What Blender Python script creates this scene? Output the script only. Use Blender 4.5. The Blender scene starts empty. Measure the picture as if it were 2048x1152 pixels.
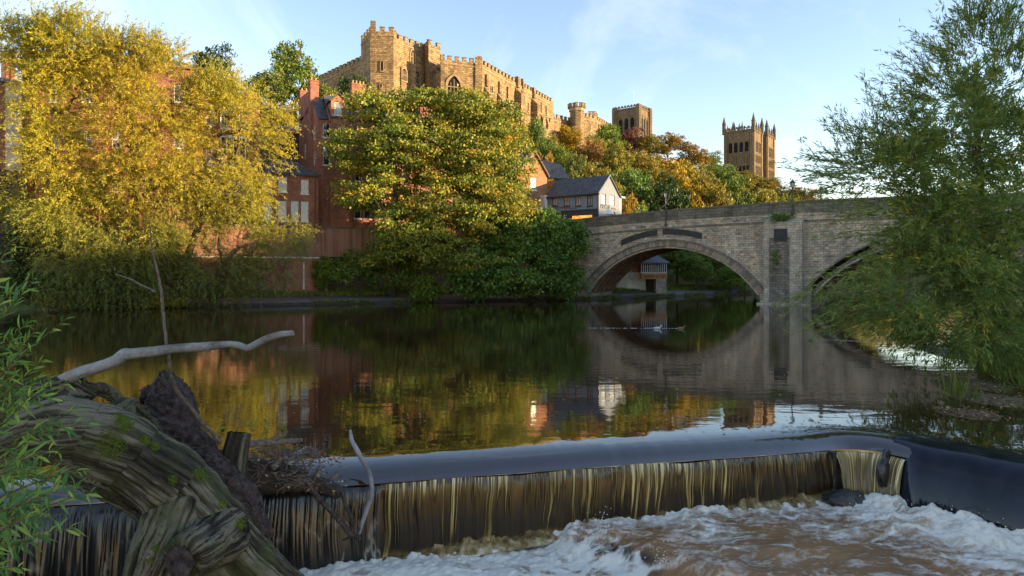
import bpy, bmesh, math, random
import numpy as np
from mathutils import Vector, Matrix

# ------------------------------------------------------------------ camera, sky, sun, exposure
F, YH, CAM = 1365.0, 548.0, 4.2          # focal length (in photo pixels), horizon row, eye height above the pool
SC = bpy.context.scene
COL = SC.collection
cd = bpy.data.cameras.new('camera'); cam = bpy.data.objects.new('camera', cd); COL.objects.link(cam)
cd.sensor_width = 36.0; cd.lens = 36.0 * F / 2048.0
cd.shift_y = -(576.0 - YH) / 2048.0
cd.clip_start = 0.1; cd.clip_end = 3000
cam.location = (0, 0, CAM); cam.rotation_euler = (math.radians(90), 0, 0)
SC.camera = cam

SUN_AZ, SUN_EL = math.radians(101.0), math.radians(8.0)
W = bpy.data.worlds.new('World'); SC.world = W; W.use_nodes = True
wn, wl = W.node_tree.nodes, W.node_tree.links
wn.clear()
wo = wn.new('ShaderNodeOutputWorld'); bg = wn.new('ShaderNodeBackground')
sky = wn.new('ShaderNodeTexSky'); sky.sky_type = 'NISHITA'; sky.sun_disc = False
sky.sun_elevation = SUN_EL; sky.sun_rotation = SUN_AZ; sky.altitude = 50; sky.air_density = 1.0; sky.dust_density = 0.0; sky.ozone_density = 1.7
tc = wn.new('ShaderNodeTexCoord')
sep = wn.new('ShaderNodeSeparateXYZ'); wl.new(tc.outputs['Generated'], sep.inputs[0])
def wmath(op, a, b=None):
    m = wn.new('ShaderNodeMath'); m.operation = op
    for i, v in enumerate((a, b)):
        if v is None: continue
        if isinstance(v, (int, float)): m.inputs[i].default_value = v
        else: wl.new(v, m.inputs[i])
    return m.outputs[0]
zz = wmath('ADD', wmath('MAXIMUM', sep.outputs[2], 0.0), 0.16)
cx = wmath('DIVIDE', sep.outputs[0], zz); cy = wmath('DIVIDE', sep.outputs[1], zz)
cmb = wn.new('ShaderNodeCombineXYZ'); wl.new(cx, cmb.inputs[0]); wl.new(cy, cmb.inputs[1])
mp = wn.new('ShaderNodeMapping'); mp.inputs['Location'].default_value = (0.15, 0.0, 0); mp.inputs['Rotation'].default_value = (0, 0, 0.5); mp.inputs['Scale'].default_value = (0.75, 0.5, 1)
wl.new(cmb.outputs[0], mp.inputs[0])
nz = wn.new('ShaderNodeTexNoise'); nz.inputs['Scale'].default_value = 1.35; nz.inputs['Detail'].default_value = 9; nz.inputs['Roughness'].default_value = 0.62; nz.inputs['Distortion'].default_value = 0.9
wl.new(mp.outputs[0], nz.inputs['Vector'])
rp = wn.new('ShaderNodeValToRGB'); rp.color_ramp.elements[0].position = 0.50; rp.color_ramp.elements[1].position = 0.80
wl.new(nz.outputs['Fac'], rp.inputs[0])
cf = wmath('MULTIPLY', rp.outputs[0], 0.42)
tn = wn.new('ShaderNodeMixRGB'); tn.blend_type = 'MULTIPLY'; tn.inputs[0].default_value = 1.0; wl.new(sky.outputs[0], tn.inputs[1]); tn.inputs[2].default_value = (1.05, 0.91, 0.90, 1)
mx = wn.new('ShaderNodeMixRGB'); wl.new(cf, mx.inputs[0]); wl.new(tn.outputs[0], mx.inputs[1]); mx.inputs[2].default_value = (3.6, 3.5, 3.6, 1)
wl.new(mx.outputs[0], bg.inputs[0]); bg.inputs[1].default_value = 0.15
wl.new(bg.outputs[0], wo.inputs[0])

sl = bpy.data.lights.new('sun', 'SUN'); sl.energy = 4.1; sl.angle = math.radians(0.6); sl.color = (1.0, 0.74, 0.42)
sun = bpy.data.objects.new('sun', sl); COL.objects.link(sun)
sdir = Vector((math.cos(SUN_EL) * math.sin(SUN_AZ), math.cos(SUN_EL) * math.cos(SUN_AZ), math.sin(SUN_EL)))
sun.rotation_euler = sdir.to_track_quat('Z', 'Y').to_euler(); sun.location = (150, -20, 60)

SC.view_settings.view_transform = 'Standard'; SC.view_settings.look = 'None'
SC.view_settings.exposure = 1.78; SC.view_settings.gamma = 1.0
SC.view_settings.use_curve_mapping = False
SC.render.engine = 'CYCLES'
SC.cycles.use_denoising = True
SC.cycles.max_bounces = 12; SC.cycles.transmission_bounces = 8; SC.cycles.transparent_max_bounces = 6; SC.cycles.diffuse_bounces = 7; SC.cycles.glossy_bounces = 3
SC.cycles.caustics_reflective = False; SC.cycles.caustics_refractive = False
SC.cycles.sample_clamp_indirect = 6.0

# ------------------------------------------------------------------ small helpers
rnd = random.Random(7)
NP = np.random.default_rng(11)
def xy(px, D): return np.array(((px - 1024.0) / F * D, D))
def zat(py, D): return CAM - (py - YH) / F * D
def P(px, py, D): return np.array(((px - 1024.0) / F * D, D, zat(py, D)))
def lerp(a, b, t): return a + (b - a) * t
def smooth(e0, e1, x):
    t = np.clip((np.asarray(x, float) - e0) / (e1 - e0), 0, 1); return t * t * (3 - 2 * t)

def _hash(ix, iy, iz, seed):
    n = (ix * 374761393 + iy * 668265263 + iz * 2147483647 + seed * 974634777) & 0xFFFFFFFF
    n = ((n ^ (n >> 13)) * 1274126177) & 0xFFFFFFFF
    return ((n ^ (n >> 16)) & 0xFFFF) / 65535.0
def vnoise(p, seed=0):
    p = np.asarray(p, float); i = np.floor(p).astype(np.int64); f = p - i; f = f * f * (3 - 2 * f)
    r = 0
    for dx in (0, 1):
        for dy in (0, 1):
            for dz in (0, 1):
                w = (f[..., 0] if dx else 1 - f[..., 0]) * (f[..., 1] if dy else 1 - f[..., 1]) * (f[..., 2] if dz else 1 - f[..., 2])
                r = r + w * _hash(i[..., 0] + dx, i[..., 1] + dy, i[..., 2] + dz, seed)
    return r
def fbm(p, seed=0, oct=4, gain=0.5):
    p = np.asarray(p, float); a, s, t = 1.0, 0.0, 0.0
    for o in range(oct):
        s = s + a * (vnoise(p * 2 ** o, seed + o * 17) - 0.5); t += a; a *= gain
    return s / t * 2

# ------------------------------------------------------------------ objects
def empty(name, loc, label=None, cat=None, group=None, kind=None):
    o = bpy.data.objects.new(name, None); COL.objects.link(o); o.location = tuple(float(v) for v in loc)
    o.empty_display_size = 0.3
    tag(o, label, cat, group, kind); return o
def tag(o, label=None, cat=None, group=None, kind=None):
    if label: o['label'] = label
    if cat: o['category'] = cat
    if group: o['group'] = group
    if kind: o['kind'] = kind
    return o
def origin(o):
    v = np.zeros(3)
    while o is not None:
        v = v + np.array(o.location); o = o.parent
    return v
class MB:
    """collects faces in world coordinates and links them as one mesh"""
    def __init__(s): s.v = []; s.f = []; s.t = []; s.cur = 0.5
    def add(s, pts, faces):
        b = len(s.v)
        for p in pts: s.v.append((float(p[0]), float(p[1]), float(p[2]))); s.t.append(s.cur)
        for f in faces: s.f.append([b + i for i in f])
        return s
    def quad(s, a, b, c, d): return s.add((a, b, c, d), ((0, 1, 2, 3),))
    def poly(s, pts): return s.add(pts, (tuple(range(len(pts))),))
    def box(s, c, u, v, w):
        """centre, three half-axes"""
        c, u, v, w = map(lambda q: np.asarray(q, float), (c, u, v, w))
        pts = [c + i * u + j * v + k * w for k in (-1, 1) for j in (-1, 1) for i in (-1, 1)]
        if np.dot(np.cross(u, v), w) > 0: fs = ((0, 2, 3, 1), (4, 5, 7, 6), (0, 1, 5, 4), (2, 6, 7, 3), (0, 4, 6, 2), (1, 3, 7, 5))
        else: fs = ((0, 1, 3, 2), (4, 6, 7, 5), (0, 4, 5, 1), (2, 3, 7, 6), (0, 2, 6, 4), (1, 5, 7, 3))
        return s.add(pts, fs)
    def abox(s, x0, x1, y0, y1, z0, z1):
        return s.box(((x0 + x1) / 2, (y0 + y1) / 2, (z0 + z1) / 2), ((x1 - x0) / 2, 0, 0), (0, (y1 - y0) / 2, 0), (0, 0, (z1 - z0) / 2))
    def prism(s, pts2, z0, z1, top=True):
        n = len(pts2); lo = [(p[0], p[1], z0) for p in pts2]; hi = [(p[0], p[1], z1) for p in pts2]
        a = sum(pts2[i][0] * pts2[(i + 1) % n][1] - pts2[(i + 1) % n][0] * pts2[i][1] for i in range(n))
        fs = [(i, (i + 1) % n, n + (i + 1) % n, n + i) for i in range(n)] if a > 0 else [(i, n + i, n + (i + 1) % n, (i + 1) % n) for i in range(n)]
        if top: fs.append(tuple(range(n, 2 * n)) if a > 0 else tuple(range(2 * n - 1, n - 1, -1)))
        return s.add(lo + hi, fs)
    def slab(s, q, th):
        """quad or polygon given counter-clockwise from outside, thickened inwards"""
        q = [np.asarray(p, float) for p in q]; n = np.cross(q[1] - q[0], q[2] - q[0]); n /= np.linalg.norm(n) + 1e-9
        m = len(q); b = [p - n * th for p in q]
        fs = [tuple(range(m)), tuple(range(2 * m - 1, m - 1, -1))] + [(i, m + i, m + (i + 1) % m, (i + 1) % m) for i in range(m)]
        return s.add(q + b, fs)
    def tube(s, pts, rad, sides=6, cap=True):
        pts = [np.asarray(p, float) for p in pts]; m = len(pts); rad = [rad] * m if np.isscalar(rad) else rad
        rings = []; up = None
        for i in range(m):
            t = pts[min(i + 1, m - 1)] - pts[max(i - 1, 0)]; t = t / (np.linalg.norm(t) + 1e-9)
            if up is None:
                up = np.cross(t, (0.3, 0.2, 0.93)); up /= np.linalg.norm(up) + 1e-9
            u = up - t * np.dot(up, t); u /= np.linalg.norm(u) + 1e-9; w = np.cross(t, u); up = u
            rings += [pts[i] + rad[i] * (math.cos(a) * u + math.sin(a) * w) for a in (2 * math.pi * k / sides for k in range(sides))]
        fs = []
        for i in range(m - 1):
            for k in range(sides):
                k2 = (k + 1) % sides; fs.append((i * sides + k, i * sides + k2, (i + 1) * sides + k2, (i + 1) * sides + k))
        if cap: fs += [tuple(range(sides - 1, -1, -1)), tuple(range((m - 1) * sides, m * sides))]
        return s.add(rings, fs)
    def lathe(s, base, prof, sides=12, rot=0.0):
        """prof: (radius, z) pairs from bottom to top"""
        rings = []
        for r, z in prof:
            rings += [(base[0] + r * math.cos(rot + 2 * math.pi * k / sides), base[1] + r * math.sin(rot + 2 * math.pi * k / sides), base[2] + z) for k in range(sides)]
        fs = []
        for i in range(len(prof) - 1):
            for k in range(sides):
                k2 = (k + 1) % sides; fs.append((i * sides + k, i * sides + k2, (i + 1) * sides + k2, (i + 1) * sides + k))
        fs += [tuple(range(sides - 1, -1, -1)), tuple(range((len(prof) - 1) * sides, len(prof) * sides))]
        return s.add(rings, fs)
    def build(s, name, m, parent=None, smooth_=False):
        off = origin(parent)
        V = np.array(s.v, float).reshape(-1, 3) - off
        me = bpy.data.meshes.new(name); me.from_pydata([tuple(p) for p in V], [], s.f)
        return finish(name, me, m, parent, smooth_, tint=s.t, off=off)
def finish(name, me, m, parent=None, smooth_=False, tint=None, off=None):
    if m: me.materials.append(m)
    if tint is not None and len(tint) == len(me.vertices):
        at = me.attributes.new('tint', 'FLOAT', 'POINT'); at.data.foreach_set('value', np.array(tint, np.float32))
    box_uv(me, off)
    if smooth_: me.polygons.foreach_set('use_smooth', [True] * len(me.polygons))
    me.update()
    o = bpy.data.objects.new(name, me); COL.objects.link(o)
    if parent is not None: o.parent = parent
    return o
def box_uv(me, off=None):
    nl = len(me.loops)
    if nl == 0 or nl > 400000: return
    co = np.empty(len(me.vertices) * 3); me.vertices.foreach_get('co', co); co = co.reshape(-1, 3)
    if off is not None: co = co + off
    li = np.empty(nl, np.int32); me.loops.foreach_get('vertex_index', li)
    npol = len(me.polygons); nr = np.empty(npol * 3); me.polygons.foreach_get('normal', nr); nr = nr.reshape(-1, 3)
    lt = np.empty(npol, np.int32); me.polygons.foreach_get('loop_total', lt); pi = np.repeat(np.arange(npol), lt)
    n = nr[pi]; p = co[li]
    h = np.hypot(n[:, 0], n[:, 1]); hh = np.maximum(h, 1e-6)
    tx, ty = -n[:, 1] / hh, n[:, 0] / hh
    u = np.where(h > 0.35, p[:, 0] * tx + p[:, 1] * ty, p[:, 0])
    slope = np.where(h > 0.35, p[:, 2] / np.maximum(hh, 0.3), p[:, 1])
    uv = me.uv_layers.new(name='UVMap')
    uv.data.foreach_set('uv', np.stack([u, slope], 1).astype(np.float32).ravel())
_share = {}
def piece(name, key, parent, loc, axes, m, maker=None):
    """a part that shares mesh data: unit box (or maker()) placed by a 3x3 matrix of axes"""
    k = (key, m.name)
    if k not in _share:
        mb = MB()
        if maker: maker(mb)
        else: mb.box((0, 0, 0), (.5, 0, 0), (0, .5, 0), (0, 0, .5))
        me = bpy.data.meshes.new(key); me.from_pydata(mb.v, [], mb.f); me.materials.append(m); box_uv(me); me.update(); _share[k] = me
    o = bpy.data.objects.new(name, _share[k]); COL.objects.link(o); o.parent = parent
    A = np.array(axes, float).T; l = np.asarray(loc, float) - origin(parent)
    o.matrix_local = Matrix(((A[0, 0], A[0, 1], A[0, 2], l[0]), (A[1, 0], A[1, 1], A[1, 2], l[1]), (A[2, 0], A[2, 1], A[2, 2], l[2]), (0, 0, 0, 1)))
    return o

# ------------------------------------------------------------------ materials
def nmat(name, rough=0.8, spec=0.3):
    m = bpy.data.materials.new(name); m.use_nodes = True; nt = m.node_tree; b = nt.nodes['Principled BSDF']
    b.inputs['Roughness'].default_value = rough; b.inputs['Specular IOR Level'].default_value = spec
    return m, nt.nodes, nt.links, b
def noise(n, l, scale, detail=4, vec=None, rough=0.55, coord='Object', dist=0.0):
    t = n.new('ShaderNodeTexNoise'); t.inputs['Scale'].default_value = scale; t.inputs['Detail'].default_value = detail; t.inputs['Roughness'].default_value = rough; t.inputs['Distortion'].default_value = dist
    if vec is None:
        c = n.new('ShaderNodeTexCoord'); vec = c.outputs[coord]
    l.new(vec, t.inputs['Vector']); return t.outputs['Fac']
def ramp(n, l, fac, stops):
    r = n.new('ShaderNodeValToRGB'); e = r.color_ramp.elements
    while len(e) < len(stops): e.new(0.5)
    for i, (p, c) in enumerate(stops): e[i].position = p; e[i].color = (*c, 1) if len(c) == 3 else c
    l.new(fac, r.inputs[0]); return r.outputs[0]
def mixc(n, l, fac, a, b, mode='MIX'):
    m = n.new('ShaderNodeMixRGB'); m.blend_type = mode
    for i, v in enumerate((fac, a, b)):
        if isinstance(v, (int, float)): m.inputs[i].default_value = v
        elif isinstance(v, tuple): m.inputs[i].default_value = (*v, 1)
        else: l.new(v, m.inputs[i])
    return m.outputs[0]
def bump(n, l, b, h, strength=0.4, dist=0.05):
    k = n.new('ShaderNodeBump'); k.inputs['Strength'].default_value = strength; k.inputs['Distance'].default_value = dist
    l.new(h, k.inputs['Height']); l.new(k.outputs[0], b.inputs['Normal'])
def mscale(n, l, sc, coord='Object'):
    c = n.new('ShaderNodeTexCoord'); m = n.new('ShaderNodeMapping'); m.inputs['Scale'].default_value = sc; l.new(c.outputs[coord], m.inputs[0]); return m.outputs[0]
def plain(name, c, rough=0.7, var=0.25, scale=3.0, spec=0.3, metal=0.0, bumps=0.0):
    m, n, l, b = nmat(name, rough, spec)
    f = noise(n, l, scale, 5)
    col = ramp(n, l, f, [(0.25, tuple(v * (1 - var) for v in c)), (0.75, tuple(min(1, v * (1 + var)) for v in c))])
    l.new(col, b.inputs['Base Color']); b.inputs['Metallic'].default_value = metal
    if bumps: bump(n, l, b, f, bumps, 0.03)
    return m
def masonry(name, c1, c2, mortar, bw, bh, msize=0.02, stain=(0.06, 0.05, 0.04), stain_amt=0.5, sscale=0.18, bmp=0.5, bdist=0.04, rough=0.9, tinted=False):
    m, n, l, b = nmat(name, rough, 0.15)
    c = n.new('ShaderNodeTexCoord')
    wob = n.new('ShaderNodeTexNoise'); wob.inputs['Scale'].default_value = 0.9; wob.inputs['Detail'].default_value = 3; l.new(c.outputs['UV'], wob.inputs['Vector'])
    vm = n.new('ShaderNodeVectorMath'); vm.operation = 'MULTIPLY_ADD'; vm.inputs[1].default_value = (bh * 0.5,) * 3; l.new(wob.outputs['Color'], vm.inputs[0]); l.new(c.outputs['UV'], vm.inputs[2])
    t = n.new('ShaderNodeTexBrick'); l.new(vm.outputs[0], t.inputs['Vector'])
    t.inputs['Scale'].default_value = 1.0; t.inputs['Brick Width'].default_value = bw; t.inputs['Row Height'].default_value = bh; t.inputs['Mortar Size'].default_value = msize
    t.inputs['Mortar Smooth'].default_value = 0.3; t.inputs['Bias'].default_value = 0.0
    t.inputs['Color1'].default_value = (*c1, 1); t.inputs['Color2'].default_value = (*c2, 1); t.inputs['Mortar'].default_value = (*mortar, 1)
    f1 = noise(n, l, sscale, 6, c.outputs['Object'], 0.65)
    col = t.outputs['Color']
    f2 = noise(n, l, 1.5, 6, c.outputs['Object'], 0.75)
    col = mixc(n, l, 0.55, col, ramp(n, l, f2, [(0.33, (0.35, 0.35, 0.35)), (0.67, (1.45, 1.4, 1.3))]), 'MULTIPLY')
    if tinted:
        a = n.new('ShaderNodeAttribute'); a.attribute_name = 'tint'
        col = mixc(n, l, 1.0, col, ramp(n, l, a.outputs['Fac'], [(0.0, (0.5, 0.48, 0.48)), (0.5, (0.92, 0.9, 0.86)), (0.85, (1.25, 1.18, 1.05)), (1.0, (1.3, 1.0, 0.75))]), 'MULTIPLY')
    vs = n.new('ShaderNodeMapping'); vs.inputs['Scale'].default_value = (1.3, 1.3, 0.10); l.new(c.outputs['Object'], vs.inputs[0]); f4 = noise(n, l, 0.55, 5, vs.outputs[0], 0.6)
    col = mixc(n, l, 0.8, col, ramp(n, l, f4, [(0.3, (0.62, 0.6, 0.58)), (0.5, (1, 1, 1)), (0.75, (1.2, 1.16, 1.08))]), 'MULTIPLY')
    st = ramp(n, l, f1, [(0.48, (0, 0, 0)), (0.72, (stain_amt,) * 3)])
    col = mixc(n, l, st, col, stain)
    l.new(col, b.inputs['Base Color'])
    ad = n.new('ShaderNodeMath'); ad.operation = 'MULTIPLY_ADD'; ad.inputs[1].default_value = -0.7; l.new(t.outputs['Fac'], ad.inputs[0]); l.new(f2, ad.inputs[2])
    bump(n, l, b, ad.outputs[0], bmp, bdist)
    return m
def leafmat(name, stops, trans=0.35, rnd_h=0.04):
    m = bpy.data.materials.new(name); m.use_nodes = True; n, l = m.node_tree.nodes, m.node_tree.links; n.clear()
    out = n.new('ShaderNodeOutputMaterial'); d = n.new('ShaderNodeBsdfDiffuse'); t = n.new('ShaderNodeBsdfTranslucent'); mx = n.new('ShaderNodeMixShader'); mx.inputs[0].default_value = trans
    a = n.new('ShaderNodeAttribute'); a.attribute_name = 'tint'
    col = ramp(n, l, a.outputs['Fac'], stops)
    oi = n.new('ShaderNodeObjectInfo'); hs = n.new('ShaderNodeHueSaturation')
    mr = n.new('ShaderNodeMapRange'); mr.inputs['To Min'].default_value = 0.5 - rnd_h; mr.inputs['To Max'].default_value = 0.5 + rnd_h * 0.6; l.new(oi.outputs['Random'], mr.inputs[0]); l.new(mr.outputs[0], hs.inputs['Hue'])
    l.new(col, hs.inputs['Color'])
    l.new(hs.outputs[0], d.inputs[0]); l.new(hs.outputs[0], t.inputs[0]); l.new(d.outputs[0], mx.inputs[1]); l.new(t.outputs[0], mx.inputs[2])
    g = n.new('ShaderNodeBsdfGlossy'); g.inputs['Roughness'].default_value = 0.45; m2 = n.new('ShaderNodeMixShader'); m2.inputs[0].default_value = 0.02
    l.new(mx.outputs[0], m2.inputs[1]); l.new(g.outputs[0], m2.inputs[2]); l.new(m2.outputs[0], out.inputs[0])
    return m
M = {}
M['castle'] = masonry('castle_stone', (0.46, 0.32, 0.165), (0.22, 0.15, 0.085), (0.20, 0.14, 0.08), 0.95, 0.46, 0.05, (0.10, 0.075, 0.05), 0.75, 0.3, 1.0, 0.2)
M['cath'] = masonry('cathedral_stone', (0.25, 0.18, 0.11), (0.17, 0.125, 0.08), (0.13, 0.10, 0.07), 0.9, 0.45, 0.03, (0.09, 0.075, 0.06), 0.5, 0.12, 0.8, 0.1)
M['dressed'] = plain('dressed_stone', (0.30, 0.215, 0.125), 0.9, 0.35, 1.2, bumps=0.3)
M['darkstone'] = plain('weathered_dark_stone', (0.13, 0.105, 0.08), 0.9, 0.5, 1.1, bumps=0.4)
M['bridge'] = masonry('bridge_stone', (0.55, 0.50, 0.435), (0.41, 0.37, 0.32), (0.26, 0.235, 0.205), 0.7, 0.33, 0.03, (0.075, 0.065, 0.055), 0.5, 0.14, 0.6, 0.05, tinted=True)
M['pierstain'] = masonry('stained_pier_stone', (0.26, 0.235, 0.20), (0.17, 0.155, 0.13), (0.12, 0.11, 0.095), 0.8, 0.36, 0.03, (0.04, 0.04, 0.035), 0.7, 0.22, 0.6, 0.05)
M['parapet'] = masonry('parapet_stone', (0.22, 0.205, 0.175), (0.14, 0.13, 0.11), (0.10, 0.09, 0.075), 1.1, 0.42, 0.03, (0.04, 0.042, 0.03), 0.75, 0.35, 0.6, 0.05)
M['brick'] = masonry('red_brick', (0.42, 0.15, 0.09), (0.29, 0.105, 0.068), (0.33, 0.23, 0.18), 0.24, 0.085, 0.012, (0.10, 0.05, 0.04), 0.45, 0.25, 0.4, 0.02)
M['brick2'] = masonry('orange_brick', (0.40, 0.17, 0.085), (0.30, 0.125, 0.07), (0.33, 0.22, 0.15), 0.24, 0.085, 0.012, (0.16, 0.08, 0.05), 0.35, 0.3, 0.4, 0.02)
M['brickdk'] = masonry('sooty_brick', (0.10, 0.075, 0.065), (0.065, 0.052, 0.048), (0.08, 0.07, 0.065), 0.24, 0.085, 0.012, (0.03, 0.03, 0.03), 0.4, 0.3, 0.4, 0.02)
M['slate'] = masonry('roof_slate', (0.12, 0.125, 0.14), (0.08, 0.085, 0.098), (0.045, 0.045, 0.05), 0.34, 0.24, 0.012, (0.075, 0.085, 0.06), 0.35, 0.5, 0.5, 0.03, rough=0.6)
M['white'] = plain('white_paint', (0.72, 0.70, 0.66), 0.5, 0.08, 4)
M['cream'] = plain('patchy_cream_render', (0.62, 0.55, 0.45), 0.9, 0.4, 0.7, bumps=0.3)
M['grey'] = plain('slate_grey_paint', (0.22, 0.26, 0.32), 0.6, 0.12, 1.5)
M['palegrey'] = plain('pale_grey_paint', (0.18, 0.20, 0.225), 0.7, 0.1, 1.2)
M['dkgrey'] = plain('dark_grey_paint', (0.05, 0.058, 0.07), 0.5, 0.2, 2)
M['black'] = plain('black_iron', (0.018, 0.02, 0.024), 0.4, 0.3, 8, 0.5)
M['leadblack'] = plain('tarred_panel', (0.022, 0.023, 0.028), 0.6, 0.4, 2, 0.4)
M['wood'] = plain('varnished_boards', (0.60, 0.31, 0.14), 0.5, 0.3, 2)
M['woodltr'] = plain('sign_letter_paint', (0.13, 0.06, 0.03), 0.6, 0.2, 2)
M['pot'] = plain('chimney_clay', (0.48, 0.27, 0.13), 0.8, 0.2, 6)
M['asphalt'] = plain('path_tarmac', (0.15, 0.13, 0.115), 1.0, 0.3, 1.5, bumps=0.2)
M['kerb'] = plain('wet_kerb_stone', (0.05, 0.042, 0.036), 0.9, 0.5, 1.2, bumps=0.4)
def glassmat(name, c, rough=0.06, spec=0.9):
    m, n, l, b = nmat(name, rough, spec); b.inputs['IOR'].default_value = 1.6 if spec > .5 else 1.3
    f = noise(n, l, 0.8, 2); l.new(ramp(n, l, f, [(0.4, tuple(v * 0.5 for v in c)), (0.6, c)]), b.inputs['Base Color']); return m
M['glass'] = glassmat('window_glass', (0.03, 0.035, 0.045))
M['blind'] = glassmat('window_with_blind', (0.34, 0.30, 0.25), 0.25)
M['leaded'] = glassmat('leaded_glass', (0.02, 0.02, 0.024), 0.6, 0.1)
# stained render wall
m, n, l, b = nmat('stained_render', 0.9, 0.2)
v1 = mscale(n, l, (2.2, 2.2, 0.05)); f1 = noise(n, l, 1.0, 5, v1, 0.6); f2 = noise(n, l, 0.5, 4)
c_ = ramp(n, l, f1, [(0.32, (0.13, 0.06, 0.04)), (0.5, (0.30, 0.145, 0.095)), (0.7, (0.38, 0.205, 0.14))])
c_ = mixc(n, l, ramp(n, l, f2, [(0.45, (0, 0, 0)), (0.75, (.5, .5, .5))]), c_, (0.30, 0.21, 0.16)); l.new(c_, b.inputs['Base Color']); M['render'] = m
# ground
m, n, l, b = nmat('wooded_ground', 1.0, 0.1)
f1 = noise(n, l, 0.12, 6); f2 = noise(n, l, 1.7, 6)
c_ = mixc(n, l, ramp(n, l, f1, [(0.4, (0, 0, 0)), (0.6, (1, 1, 1))]), (0.10, 0.12, 0.04), (0.15, 0.11, 0.055)); c_ = mixc(n, l, 0.6, c_, ramp(n, l, f2, [(0.3, (0.5, 0.5, 0.5)), (0.7, (1.4, 1.4, 1.3))]), 'MULTIPLY')
l.new(c_, b.inputs['Base Color']); bump(n, l, b, f2, 0.8, 0.3); M['ground'] = m
m, n, l, b = nmat('wet_mud', 0.55, 0.4)
f2 = noise(n, l, 1.4, 7, rough=0.7); l.new(ramp(n, l, f2, [(0.3, (0.018, 0.014, 0.011)), (0.6, (0.05, 0.036, 0.024)), (0.8, (0.09, 0.06, 0.035))]), b.inputs['Base Color']); bump(n, l, b, f2, 0.8, 0.2); M['mud'] = m
# bark
def barkmat(name, stops, sc=(6, 6, 1.2), bs=0.8):
    m, n, l, b = nmat(name, 0.9, 0.2); v = mscale(n, l, sc); f = noise(n, l, 1.6, 6, v, 0.65); l.new(ramp(n, l, f, stops), b.inputs['Base Color']); bump(n, l, b, f, bs, 0.05); return m
M['bark'] = barkmat('tree_bark', [(0.3, (0.035, 0.028, 0.02)), (0.7, (0.13, 0.10, 0.065))])
M['barkw'] = barkmat('willow_bark', [(0.3, (0.06, 0.042, 0.022)), (0.7, (0.22, 0.16, 0.085))])

M['paleglass'] = glassmat('pale_window_glass', (0.55, 0.58, 0.55), 0.15)  # pale grey-green base colour for the pub gable panes
M['dressedbr'] = masonry('voussoir_stone', (0.36, 0.30, 0.24), (0.28, 0.23, 0.185), (0.17, 0.15, 0.13), 0.7, 0.5, 0.01, (0.06, 0.055, 0.05), 0.5, 0.3, 0.5, 0.05)
M['ribstone'] = masonry('arch_rib_stone', (0.30, 0.17, 0.11), (0.2, 0.115, 0.08), (0.1, 0.08, 0.06), 0.8, 0.5, 0.02, (0.06, 0.05, 0.04), 0.6, 0.3, 0.5, 0.05)
m, n, l, b = nmat('lit_window', 0.5, 0.2); b.inputs['Base Color'].default_value = (0.5, 0.12, 0.02, 1); f = noise(n, l, 2.0, 3); l.new(ramp(n, l, f, [(0.35, (0.5, 0.07, 0.008)), (0.7, (1.0, 0.28, 0.05))]), b.inputs['Emission Color']); b.inputs['Emission Strength'].default_value = 0.9; M['litwin'] = m
# ------------------------------------------------------------------ terrain
BANK = [(-150, 52), (-90, 66), (-54, 79.6), (-37, 88), (-14.5, 102), (1.3, 108), (12, 112.4), (24, 122), (37.6, 136), (51, 147), (75, 165), (110, 187), (170, 205), (400, 240)]
def bank_dist(x, y):
    x = np.asarray(x, float); y = np.asarray(y, float)
    best = np.full(x.shape, 1e9); sgn = np.ones(x.shape)
    for (x0, y0), (x1, y1) in zip(BANK[:-1], BANK[1:]):
        dx, dy = x1 - x0, y1 - y0; L2 = dx * dx + dy * dy
        t = np.clip(((x - x0) * dx + (y - y0) * dy) / L2, 0, 1)
        ex, ey = x - (x0 + t * dx), y - (y0 + t * dy); d = np.hypot(ex, ey); c = dx * ey - dy * ex
        m = d < best; best = np.where(m, d, best); sgn = np.where(m, np.where(c >= 0, 1, -1), sgn)
    return best * sgn
def ground(x, y):
    d = bank_dist(x, y)
    z = np.interp(d, [-3, -0.3, 0.1, 3.4, 4.2, 7, 10, 16, 30, 55, 75, 500], [-2.0, -1.2, 0.1, 0.78, 1.0, 1.3, 2.6, 6.5, 13, 33, 44, 46])
    hi = np.interp(x, [-400, -60, 60, 95, 140, 260], [0.75, 1.0, 1.0, 0.80, 0.60, 0.45])
    zz = np.where(z > 3, 3 + (z - 3) * hi, z)
    p = np.stack([np.asarray(x, float) * 0.06, np.asarray(y, float) * 0.06, np.zeros_like(np.asarray(x, float))], -1)
    return zz + np.clip((d - 8) / 20, 0, 1) * fbm(p, 3) * 2.0
def grid_mesh(X, Y, Z, keep=None):
    ny, nx = X.shape; V = np.stack([X, Y, Z], -1).reshape(-1, 3)
    i = (np.arange(ny - 1)[:, None] * nx + np.arange(nx - 1)[None]).ravel()
    Q = np.stack([i, i + 1, i + nx + 1, i + nx], 1)
    if keep is not None: Q = Q[keep[:-1, :-1].ravel()]
    return V, Q
def mesh_from(name, V, Q, smooth_=False, tint=None):
    me = bpy.data.meshes.new(name); V = np.asarray(V, np.float32); Q = np.asarray(Q, np.int32); k = Q.shape[1]
    me.vertices.add(len(V)); me.vertices.foreach_set('co', V.ravel())
    me.loops.add(Q.size); me.loops.foreach_set('vertex_index', Q.ravel())
    me.polygons.add(len(Q)); me.polygons.foreach_set('loop_start', np.arange(0, Q.size, k, dtype=np.int32))
    try: me.polygons.foreach_set('loop_total', np.full(len(Q), k, np.int32))
    except Exception: pass
    if smooth_: me.polygons.foreach_set('use_smooth', np.ones(len(Q), bool))
    if tint is not None:
        at = me.attributes.new('tint', 'FLOAT', 'POINT'); at.data.foreach_set('value', np.asarray(tint, np.float32))
    me.update(calc_edges=True); return me
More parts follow.
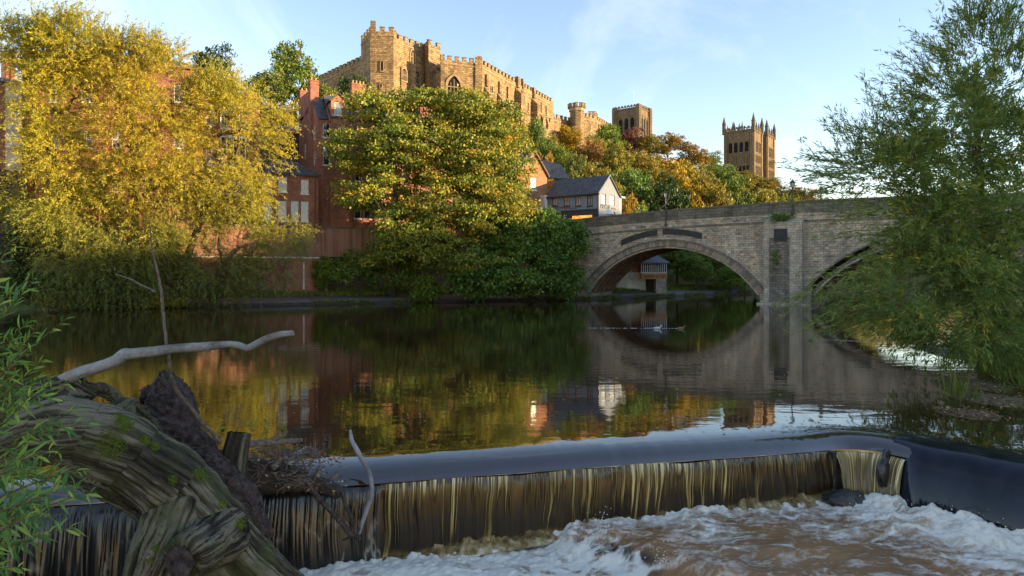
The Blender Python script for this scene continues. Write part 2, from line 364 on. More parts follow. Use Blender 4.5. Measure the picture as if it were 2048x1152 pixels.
def struct(name, me, m, label=None, kind='structure', parent=None):
    me.materials.append(m); o = bpy.data.objects.new(name, me); COL.objects.link(o); o['kind'] = kind
    if label: o['label'] = label
    if parent: o.parent = parent
    return o
xs = np.concatenate([np.arange(-320, -100, 12), np.arange(-100, 150, 2.0), np.arange(150, 700, 18)])
ys = np.concatenate([np.arange(48, 240, 2.0), np.arange(240, 900, 15)])
X, Y = np.meshgrid(xs, ys); Z = ground(X, Y); bd = bank_dist(X, Y)
V, Q = grid_mesh(X, Y, Z, keep=bd > -6)
struct('hillside', mesh_from('hillside', V, Q, True), M['ground'], 'wooded hillside rising from the far bank to the castle')
# far-bank riverside path and kerb: strips that follow the bank
def bank_pt(s):
    seg = np.array(BANK, float); L = np.concatenate([[0], np.cumsum(np.hypot(*np.diff(seg, axis=0).T))])
    return np.stack([np.interp(s, L, seg[:, 0]), np.interp(s, L, seg[:, 1])], -1), L
ss, LL = None, bank_pt(0)[1]
s_ = np.arange(LL[2] + 10, LL[9], 1.2); bp, _ = bank_pt(s_)
tg = np.gradient(bp, axis=0); tg = np.stack([np.convolve(np.pad(tg[:, i], 6, 'edge'), np.ones(13) / 13, 'valid') for i in (0, 1)], -1); tg /= np.linalg.norm(tg, axis=1)[:, None]; nl_ = np.stack([-tg[:, 1], tg[:, 0]], -1)
def strip(offs, zs):
    V = np.concatenate([np.concatenate([bp + nl_ * o, np.full((len(bp), 1), z)], 1) for o, z in zip(offs, zs)]); nx = len(bp)
    Q = [(r * nx + i, r * nx + i + 1, (r + 1) * nx + i + 1, (r + 1) * nx + i) for r in range(len(offs) - 1) for i in range(nx - 1)]
    return V, Q
V, Q = strip((-0.5, -0.5, -0.2), (-0.8, 0.22, 0.34)); kerbo = struct('kerb', mesh_from('kerb', V, Q), M['kerb'], 'dark wet kerb of the riverside path')
V, Q = strip((-0.2, 3.6, 3.8), (0.344, 1.0, 0.6)); struct('riverside_path', mesh_from('riverside_path', V, Q), M['asphalt'], 'grey riverside path along the far bank')
# west bank (right), a hill that rises off to the right of the river and shades the valley floor at this hour
WB = [(24, -30), (21, 6), (18.5, 11), (17.5, 15), (17.2, 20), (19.5, 27), (24, 36), (36, 52), (60, 76), (88, 108), (125, 146), (190, 185)]
def wbank(x, y):
    ys_, xs_ = [p[1] for p in WB], [p[0] for p in WB]
    d = (x - np.interp(y, ys_, xs_)) * 0.8
    z = np.interp(d, [-6, -2, 0, 4, 10, 20, 50, 95, 115, 300], [-1.6, -0.5, -0.05, 0.35, 1.4, 4, 14, 36, 38, 40])
    far = np.interp(y, [-40, 60, 105, 160, 230], [0.95, 0.98, 1.16, 1.0, 0.45])
    p = np.stack([x * 0.05, y * 0.05, x * 0], -1)
    return np.where(z > 3, 3 + (z - 3) * far, z) + np.clip(d / 60, 0, 1) * fbm(p, 8) * 3 + np.clip((d + 2) / 4, 0, 1) * 0.25 * fbm(p * 12, 9)
xs = np.concatenate([np.arange(0, 60, 0.8), np.arange(60, 330, 4.0)]); ys = np.concatenate([np.arange(-30, 60, 0.8), np.arange(60, 190, 4.0)])
X, Y = np.meshgrid(xs, ys); xw = np.interp(Y, [p[1] for p in WB], [p[0] for p in WB])
V, Q = grid_mesh(X, Y, wbank(X, Y), keep=X > xw - 6)
struct('west_bank', mesh_from('west_bank', V, Q, True), M['ground'], 'near bank rising to the right of the river')
# near bank under the fallen tree, lower left
xs = np.arange(-40, -3.0, 0.35); ys = np.arange(-6, 17, 0.35); X, Y = np.meshgrid(xs, ys)
e = -4.6 - 0.45 * (Y - 6) * (Y < 13) - 3.15 * (Y >= 13); d = e - X
Z = np.interp(d, [-2, 0, 1.5, 3, 6, 12], [-3.2, -2.3, -1.6, -0.9, 0.6, 2.2]) - 1.5 * smooth(11.5, 14.5, Y) + 0.3 * fbm(np.stack([X * .5, Y * .5, X * 0], -1), 5)
V, Q = grid_mesh(X, Y, Z); struct('near_bank', mesh_from('near_bank', V, Q, True), M['mud'], 'muddy near bank under the fallen tree')

# ------------------------------------------------------------------ river
m, n, l, b = nmat('river_water', 0.02, 0.5)
b.inputs['Base Color'].default_value = (0.030, 0.016, 0.007, 1); b.inputs['IOR'].default_value = 2.3
v1 = mscale(n, l, (0.55, 1.3, 1)); f1 = noise(n, l, 1.0, 4, v1, 0.5); f2 = noise(n, l, 9.0, 3); f3 = noise(n, l, 0.09, 3)
mm = n.new('ShaderNodeMath'); mm.operation = 'MULTIPLY'; l.new(f2, mm.inputs[0]); l.new(ramp(n, l, f3, [(0.5, (0.02,) * 3), (0.68, (0.22,) * 3)]), mm.inputs[1])
ad = n.new('ShaderNodeMath'); l.new(f1, ad.inputs[0]); l.new(mm.outputs[0], ad.inputs[1])
bump(n, l, b, ad.outputs[0], 0.16, 0.04); M['water'] = m
# crest of the weir as a polyline, left to right, with its downstream direction
CR = np.array([(-16, 12.2), (-10, 13.5), (-4.4, 14.8), (2, 16.4), (7.9, 17.85), (8.5, 18.15), (9.1, 18.15), (9.75, 17.6), (10.4, 16.6), (11.4, 15.2), (13.2, 12.8), (16, 9.0)])
cs = np.concatenate([[0], np.cumsum(np.hypot(*np.diff(CR, axis=0).T))])
S = np.linspace(0, cs[-1], 900); C = np.stack([np.interp(S, cs, CR[:, 0]), np.interp(S, cs, CR[:, 1])], -1)
k_ = 41; C = np.stack([np.convolve(np.pad(C[:, i], k_ // 2, 'edge'), np.ones(k_) / k_, 'valid') for i in (0, 1)], -1)
T = np.gradient(C, axis=0); T /= np.linalg.norm(T, axis=1)[:, None]; N = np.stack([T[:, 1], -T[:, 0]], -1)
sc_ = np.interp(8.3, C[:, 0], S)                     # where the stone weir ends and the sluice starts
S_LEFT = np.interp(-5.2, C[:, 0], S)
right = smooth(sc_ - 0.1, sc_ + 1.8, S)
def prof(q, kind):                                   # z of the water over the crest
    return -np.interp(q, [-2.6, -1.1, -0.8, -0.55, -0.3, -0.1, 0.08, 0.2, 0.3], [0, 0, 0.004, 0.016, 0.045, 0.09, 0.16, 0.24, 0.36])
qs = np.array([-2.6, -1.6, -1.1, -0.95, -0.8, -0.67, -0.55, -0.42, -0.3, -0.2, -0.1, -0.01, 0.08, 0.14, 0.2, 0.25, 0.28, 0.30])
wav = 0.012 * fbm(np.stack([S * 0.7, S * 0, S * 0], -1), 4)
rows = []
for q in qs:
    p = C + N * q; z = prof(np.full(len(S), q), 0) + (wav + 0.006 * fbm(np.stack([S * 3.5 + 0.4 * q, S * 0 + q * 0.5, S * 0], -1), 14, 3)) * smooth(-1.6, -0.3, q)
    rows.append(np.concatenate([p, z[:, None]], 1))
V = np.concatenate(rows); nx = len(S)
Qs = [(r * nx + i, (r + 1) * nx + i, (r + 1) * nx + i + 1, r * nx + i + 1) for r in range(len(qs) - 1) for i in range(nx - 1)]
me = bpy.data.meshes.new('river')
far = [(16.5, 9.2, 0), (420, 9, 0), (420, 300, 0), (-320, 300, 0), (-320, 10, 0), (-17, 12, 0)]
b0 = len(V); vv = [tuple(p) for p in V] + far
top = [i for i in range(0, nx, 10)]
if top[-1] != nx - 1: top.append(nx - 1)
# fine strip row 0 shares its vertices with the big sheet
faces = [tuple(q) for q in Qs] + [tuple(list(range(nx)) + [b0 + i for i in range(6)])]
me.from_pydata(vv, [], faces); me.polygons.foreach_set('use_smooth', [True] * len(me.polygons)); me.update()
river = struct('river', me, M['water'], 'dark peaty river pool sliding over the weir')

# weir stone
weir = empty('weir', (2, 16, -2), 'low stone weir under the falling water across the river', 'weir')
mb = MB(); ix = [i for i in range(0, nx, 6)]
A = [np.append(C[i] + N[i] * -0.3, -0.55) for i in ix]; B = [np.append(C[i] + N[i] * 0.18, -0.75) for i in ix]; Cc = [np.append(C[i] + N[i] * 0.30, -3.0) for i in ix]
for i in range(len(ix) - 1):
    mb.quad(A[i], B[i], B[i + 1], A[i + 1]); mb.quad(B[i], Cc[i], Cc[i + 1], B[i + 1])
mb.build('weir_wall', M['darkstone'], weir)
# falling water: left dark falls, main golden curtain, smooth sluice at the right
def streak(s, v, seed=1):
    a = fbm(np.stack([s * 2.6, v * 0.35, s * 0 + seed], -1), seed, 3); b_ = fbm(np.stack([s * 9.0 + 0.3 * a, v * 0.5, s * 0], -1), seed + 5, 3)
    return a * 0.45 + b_ * 0.75
m, n, l, b = nmat('falling_water', 0.18, 0.6); b.inputs['IOR'].default_value = 1.4
a = n.new('ShaderNodeAttribute'); a.attribute_name = 'tint'
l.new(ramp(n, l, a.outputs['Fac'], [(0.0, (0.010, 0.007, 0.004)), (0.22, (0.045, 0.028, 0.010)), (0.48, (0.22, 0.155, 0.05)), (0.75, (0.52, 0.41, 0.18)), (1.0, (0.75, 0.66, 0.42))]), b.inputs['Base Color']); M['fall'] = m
m, n, l, b = nmat('broken_white_fall', 0.25, 0.6); a = n.new('ShaderNodeAttribute'); a.attribute_name = 'tint'; l.new(ramp(n, l, a.outputs['Fac'], [(0.0, (0.012, 0.010, 0.008)), (0.3, (0.035, 0.030, 0.024)), (0.6, (0.22, 0.20, 0.16)), (1.0, (0.72, 0.70, 0.64))]), b.inputs['Base Color']); M['fall2'] = m
def curtain(name, s0, s1, ncol, zb, lean, label, strength=1.0, bias=0.0, dark=0.0, seed=1, top=(-0.36, 0.30), mat_='fall', broken=0.0):
    s = np.linspace(s0, s1, ncol); v = np.linspace(0, 1, 26)
    cx_ = np.stack([np.interp(s, S, C[:, 0]), np.interp(s, S, C[:, 1])], -1); nn = np.stack([np.interp(s, S, N[:, 0]), np.interp(s, S, N[:, 1])], -1)
    s_w = s
    zbv = zb(s) if callable(zb) else np.full(len(s), zb)
    SS, VV = np.meshgrid(s, v); S0 = SS; SS = SS + (0.10 * VV + 0.03) * fbm(np.stack([SS * 0.9, VV * 1.3, SS * 0], -1), seed + 40, 3)
    st = streak(SS, VV, seed)
    # a fine comb of strands under the lip; some of them run on down as ropes, dark sheets between
    SL = SS + 0.10 * VV
    nz = lambda f, sd, g=0.3: np.abs(fbm(np.stack([SL * f, VV * g, SL * 0 + seed], -1), seed + sd, 2))
    comb = np.clip(1 - nz(13.0, 11) * 3.6, 0, 1) ** 1.1; fine = np.clip(1 - nz(29.0, 31, .6) * 3.2, 0, 1) ** 1.3
    ln = np.clip(0.5 + 1.2 * fbm(np.stack([SL * 6.5, SL * 0, SL * 0 + seed], -1), seed + 3, 2) + 0.35 * fbm(np.stack([SL * 1.1, SL * 0, SL * 0], -1), seed + 4, 2), 0.10, 1.5)
    fade = smooth(0.22, -0.12, VV - ln); patch = np.clip(0.85 + 0.8 * fbm(np.stack([SS * 0.7, VV * 0.8, SS * 0], -1), seed + 13), 0.3, 1.2)
    topg = np.exp(-VV / 0.16)
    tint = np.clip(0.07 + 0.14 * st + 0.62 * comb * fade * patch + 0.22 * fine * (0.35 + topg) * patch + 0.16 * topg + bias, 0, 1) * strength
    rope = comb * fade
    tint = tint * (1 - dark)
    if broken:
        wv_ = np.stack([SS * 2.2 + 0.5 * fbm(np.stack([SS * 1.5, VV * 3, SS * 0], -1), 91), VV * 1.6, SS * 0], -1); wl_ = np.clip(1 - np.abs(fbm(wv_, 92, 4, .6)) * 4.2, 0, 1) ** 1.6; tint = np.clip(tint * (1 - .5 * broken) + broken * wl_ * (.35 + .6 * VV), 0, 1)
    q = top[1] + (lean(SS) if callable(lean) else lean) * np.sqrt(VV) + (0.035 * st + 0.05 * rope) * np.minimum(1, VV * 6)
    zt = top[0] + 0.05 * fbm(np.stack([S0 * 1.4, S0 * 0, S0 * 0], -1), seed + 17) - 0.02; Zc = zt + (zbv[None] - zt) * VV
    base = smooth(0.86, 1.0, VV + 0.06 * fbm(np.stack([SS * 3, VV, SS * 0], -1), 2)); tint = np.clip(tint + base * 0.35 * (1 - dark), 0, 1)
    V = np.stack([cx_[None, :, 0] + nn[None, :, 0] * q, cx_[None, :, 1] + nn[None, :, 1] * q, Zc], -1).reshape(-1, 3)
    i = (np.arange(25)[:, None] * ncol + np.arange(ncol - 1)[None]).ravel(); Q = np.stack([i, i + ncol, i + ncol + 1, i + 1], 1)
    return struct(name, mesh_from(name, V, Q, True, tint.ravel()), M[mat_], label, 'stuff')
sw = sc_ - 0.15
s_tw = np.interp(-2.95, C[:, 0], S)
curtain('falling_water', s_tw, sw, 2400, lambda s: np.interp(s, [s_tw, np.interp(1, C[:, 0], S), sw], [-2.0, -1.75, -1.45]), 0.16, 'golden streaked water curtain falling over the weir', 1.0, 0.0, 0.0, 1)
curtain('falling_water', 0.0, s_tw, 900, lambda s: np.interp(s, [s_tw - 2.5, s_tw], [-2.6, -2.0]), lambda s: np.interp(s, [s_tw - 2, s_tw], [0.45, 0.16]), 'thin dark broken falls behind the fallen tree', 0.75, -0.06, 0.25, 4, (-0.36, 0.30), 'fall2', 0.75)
# sluice sheet: smooth, steep, dark, rolling over from the pool
m, n, l, b = nmat('sluice_water', 0.07, 0.5); b.inputs['IOR'].default_value = 1.36
v1 = mscale(n, l, (1.2, 1.2, 0.12)); f1 = noise(n, l, 1.6, 3, v1); l.new(ramp(n, l, f1, [(0.3, (0.006, 0.008, 0.013)), (0.75, (0.018, 0.021, 0.03))]), b.inputs['Base Color']); bump(n, l, b, f1, 0.15, 0.08); M['sluice'] = m
s_n = float(np.interp(0.557, (C[:, 0] / C[:, 1])[S > sc_ - 2], S[S > sc_ - 2]))
s = np.linspace(s_n, cs[-1], 160); nv3 = 40; v = np.linspace(0, 1, nv3); Pq = np.array([(-0.8, 0.006), (-0.55, -0.008), (-0.3, -0.036), (-0.1, -0.08), (0.08, -0.15), (0.22, -0.24), (0.36, -0.38), (0.5, -0.60), (0.64, -0.95), (0.76, -1.4), (0.84, -1.95)])
uq = np.linspace(0, len(Pq) - 1, nv3); q0 = np.interp(uq, np.arange(len(Pq)), Pq[:, 0]); z0_ = np.interp(uq, np.arange(len(Pq)), Pq[:, 1])
for _ in range(4): q0[1:-1] = (q0[:-2] + 2 * q0[1:-1] + q0[2:]) / 4; z0_[1:-1] = (z0_[:-2] + 2 * z0_[1:-1] + z0_[2:]) / 4
cx_ = np.stack([np.interp(s, S, C[:, 0]), np.interp(s, S, C[:, 1])], -1); nn = np.stack([np.interp(s, S, N[:, 0]), np.interp(s, S, N[:, 1])], -1)
SS, VV = np.meshgrid(s, v); curl = smooth(0.9, 0.0, SS - s_n) ** 1.5 * smooth(0.2, 0.9, VV)
q = q0[:, None] + 0.02 * fbm(np.stack([SS, VV, SS * 0], -1), 6) - 0.35 * curl; Zc = z0_[:, None] + 0 * SS
V = np.stack([cx_[None, :, 0] + nn[None, :, 0] * q, cx_[None, :, 1] + nn[None, :, 1] * q, Zc], -1).reshape(-1, 3)
i = (np.arange(nv3 - 1)[:, None] * 160 + np.arange(159)[None]).ravel(); struct('sluice_water', mesh_from('sluice_water', V, np.stack([i, i + 160, i + 161, i + 1], 1), True), M['sluice'], 'smooth dark sheet of water sliding down the sluice', 'stuff')
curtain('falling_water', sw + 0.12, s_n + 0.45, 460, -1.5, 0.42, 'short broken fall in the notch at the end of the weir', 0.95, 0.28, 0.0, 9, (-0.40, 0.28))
# lower pool, churning
def lower(x, y):
    side = (x - 0.9) * 0.651 + (y - 15.7) * 0.759            # >0: the brown hump below the main weir
    hump = smooth(-0.35, 0.55, side + 0.5 * fbm(np.stack([x * .8, y * .8, x * 0], -1), 2))
    z = -2.0 + 0.42 * hump - 0.25 * smooth(9, 5, y)
    p = np.stack([x, y, x * 0], -1)
    z = z + 0.15 * fbm(p * np.array([.7, 1.2, 1]), 1) + 0.055 * fbm(p * np.array([2.0, 3.6, 1]), 7) * (0.6 + 0.4 * hump) + 0.016 * fbm(p * np.array([6, 10, 1]), 12)
    return z, hump
xs = np.arange(-7, 15, 0.034); ys = np.arange(10.5, 18.6, 0.034); X, Y = np.meshgrid(xs, ys)
Z, H = lower(X, Y)
yc = np.interp(X, C[:, 0], C[:, 1]); dw = np.where(X < 9.2, (yc - 0.45 - Y) * 0.96, 9)       # distance below the weir
# distance to the sluice foot
cr = np.array([(9.3, 17.0), (10.7, 14.6), (12.4, 12.2)]); dsl = np.full(X.shape, 9.0)
for (x0, y0), (x1, y1) in zip(cr[:-1], cr[1:]):
    t = np.clip(((X - x0) * (x1 - x0) + (Y - y0) * (y1 - y0)) / ((x1 - x0) ** 2 + (y1 - y0) ** 2), 0, 1); dsl = np.minimum(dsl, np.hypot(X - x0 - t * (x1 - x0), Y - y0 - t * (y1 - y0)))
near = np.exp(-np.clip(dw, 0, 9) / 0.6); nsl = np.exp(-dsl / 0.85)
pf = np.stack([X, Y, X * 0], -1)
warp = np.stack([X + 0.5 * fbm(pf * 0.9, 21), Y + 0.5 * fbm(pf * 0.9, 22), X * 0], -1)
rid = 1 - np.abs(fbm(warp * np.array([0.8, 2.0, 1]), 23, 4, 0.6)) * 2.6; rid2 = 1 - np.abs(fbm(warp * np.array([1.9, 4.6, 1]), 25, 3, 0.6)) * 2.6
rid3 = 1 - np.abs(fbm(warp * np.array([5.0, 11, 1]), 27, 3, 0.6)) * 2.8
lace = np.clip(rid3, 0, 1) ** 2.5 * 0.30 + np.clip(rid, 0, 1) ** 2.2 * 0.6 + np.clip(rid2, 0, 1) ** 2.5 * 0.45
edge = np.exp(-((H - 0.4) / 0.22) ** 2)
ydrop = smooth(15.6, 13.4, Y)
foam = lace * (0.58 + 0.75 * (1 - H)) + 0.62 * near + 0.75 * nsl + (1 - H) * 0.24 + 0.15 * edge * fbm(pf * 4, 31) - 0.5 * edge * (0.4 + fbm(pf * 1.2, 33)) + 0.35 * fbm(pf * 0.7, 35) * H + 0.10 * fbm(pf * 12, 36)
deep = np.clip(edge * smooth(-0.25, 0.25, fbm(pf * 0.8, 51)) * smooth(17.2, 15.8, Y + 0.12 * X), 0, 1); foam = np.clip(foam - 0.25 * deep, 0, 1)
Z = Z + 0.10 * near * (fbm(pf * 6, 41) + 0.4) + 0.30 * nsl * (0.9 + fbm(pf * 3.0, 43)) + 0.03 * foam * fbm(pf * 14, 44)
V, Q = grid_mesh(X, Y, Z, keep=(dw > -0.2) | (X > 9.2))
m, n, l, b = nmat('churning_water', 0.2, 0.5)
a = n.new('ShaderNodeAttribute'); a.attribute_name = 'tint'
f1 = noise(n, l, 14.0, 6, rough=0.75); f2 = noise(n, l, 0.7, 4)
c_ = mixc(n, l, f2, (0.09, 0.038, 0.012), (0.42, 0.21, 0.065))
fa = n.new('ShaderNodeMath'); fa.operation = 'MULTIPLY_ADD'; fa.inputs[1].default_value = 0.5; l.new(f1, fa.inputs[0]); l.new(a.outputs['Fac'], fa.inputs[2])
fm = ramp(n, l, fa.outputs[0], [(0.42, (0, 0, 0)), (0.66, (0.30,) * 3), (1.0, (0.95,) * 3)])
dp = n.new('ShaderNodeAttribute'); dp.attribute_name = 'deep'; c_ = mixc(n, l, dp.outputs['Fac'], c_, (0.010, 0.009, 0.008))
c_ = mixc(n, l, fm, c_, (0.84, 0.77, 0.66)); l.new(c_, b.inputs['Base Color'])
rr = n.new('ShaderNodeMapRange'); l.new(fm, rr.inputs[0]); rr.inputs['To Min'].default_value = 0.12; rr.inputs['To Max'].default_value = 0.8; l.new(rr.outputs[0], b.inputs['Roughness'])
bump(n, l, b, f1, 0.6, 0.05); M['churn'] = m
me = mesh_from('lower_pool', V, Q, True, foam.ravel()); me.attributes.new('deep', 'FLOAT', 'POINT').data.foreach_set('value', deep.ravel().astype(np.float32))
struct('lower_pool', me, m, 'brown churning water with white foam below the weir')
# foam fringe and spray
ico = bmesh.new(); bmesh.ops.create_icosphere(ico, subdivisions=1, radius=1.0); ico.verts.ensure_lookup_table()
IV = np.array([v.co[:] for v in ico.verts]); IF = np.array([[v.index for v in f.verts] for f in ico.faces]); ico.free()
def blobs(cent, rad, squash=0.75, jit=0.35):
    k = len(cent); V = IV[None] * (1 + jit * (NP.random((k, len(IV), 1)) - 0.5) * 2) * rad[:, None, None] * np.array([1, 1, squash]) + cent[:, None]
    return V.reshape(-1, 3), (IF[None] + (np.arange(k) * len(IV))[:, None, None]).reshape(-1, 3)
M['foam'] = plain('beige_foam', (0.46, 0.36, 0.19), 0.8, 0.35, 6, bumps=0.5)
M['spray'] = plain('white_spray', (0.85, 0.80, 0.72), 0.5, 0.1, 6)
ns, nv2 = 2200, 16; s = np.linspace(s_tw - 0.3, sw, ns); v = np.linspace(0, 1, nv2); SS, VV = np.meshgrid(s, v)
zb = np.interp(s, [s_tw, np.interp(1, C[:, 0], S), sw], [-2.0, -1.75, -1.45]); lump = np.clip(0.5 + 1.1 * fbm(np.stack([SS * 1.3, SS * 0, SS * 0], -1), 5) + 0.35 * fbm(np.stack([SS * 5, SS * 0, SS * 0], -1), 6), 0.08, 1.3)
p4 = np.stack([SS * 7, VV * 3, SS * 0], -1); dn = fbm(p4, 61, 5, 0.65)
q = 0.45 + 0.30 * VV + (0.07 * dn) * np.sin(np.pi * np.minimum(1, VV + .1)); Zc = zb[None] + 0.22 * lump * (1 - VV) ** 1.2 * (1 + 0.55 * dn) - 0.10 * VV
cx_ = np.stack([np.interp(s, S, C[:, 0]), np.interp(s, S, C[:, 1])], -1); nn = np.stack([np.interp(s, S, N[:, 0]), np.interp(s, S, N[:, 1])], -1)
V = np.stack([cx_[None, :, 0] + nn[None, :, 0] * q, cx_[None, :, 1] + nn[None, :, 1] * q, Zc], -1).reshape(-1, 3); i = (np.arange(nv2 - 1)[:, None] * ns + np.arange(ns - 1)[None]).ravel()
m, n, l, b = nmat('soft_foam', 0.75, 0.2); a = n.new('ShaderNodeAttribute'); a.attribute_name = 'tint'; l.new(ramp(n, l, a.outputs['Fac'], [(0.1, (0.04, 0.025, 0.01)), (0.5, (0.20, 0.135, 0.055)), (0.8, (0.42, 0.34, 0.20)), (1.0, (0.75, 0.72, 0.66))]), b.inputs['Base Color']); f1 = noise(n, l, 30, 4); bump(n, l, b, f1, 0.5, 0.02)
b.inputs['Subsurface Weight'].default_value = 0.0
tint = np.clip(0.45 + 0.55 * dn + 0.35 * (VV - 0.4) + 0.25 * fbm(np.stack([SS * 2, SS * 0, SS * 0], -1), 63), 0, 1)
struct('foam', mesh_from('foam', V, np.stack([i, i + ns, i + ns + 1, i + 1], 1), True, tint.ravel()), m, 'beige foam fringe along the foot of the weir', 'stuff')
cl = []
for (px, py, D, r, up, nn_) in ((1205, 1075, 15.2, 0.35, 0.5, 260), (1740, 985, 16.6, 0.5, 0.35, 220), (1800, 1015, 16.2, 0.5, 0.4, 260), (1880, 1055, 15.4, 0.6, 0.35, 300), (1960, 1075, 14.8, 0.6, 0.35, 300), (2030, 1085, 14.4, 0.5, 0.4, 260), (1330, 1120, 13.9, 0.4, 0.3, 150), (1500, 1010, 16.3, 0.7, 0.2, 120)):
    p0 = P(px, py, D); zl = lower(np.array([p0[0]]), np.array([p0[1]]))[0][0]
    o = NP.normal(0, 1, (nn_, 3)) * np.array([r * .5, r * .35, 0]); o[:, 2] = np.abs(NP.normal(0, up * 0.5, nn_)) ** 1.2
    c3 = p0 + o; c3[:, 2] = zl + o[:, 2]; cl.append(c3)
cl = np.concatenate(cl); hh_ = NP.random(len(cl)); V, Q = blobs(cl, 0.003 + 0.013 * hh_ ** 3, 1.0, 0.2); struct('spray', mesh_from('spray', V, Q, True), M['spray'], 'white spray thrown up below the sluice and weir', 'stuff')

# wet rocks at the step below the weir and the broken stone fin beside the sluice
M['wetrock'] = plain('wet_black_rock', (0.028, 0.024, 0.022), 0.35, 0.6, 4, 0.5, bumps=0.6)
def rock(name, c, r, label, seed, cat='rock', group=None):
    bm = bmesh.new(); bmesh.ops.create_icosphere(bm, subdivisions=4, radius=1.0); v = np.array([q.co[:] for q in bm.verts]); v = v * np.array(r) * (1 + 0.35 * fbm(v * 1.3 + seed, seed, 3) + 0.12 * fbm(v * 5 + seed, seed + 3, 2))[:, None]
    for q, p in zip(bm.verts, v): q.co = p
    me = bpy.data.meshes.new(name); bm.to_mesh(me); bm.free(); me.materials.append(M['wetrock']); me.polygons.foreach_set('use_smooth', [True] * len(me.polygons)); o = bpy.data.objects.new(name, me); COL.objects.link(o); o.location = tuple(c); return tag(o, label, cat, group)
for k, (px, py, D, r, lb) in enumerate(((1690, 1000, 17.0, (0.5, 0.3, 0.22), 'black rock at the end of the weir below the notch'),)):
    rock('rock', P(px, py, D), r, lb, 11 + k)
fx = np.array((np.interp(s_n, S, C[:, 0]), np.interp(s_n, S, C[:, 1]))); fn = np.array((np.interp(s_n, S, N[:, 0]), np.interp(s_n, S, N[:, 1]))); fp = fx + fn * 0.38
o = rock('stone_fin', (fp[0], fp[1], -0.78), (0.13, 0.40, 0.52), 'upright broken stone fin between the weir notch and the sluice', 41, 'stone'); o.rotation_euler.z = math.atan2(fn[1], fn[0]) - math.pi / 2
ex = float(np.interp(sw, S, C[:, 0])); ey = float(np.interp(sw, S, C[:, 1])); en = np.array((np.interp(sw, S, N[:, 0]), np.interp(sw, S, N[:, 1])))
mb = MB(); et = np.array((-en[1], en[0])); c0_ = np.array((ex, ey)) + en * 0.22 + et * 0.02; mb.box((c0_[0], c0_[1], -1.35), (et[0] * .05, et[1] * .05, 0), (en[0] * .24, en[1] * .24, 0), (0, 0, .97)); mb.build('end_stone', M['wetrock'], weir)
# ------------------------------------------------------------------ bridge
BO = np.array((37.6, 94.0)); BD = np.array((-0.8187, 0.5742)); BN = np.array((-0.5742, -0.8187))
def bp3(t, z, off=0.0):
    q = BO + BD * t + BN * off; return np.array((q[0], q[1], z))
zpar = lambda t: 14.05 - 0.00080 * t * t
BDEP = 9.5
bridge = empty('stone_bridge', (*BO, 0), 'old stone bridge with wide ribbed arches over the river', 'bridge')
AR, AZ0, AC = 16.93, -8.48, (17.25, -17.25)
def arch_z(t, R):
    z = np.full(np.shape(t), -1.0)
    for c in AC:
        dt = np.abs(np.asarray(t, float) - c); z = np.where(dt < R, np.maximum(z, AZ0 + np.sqrt(np.maximum(R * R - dt * dt, 0))), z)
    return z
tt = np.arange(-46, 46.01, 0.25)
mb = MB()
lo = np.maximum(arch_z(tt, AR + 0.80), -1.0)
lo = np.where((np.abs(np.abs(tt) - 17.25) > 13.9), -1.0, lo)
for i in range(len(tt) - 1):
    z1a, z1b = zpar(tt[i]) - 0.2, zpar(tt[i + 1]) - 0.2
    mb.quad(bp3(tt[i + 1], lo[i + 1]), bp3(tt[i], lo[i]), bp3(tt[i], z1a), bp3(tt[i + 1], z1b))
    mb.quad(bp3(tt[i], lo[i], -BDEP), bp3(tt[i + 1], lo[i + 1], -BDEP), bp3(tt[i + 1], z1b, -BDEP), bp3(tt[i], z1a, -BDEP))
    mb.quad(bp3(tt[i + 1], z1b - 1.1, -0.45), bp3(tt[i], z1a - 1.1, -0.45), bp3(tt[i], z1a - 1.1, -BDEP + 0.45), bp3(tt[i + 1], z1b - 1.1, -BDEP + 0.45))
mb.build('spandrel_wall', M['bridge'], bridge)
# stone blocks standing a little proud of the wall, each with its own tone
mb = MB(); r2 = random.Random(3); z = 0.0; nblk = 0
while z < 13.0:
    h = r2.uniform(0.27, 0.40); t = -44 + r2.uniform(0, 0.5)
    while t < 42:
        w = r2.uniform(0.42, 1.05)
        top_ = min(zpar(t), zpar(t + w)) - 1.5
        za = float(max(arch_z(t, AR + 1.08), arch_z(t + w, AR + 1.08), arch_z(t + w / 2, AR + 1.08)))
        if abs(abs(t + w / 2) - 17.25) > 14.3: za = -1
        sc = top_ - 1.15
        if z + h < top_ and z > za and not (z < sc + 0.12 and z + h > sc - 0.12) and not (abs(t + w / 2) < 3.1 + w / 2 and z < 11.9):
            pr = r2.uniform(0.008, 0.05); mb.cur = min(1, max(0, r2.gauss(0.5, 0.22))) if r2.random() > 0.05 else 1.0
            g = 0.012
            c4 = [(t + g, z + g), (t + w - g, z + g), (t + w - g, z + h - g), (t + g, z + h - g)]
            fr = [bp3(a + r2.uniform(-.01, .01), b_, pr) for a, b_ in c4]; bk = [bp3(a, b_, -0.01) for a, b_ in c4]
            mb.add(fr + bk, ((1, 0, 3, 2), (0, 1, 5, 4), (1, 2, 6, 5), (2, 3, 7, 6), (3, 0, 4, 7)))
        t += w
    z += h
o = mb.build('stone_blocks', M['bridge'], bridge); o['kind'] = 'stuff'
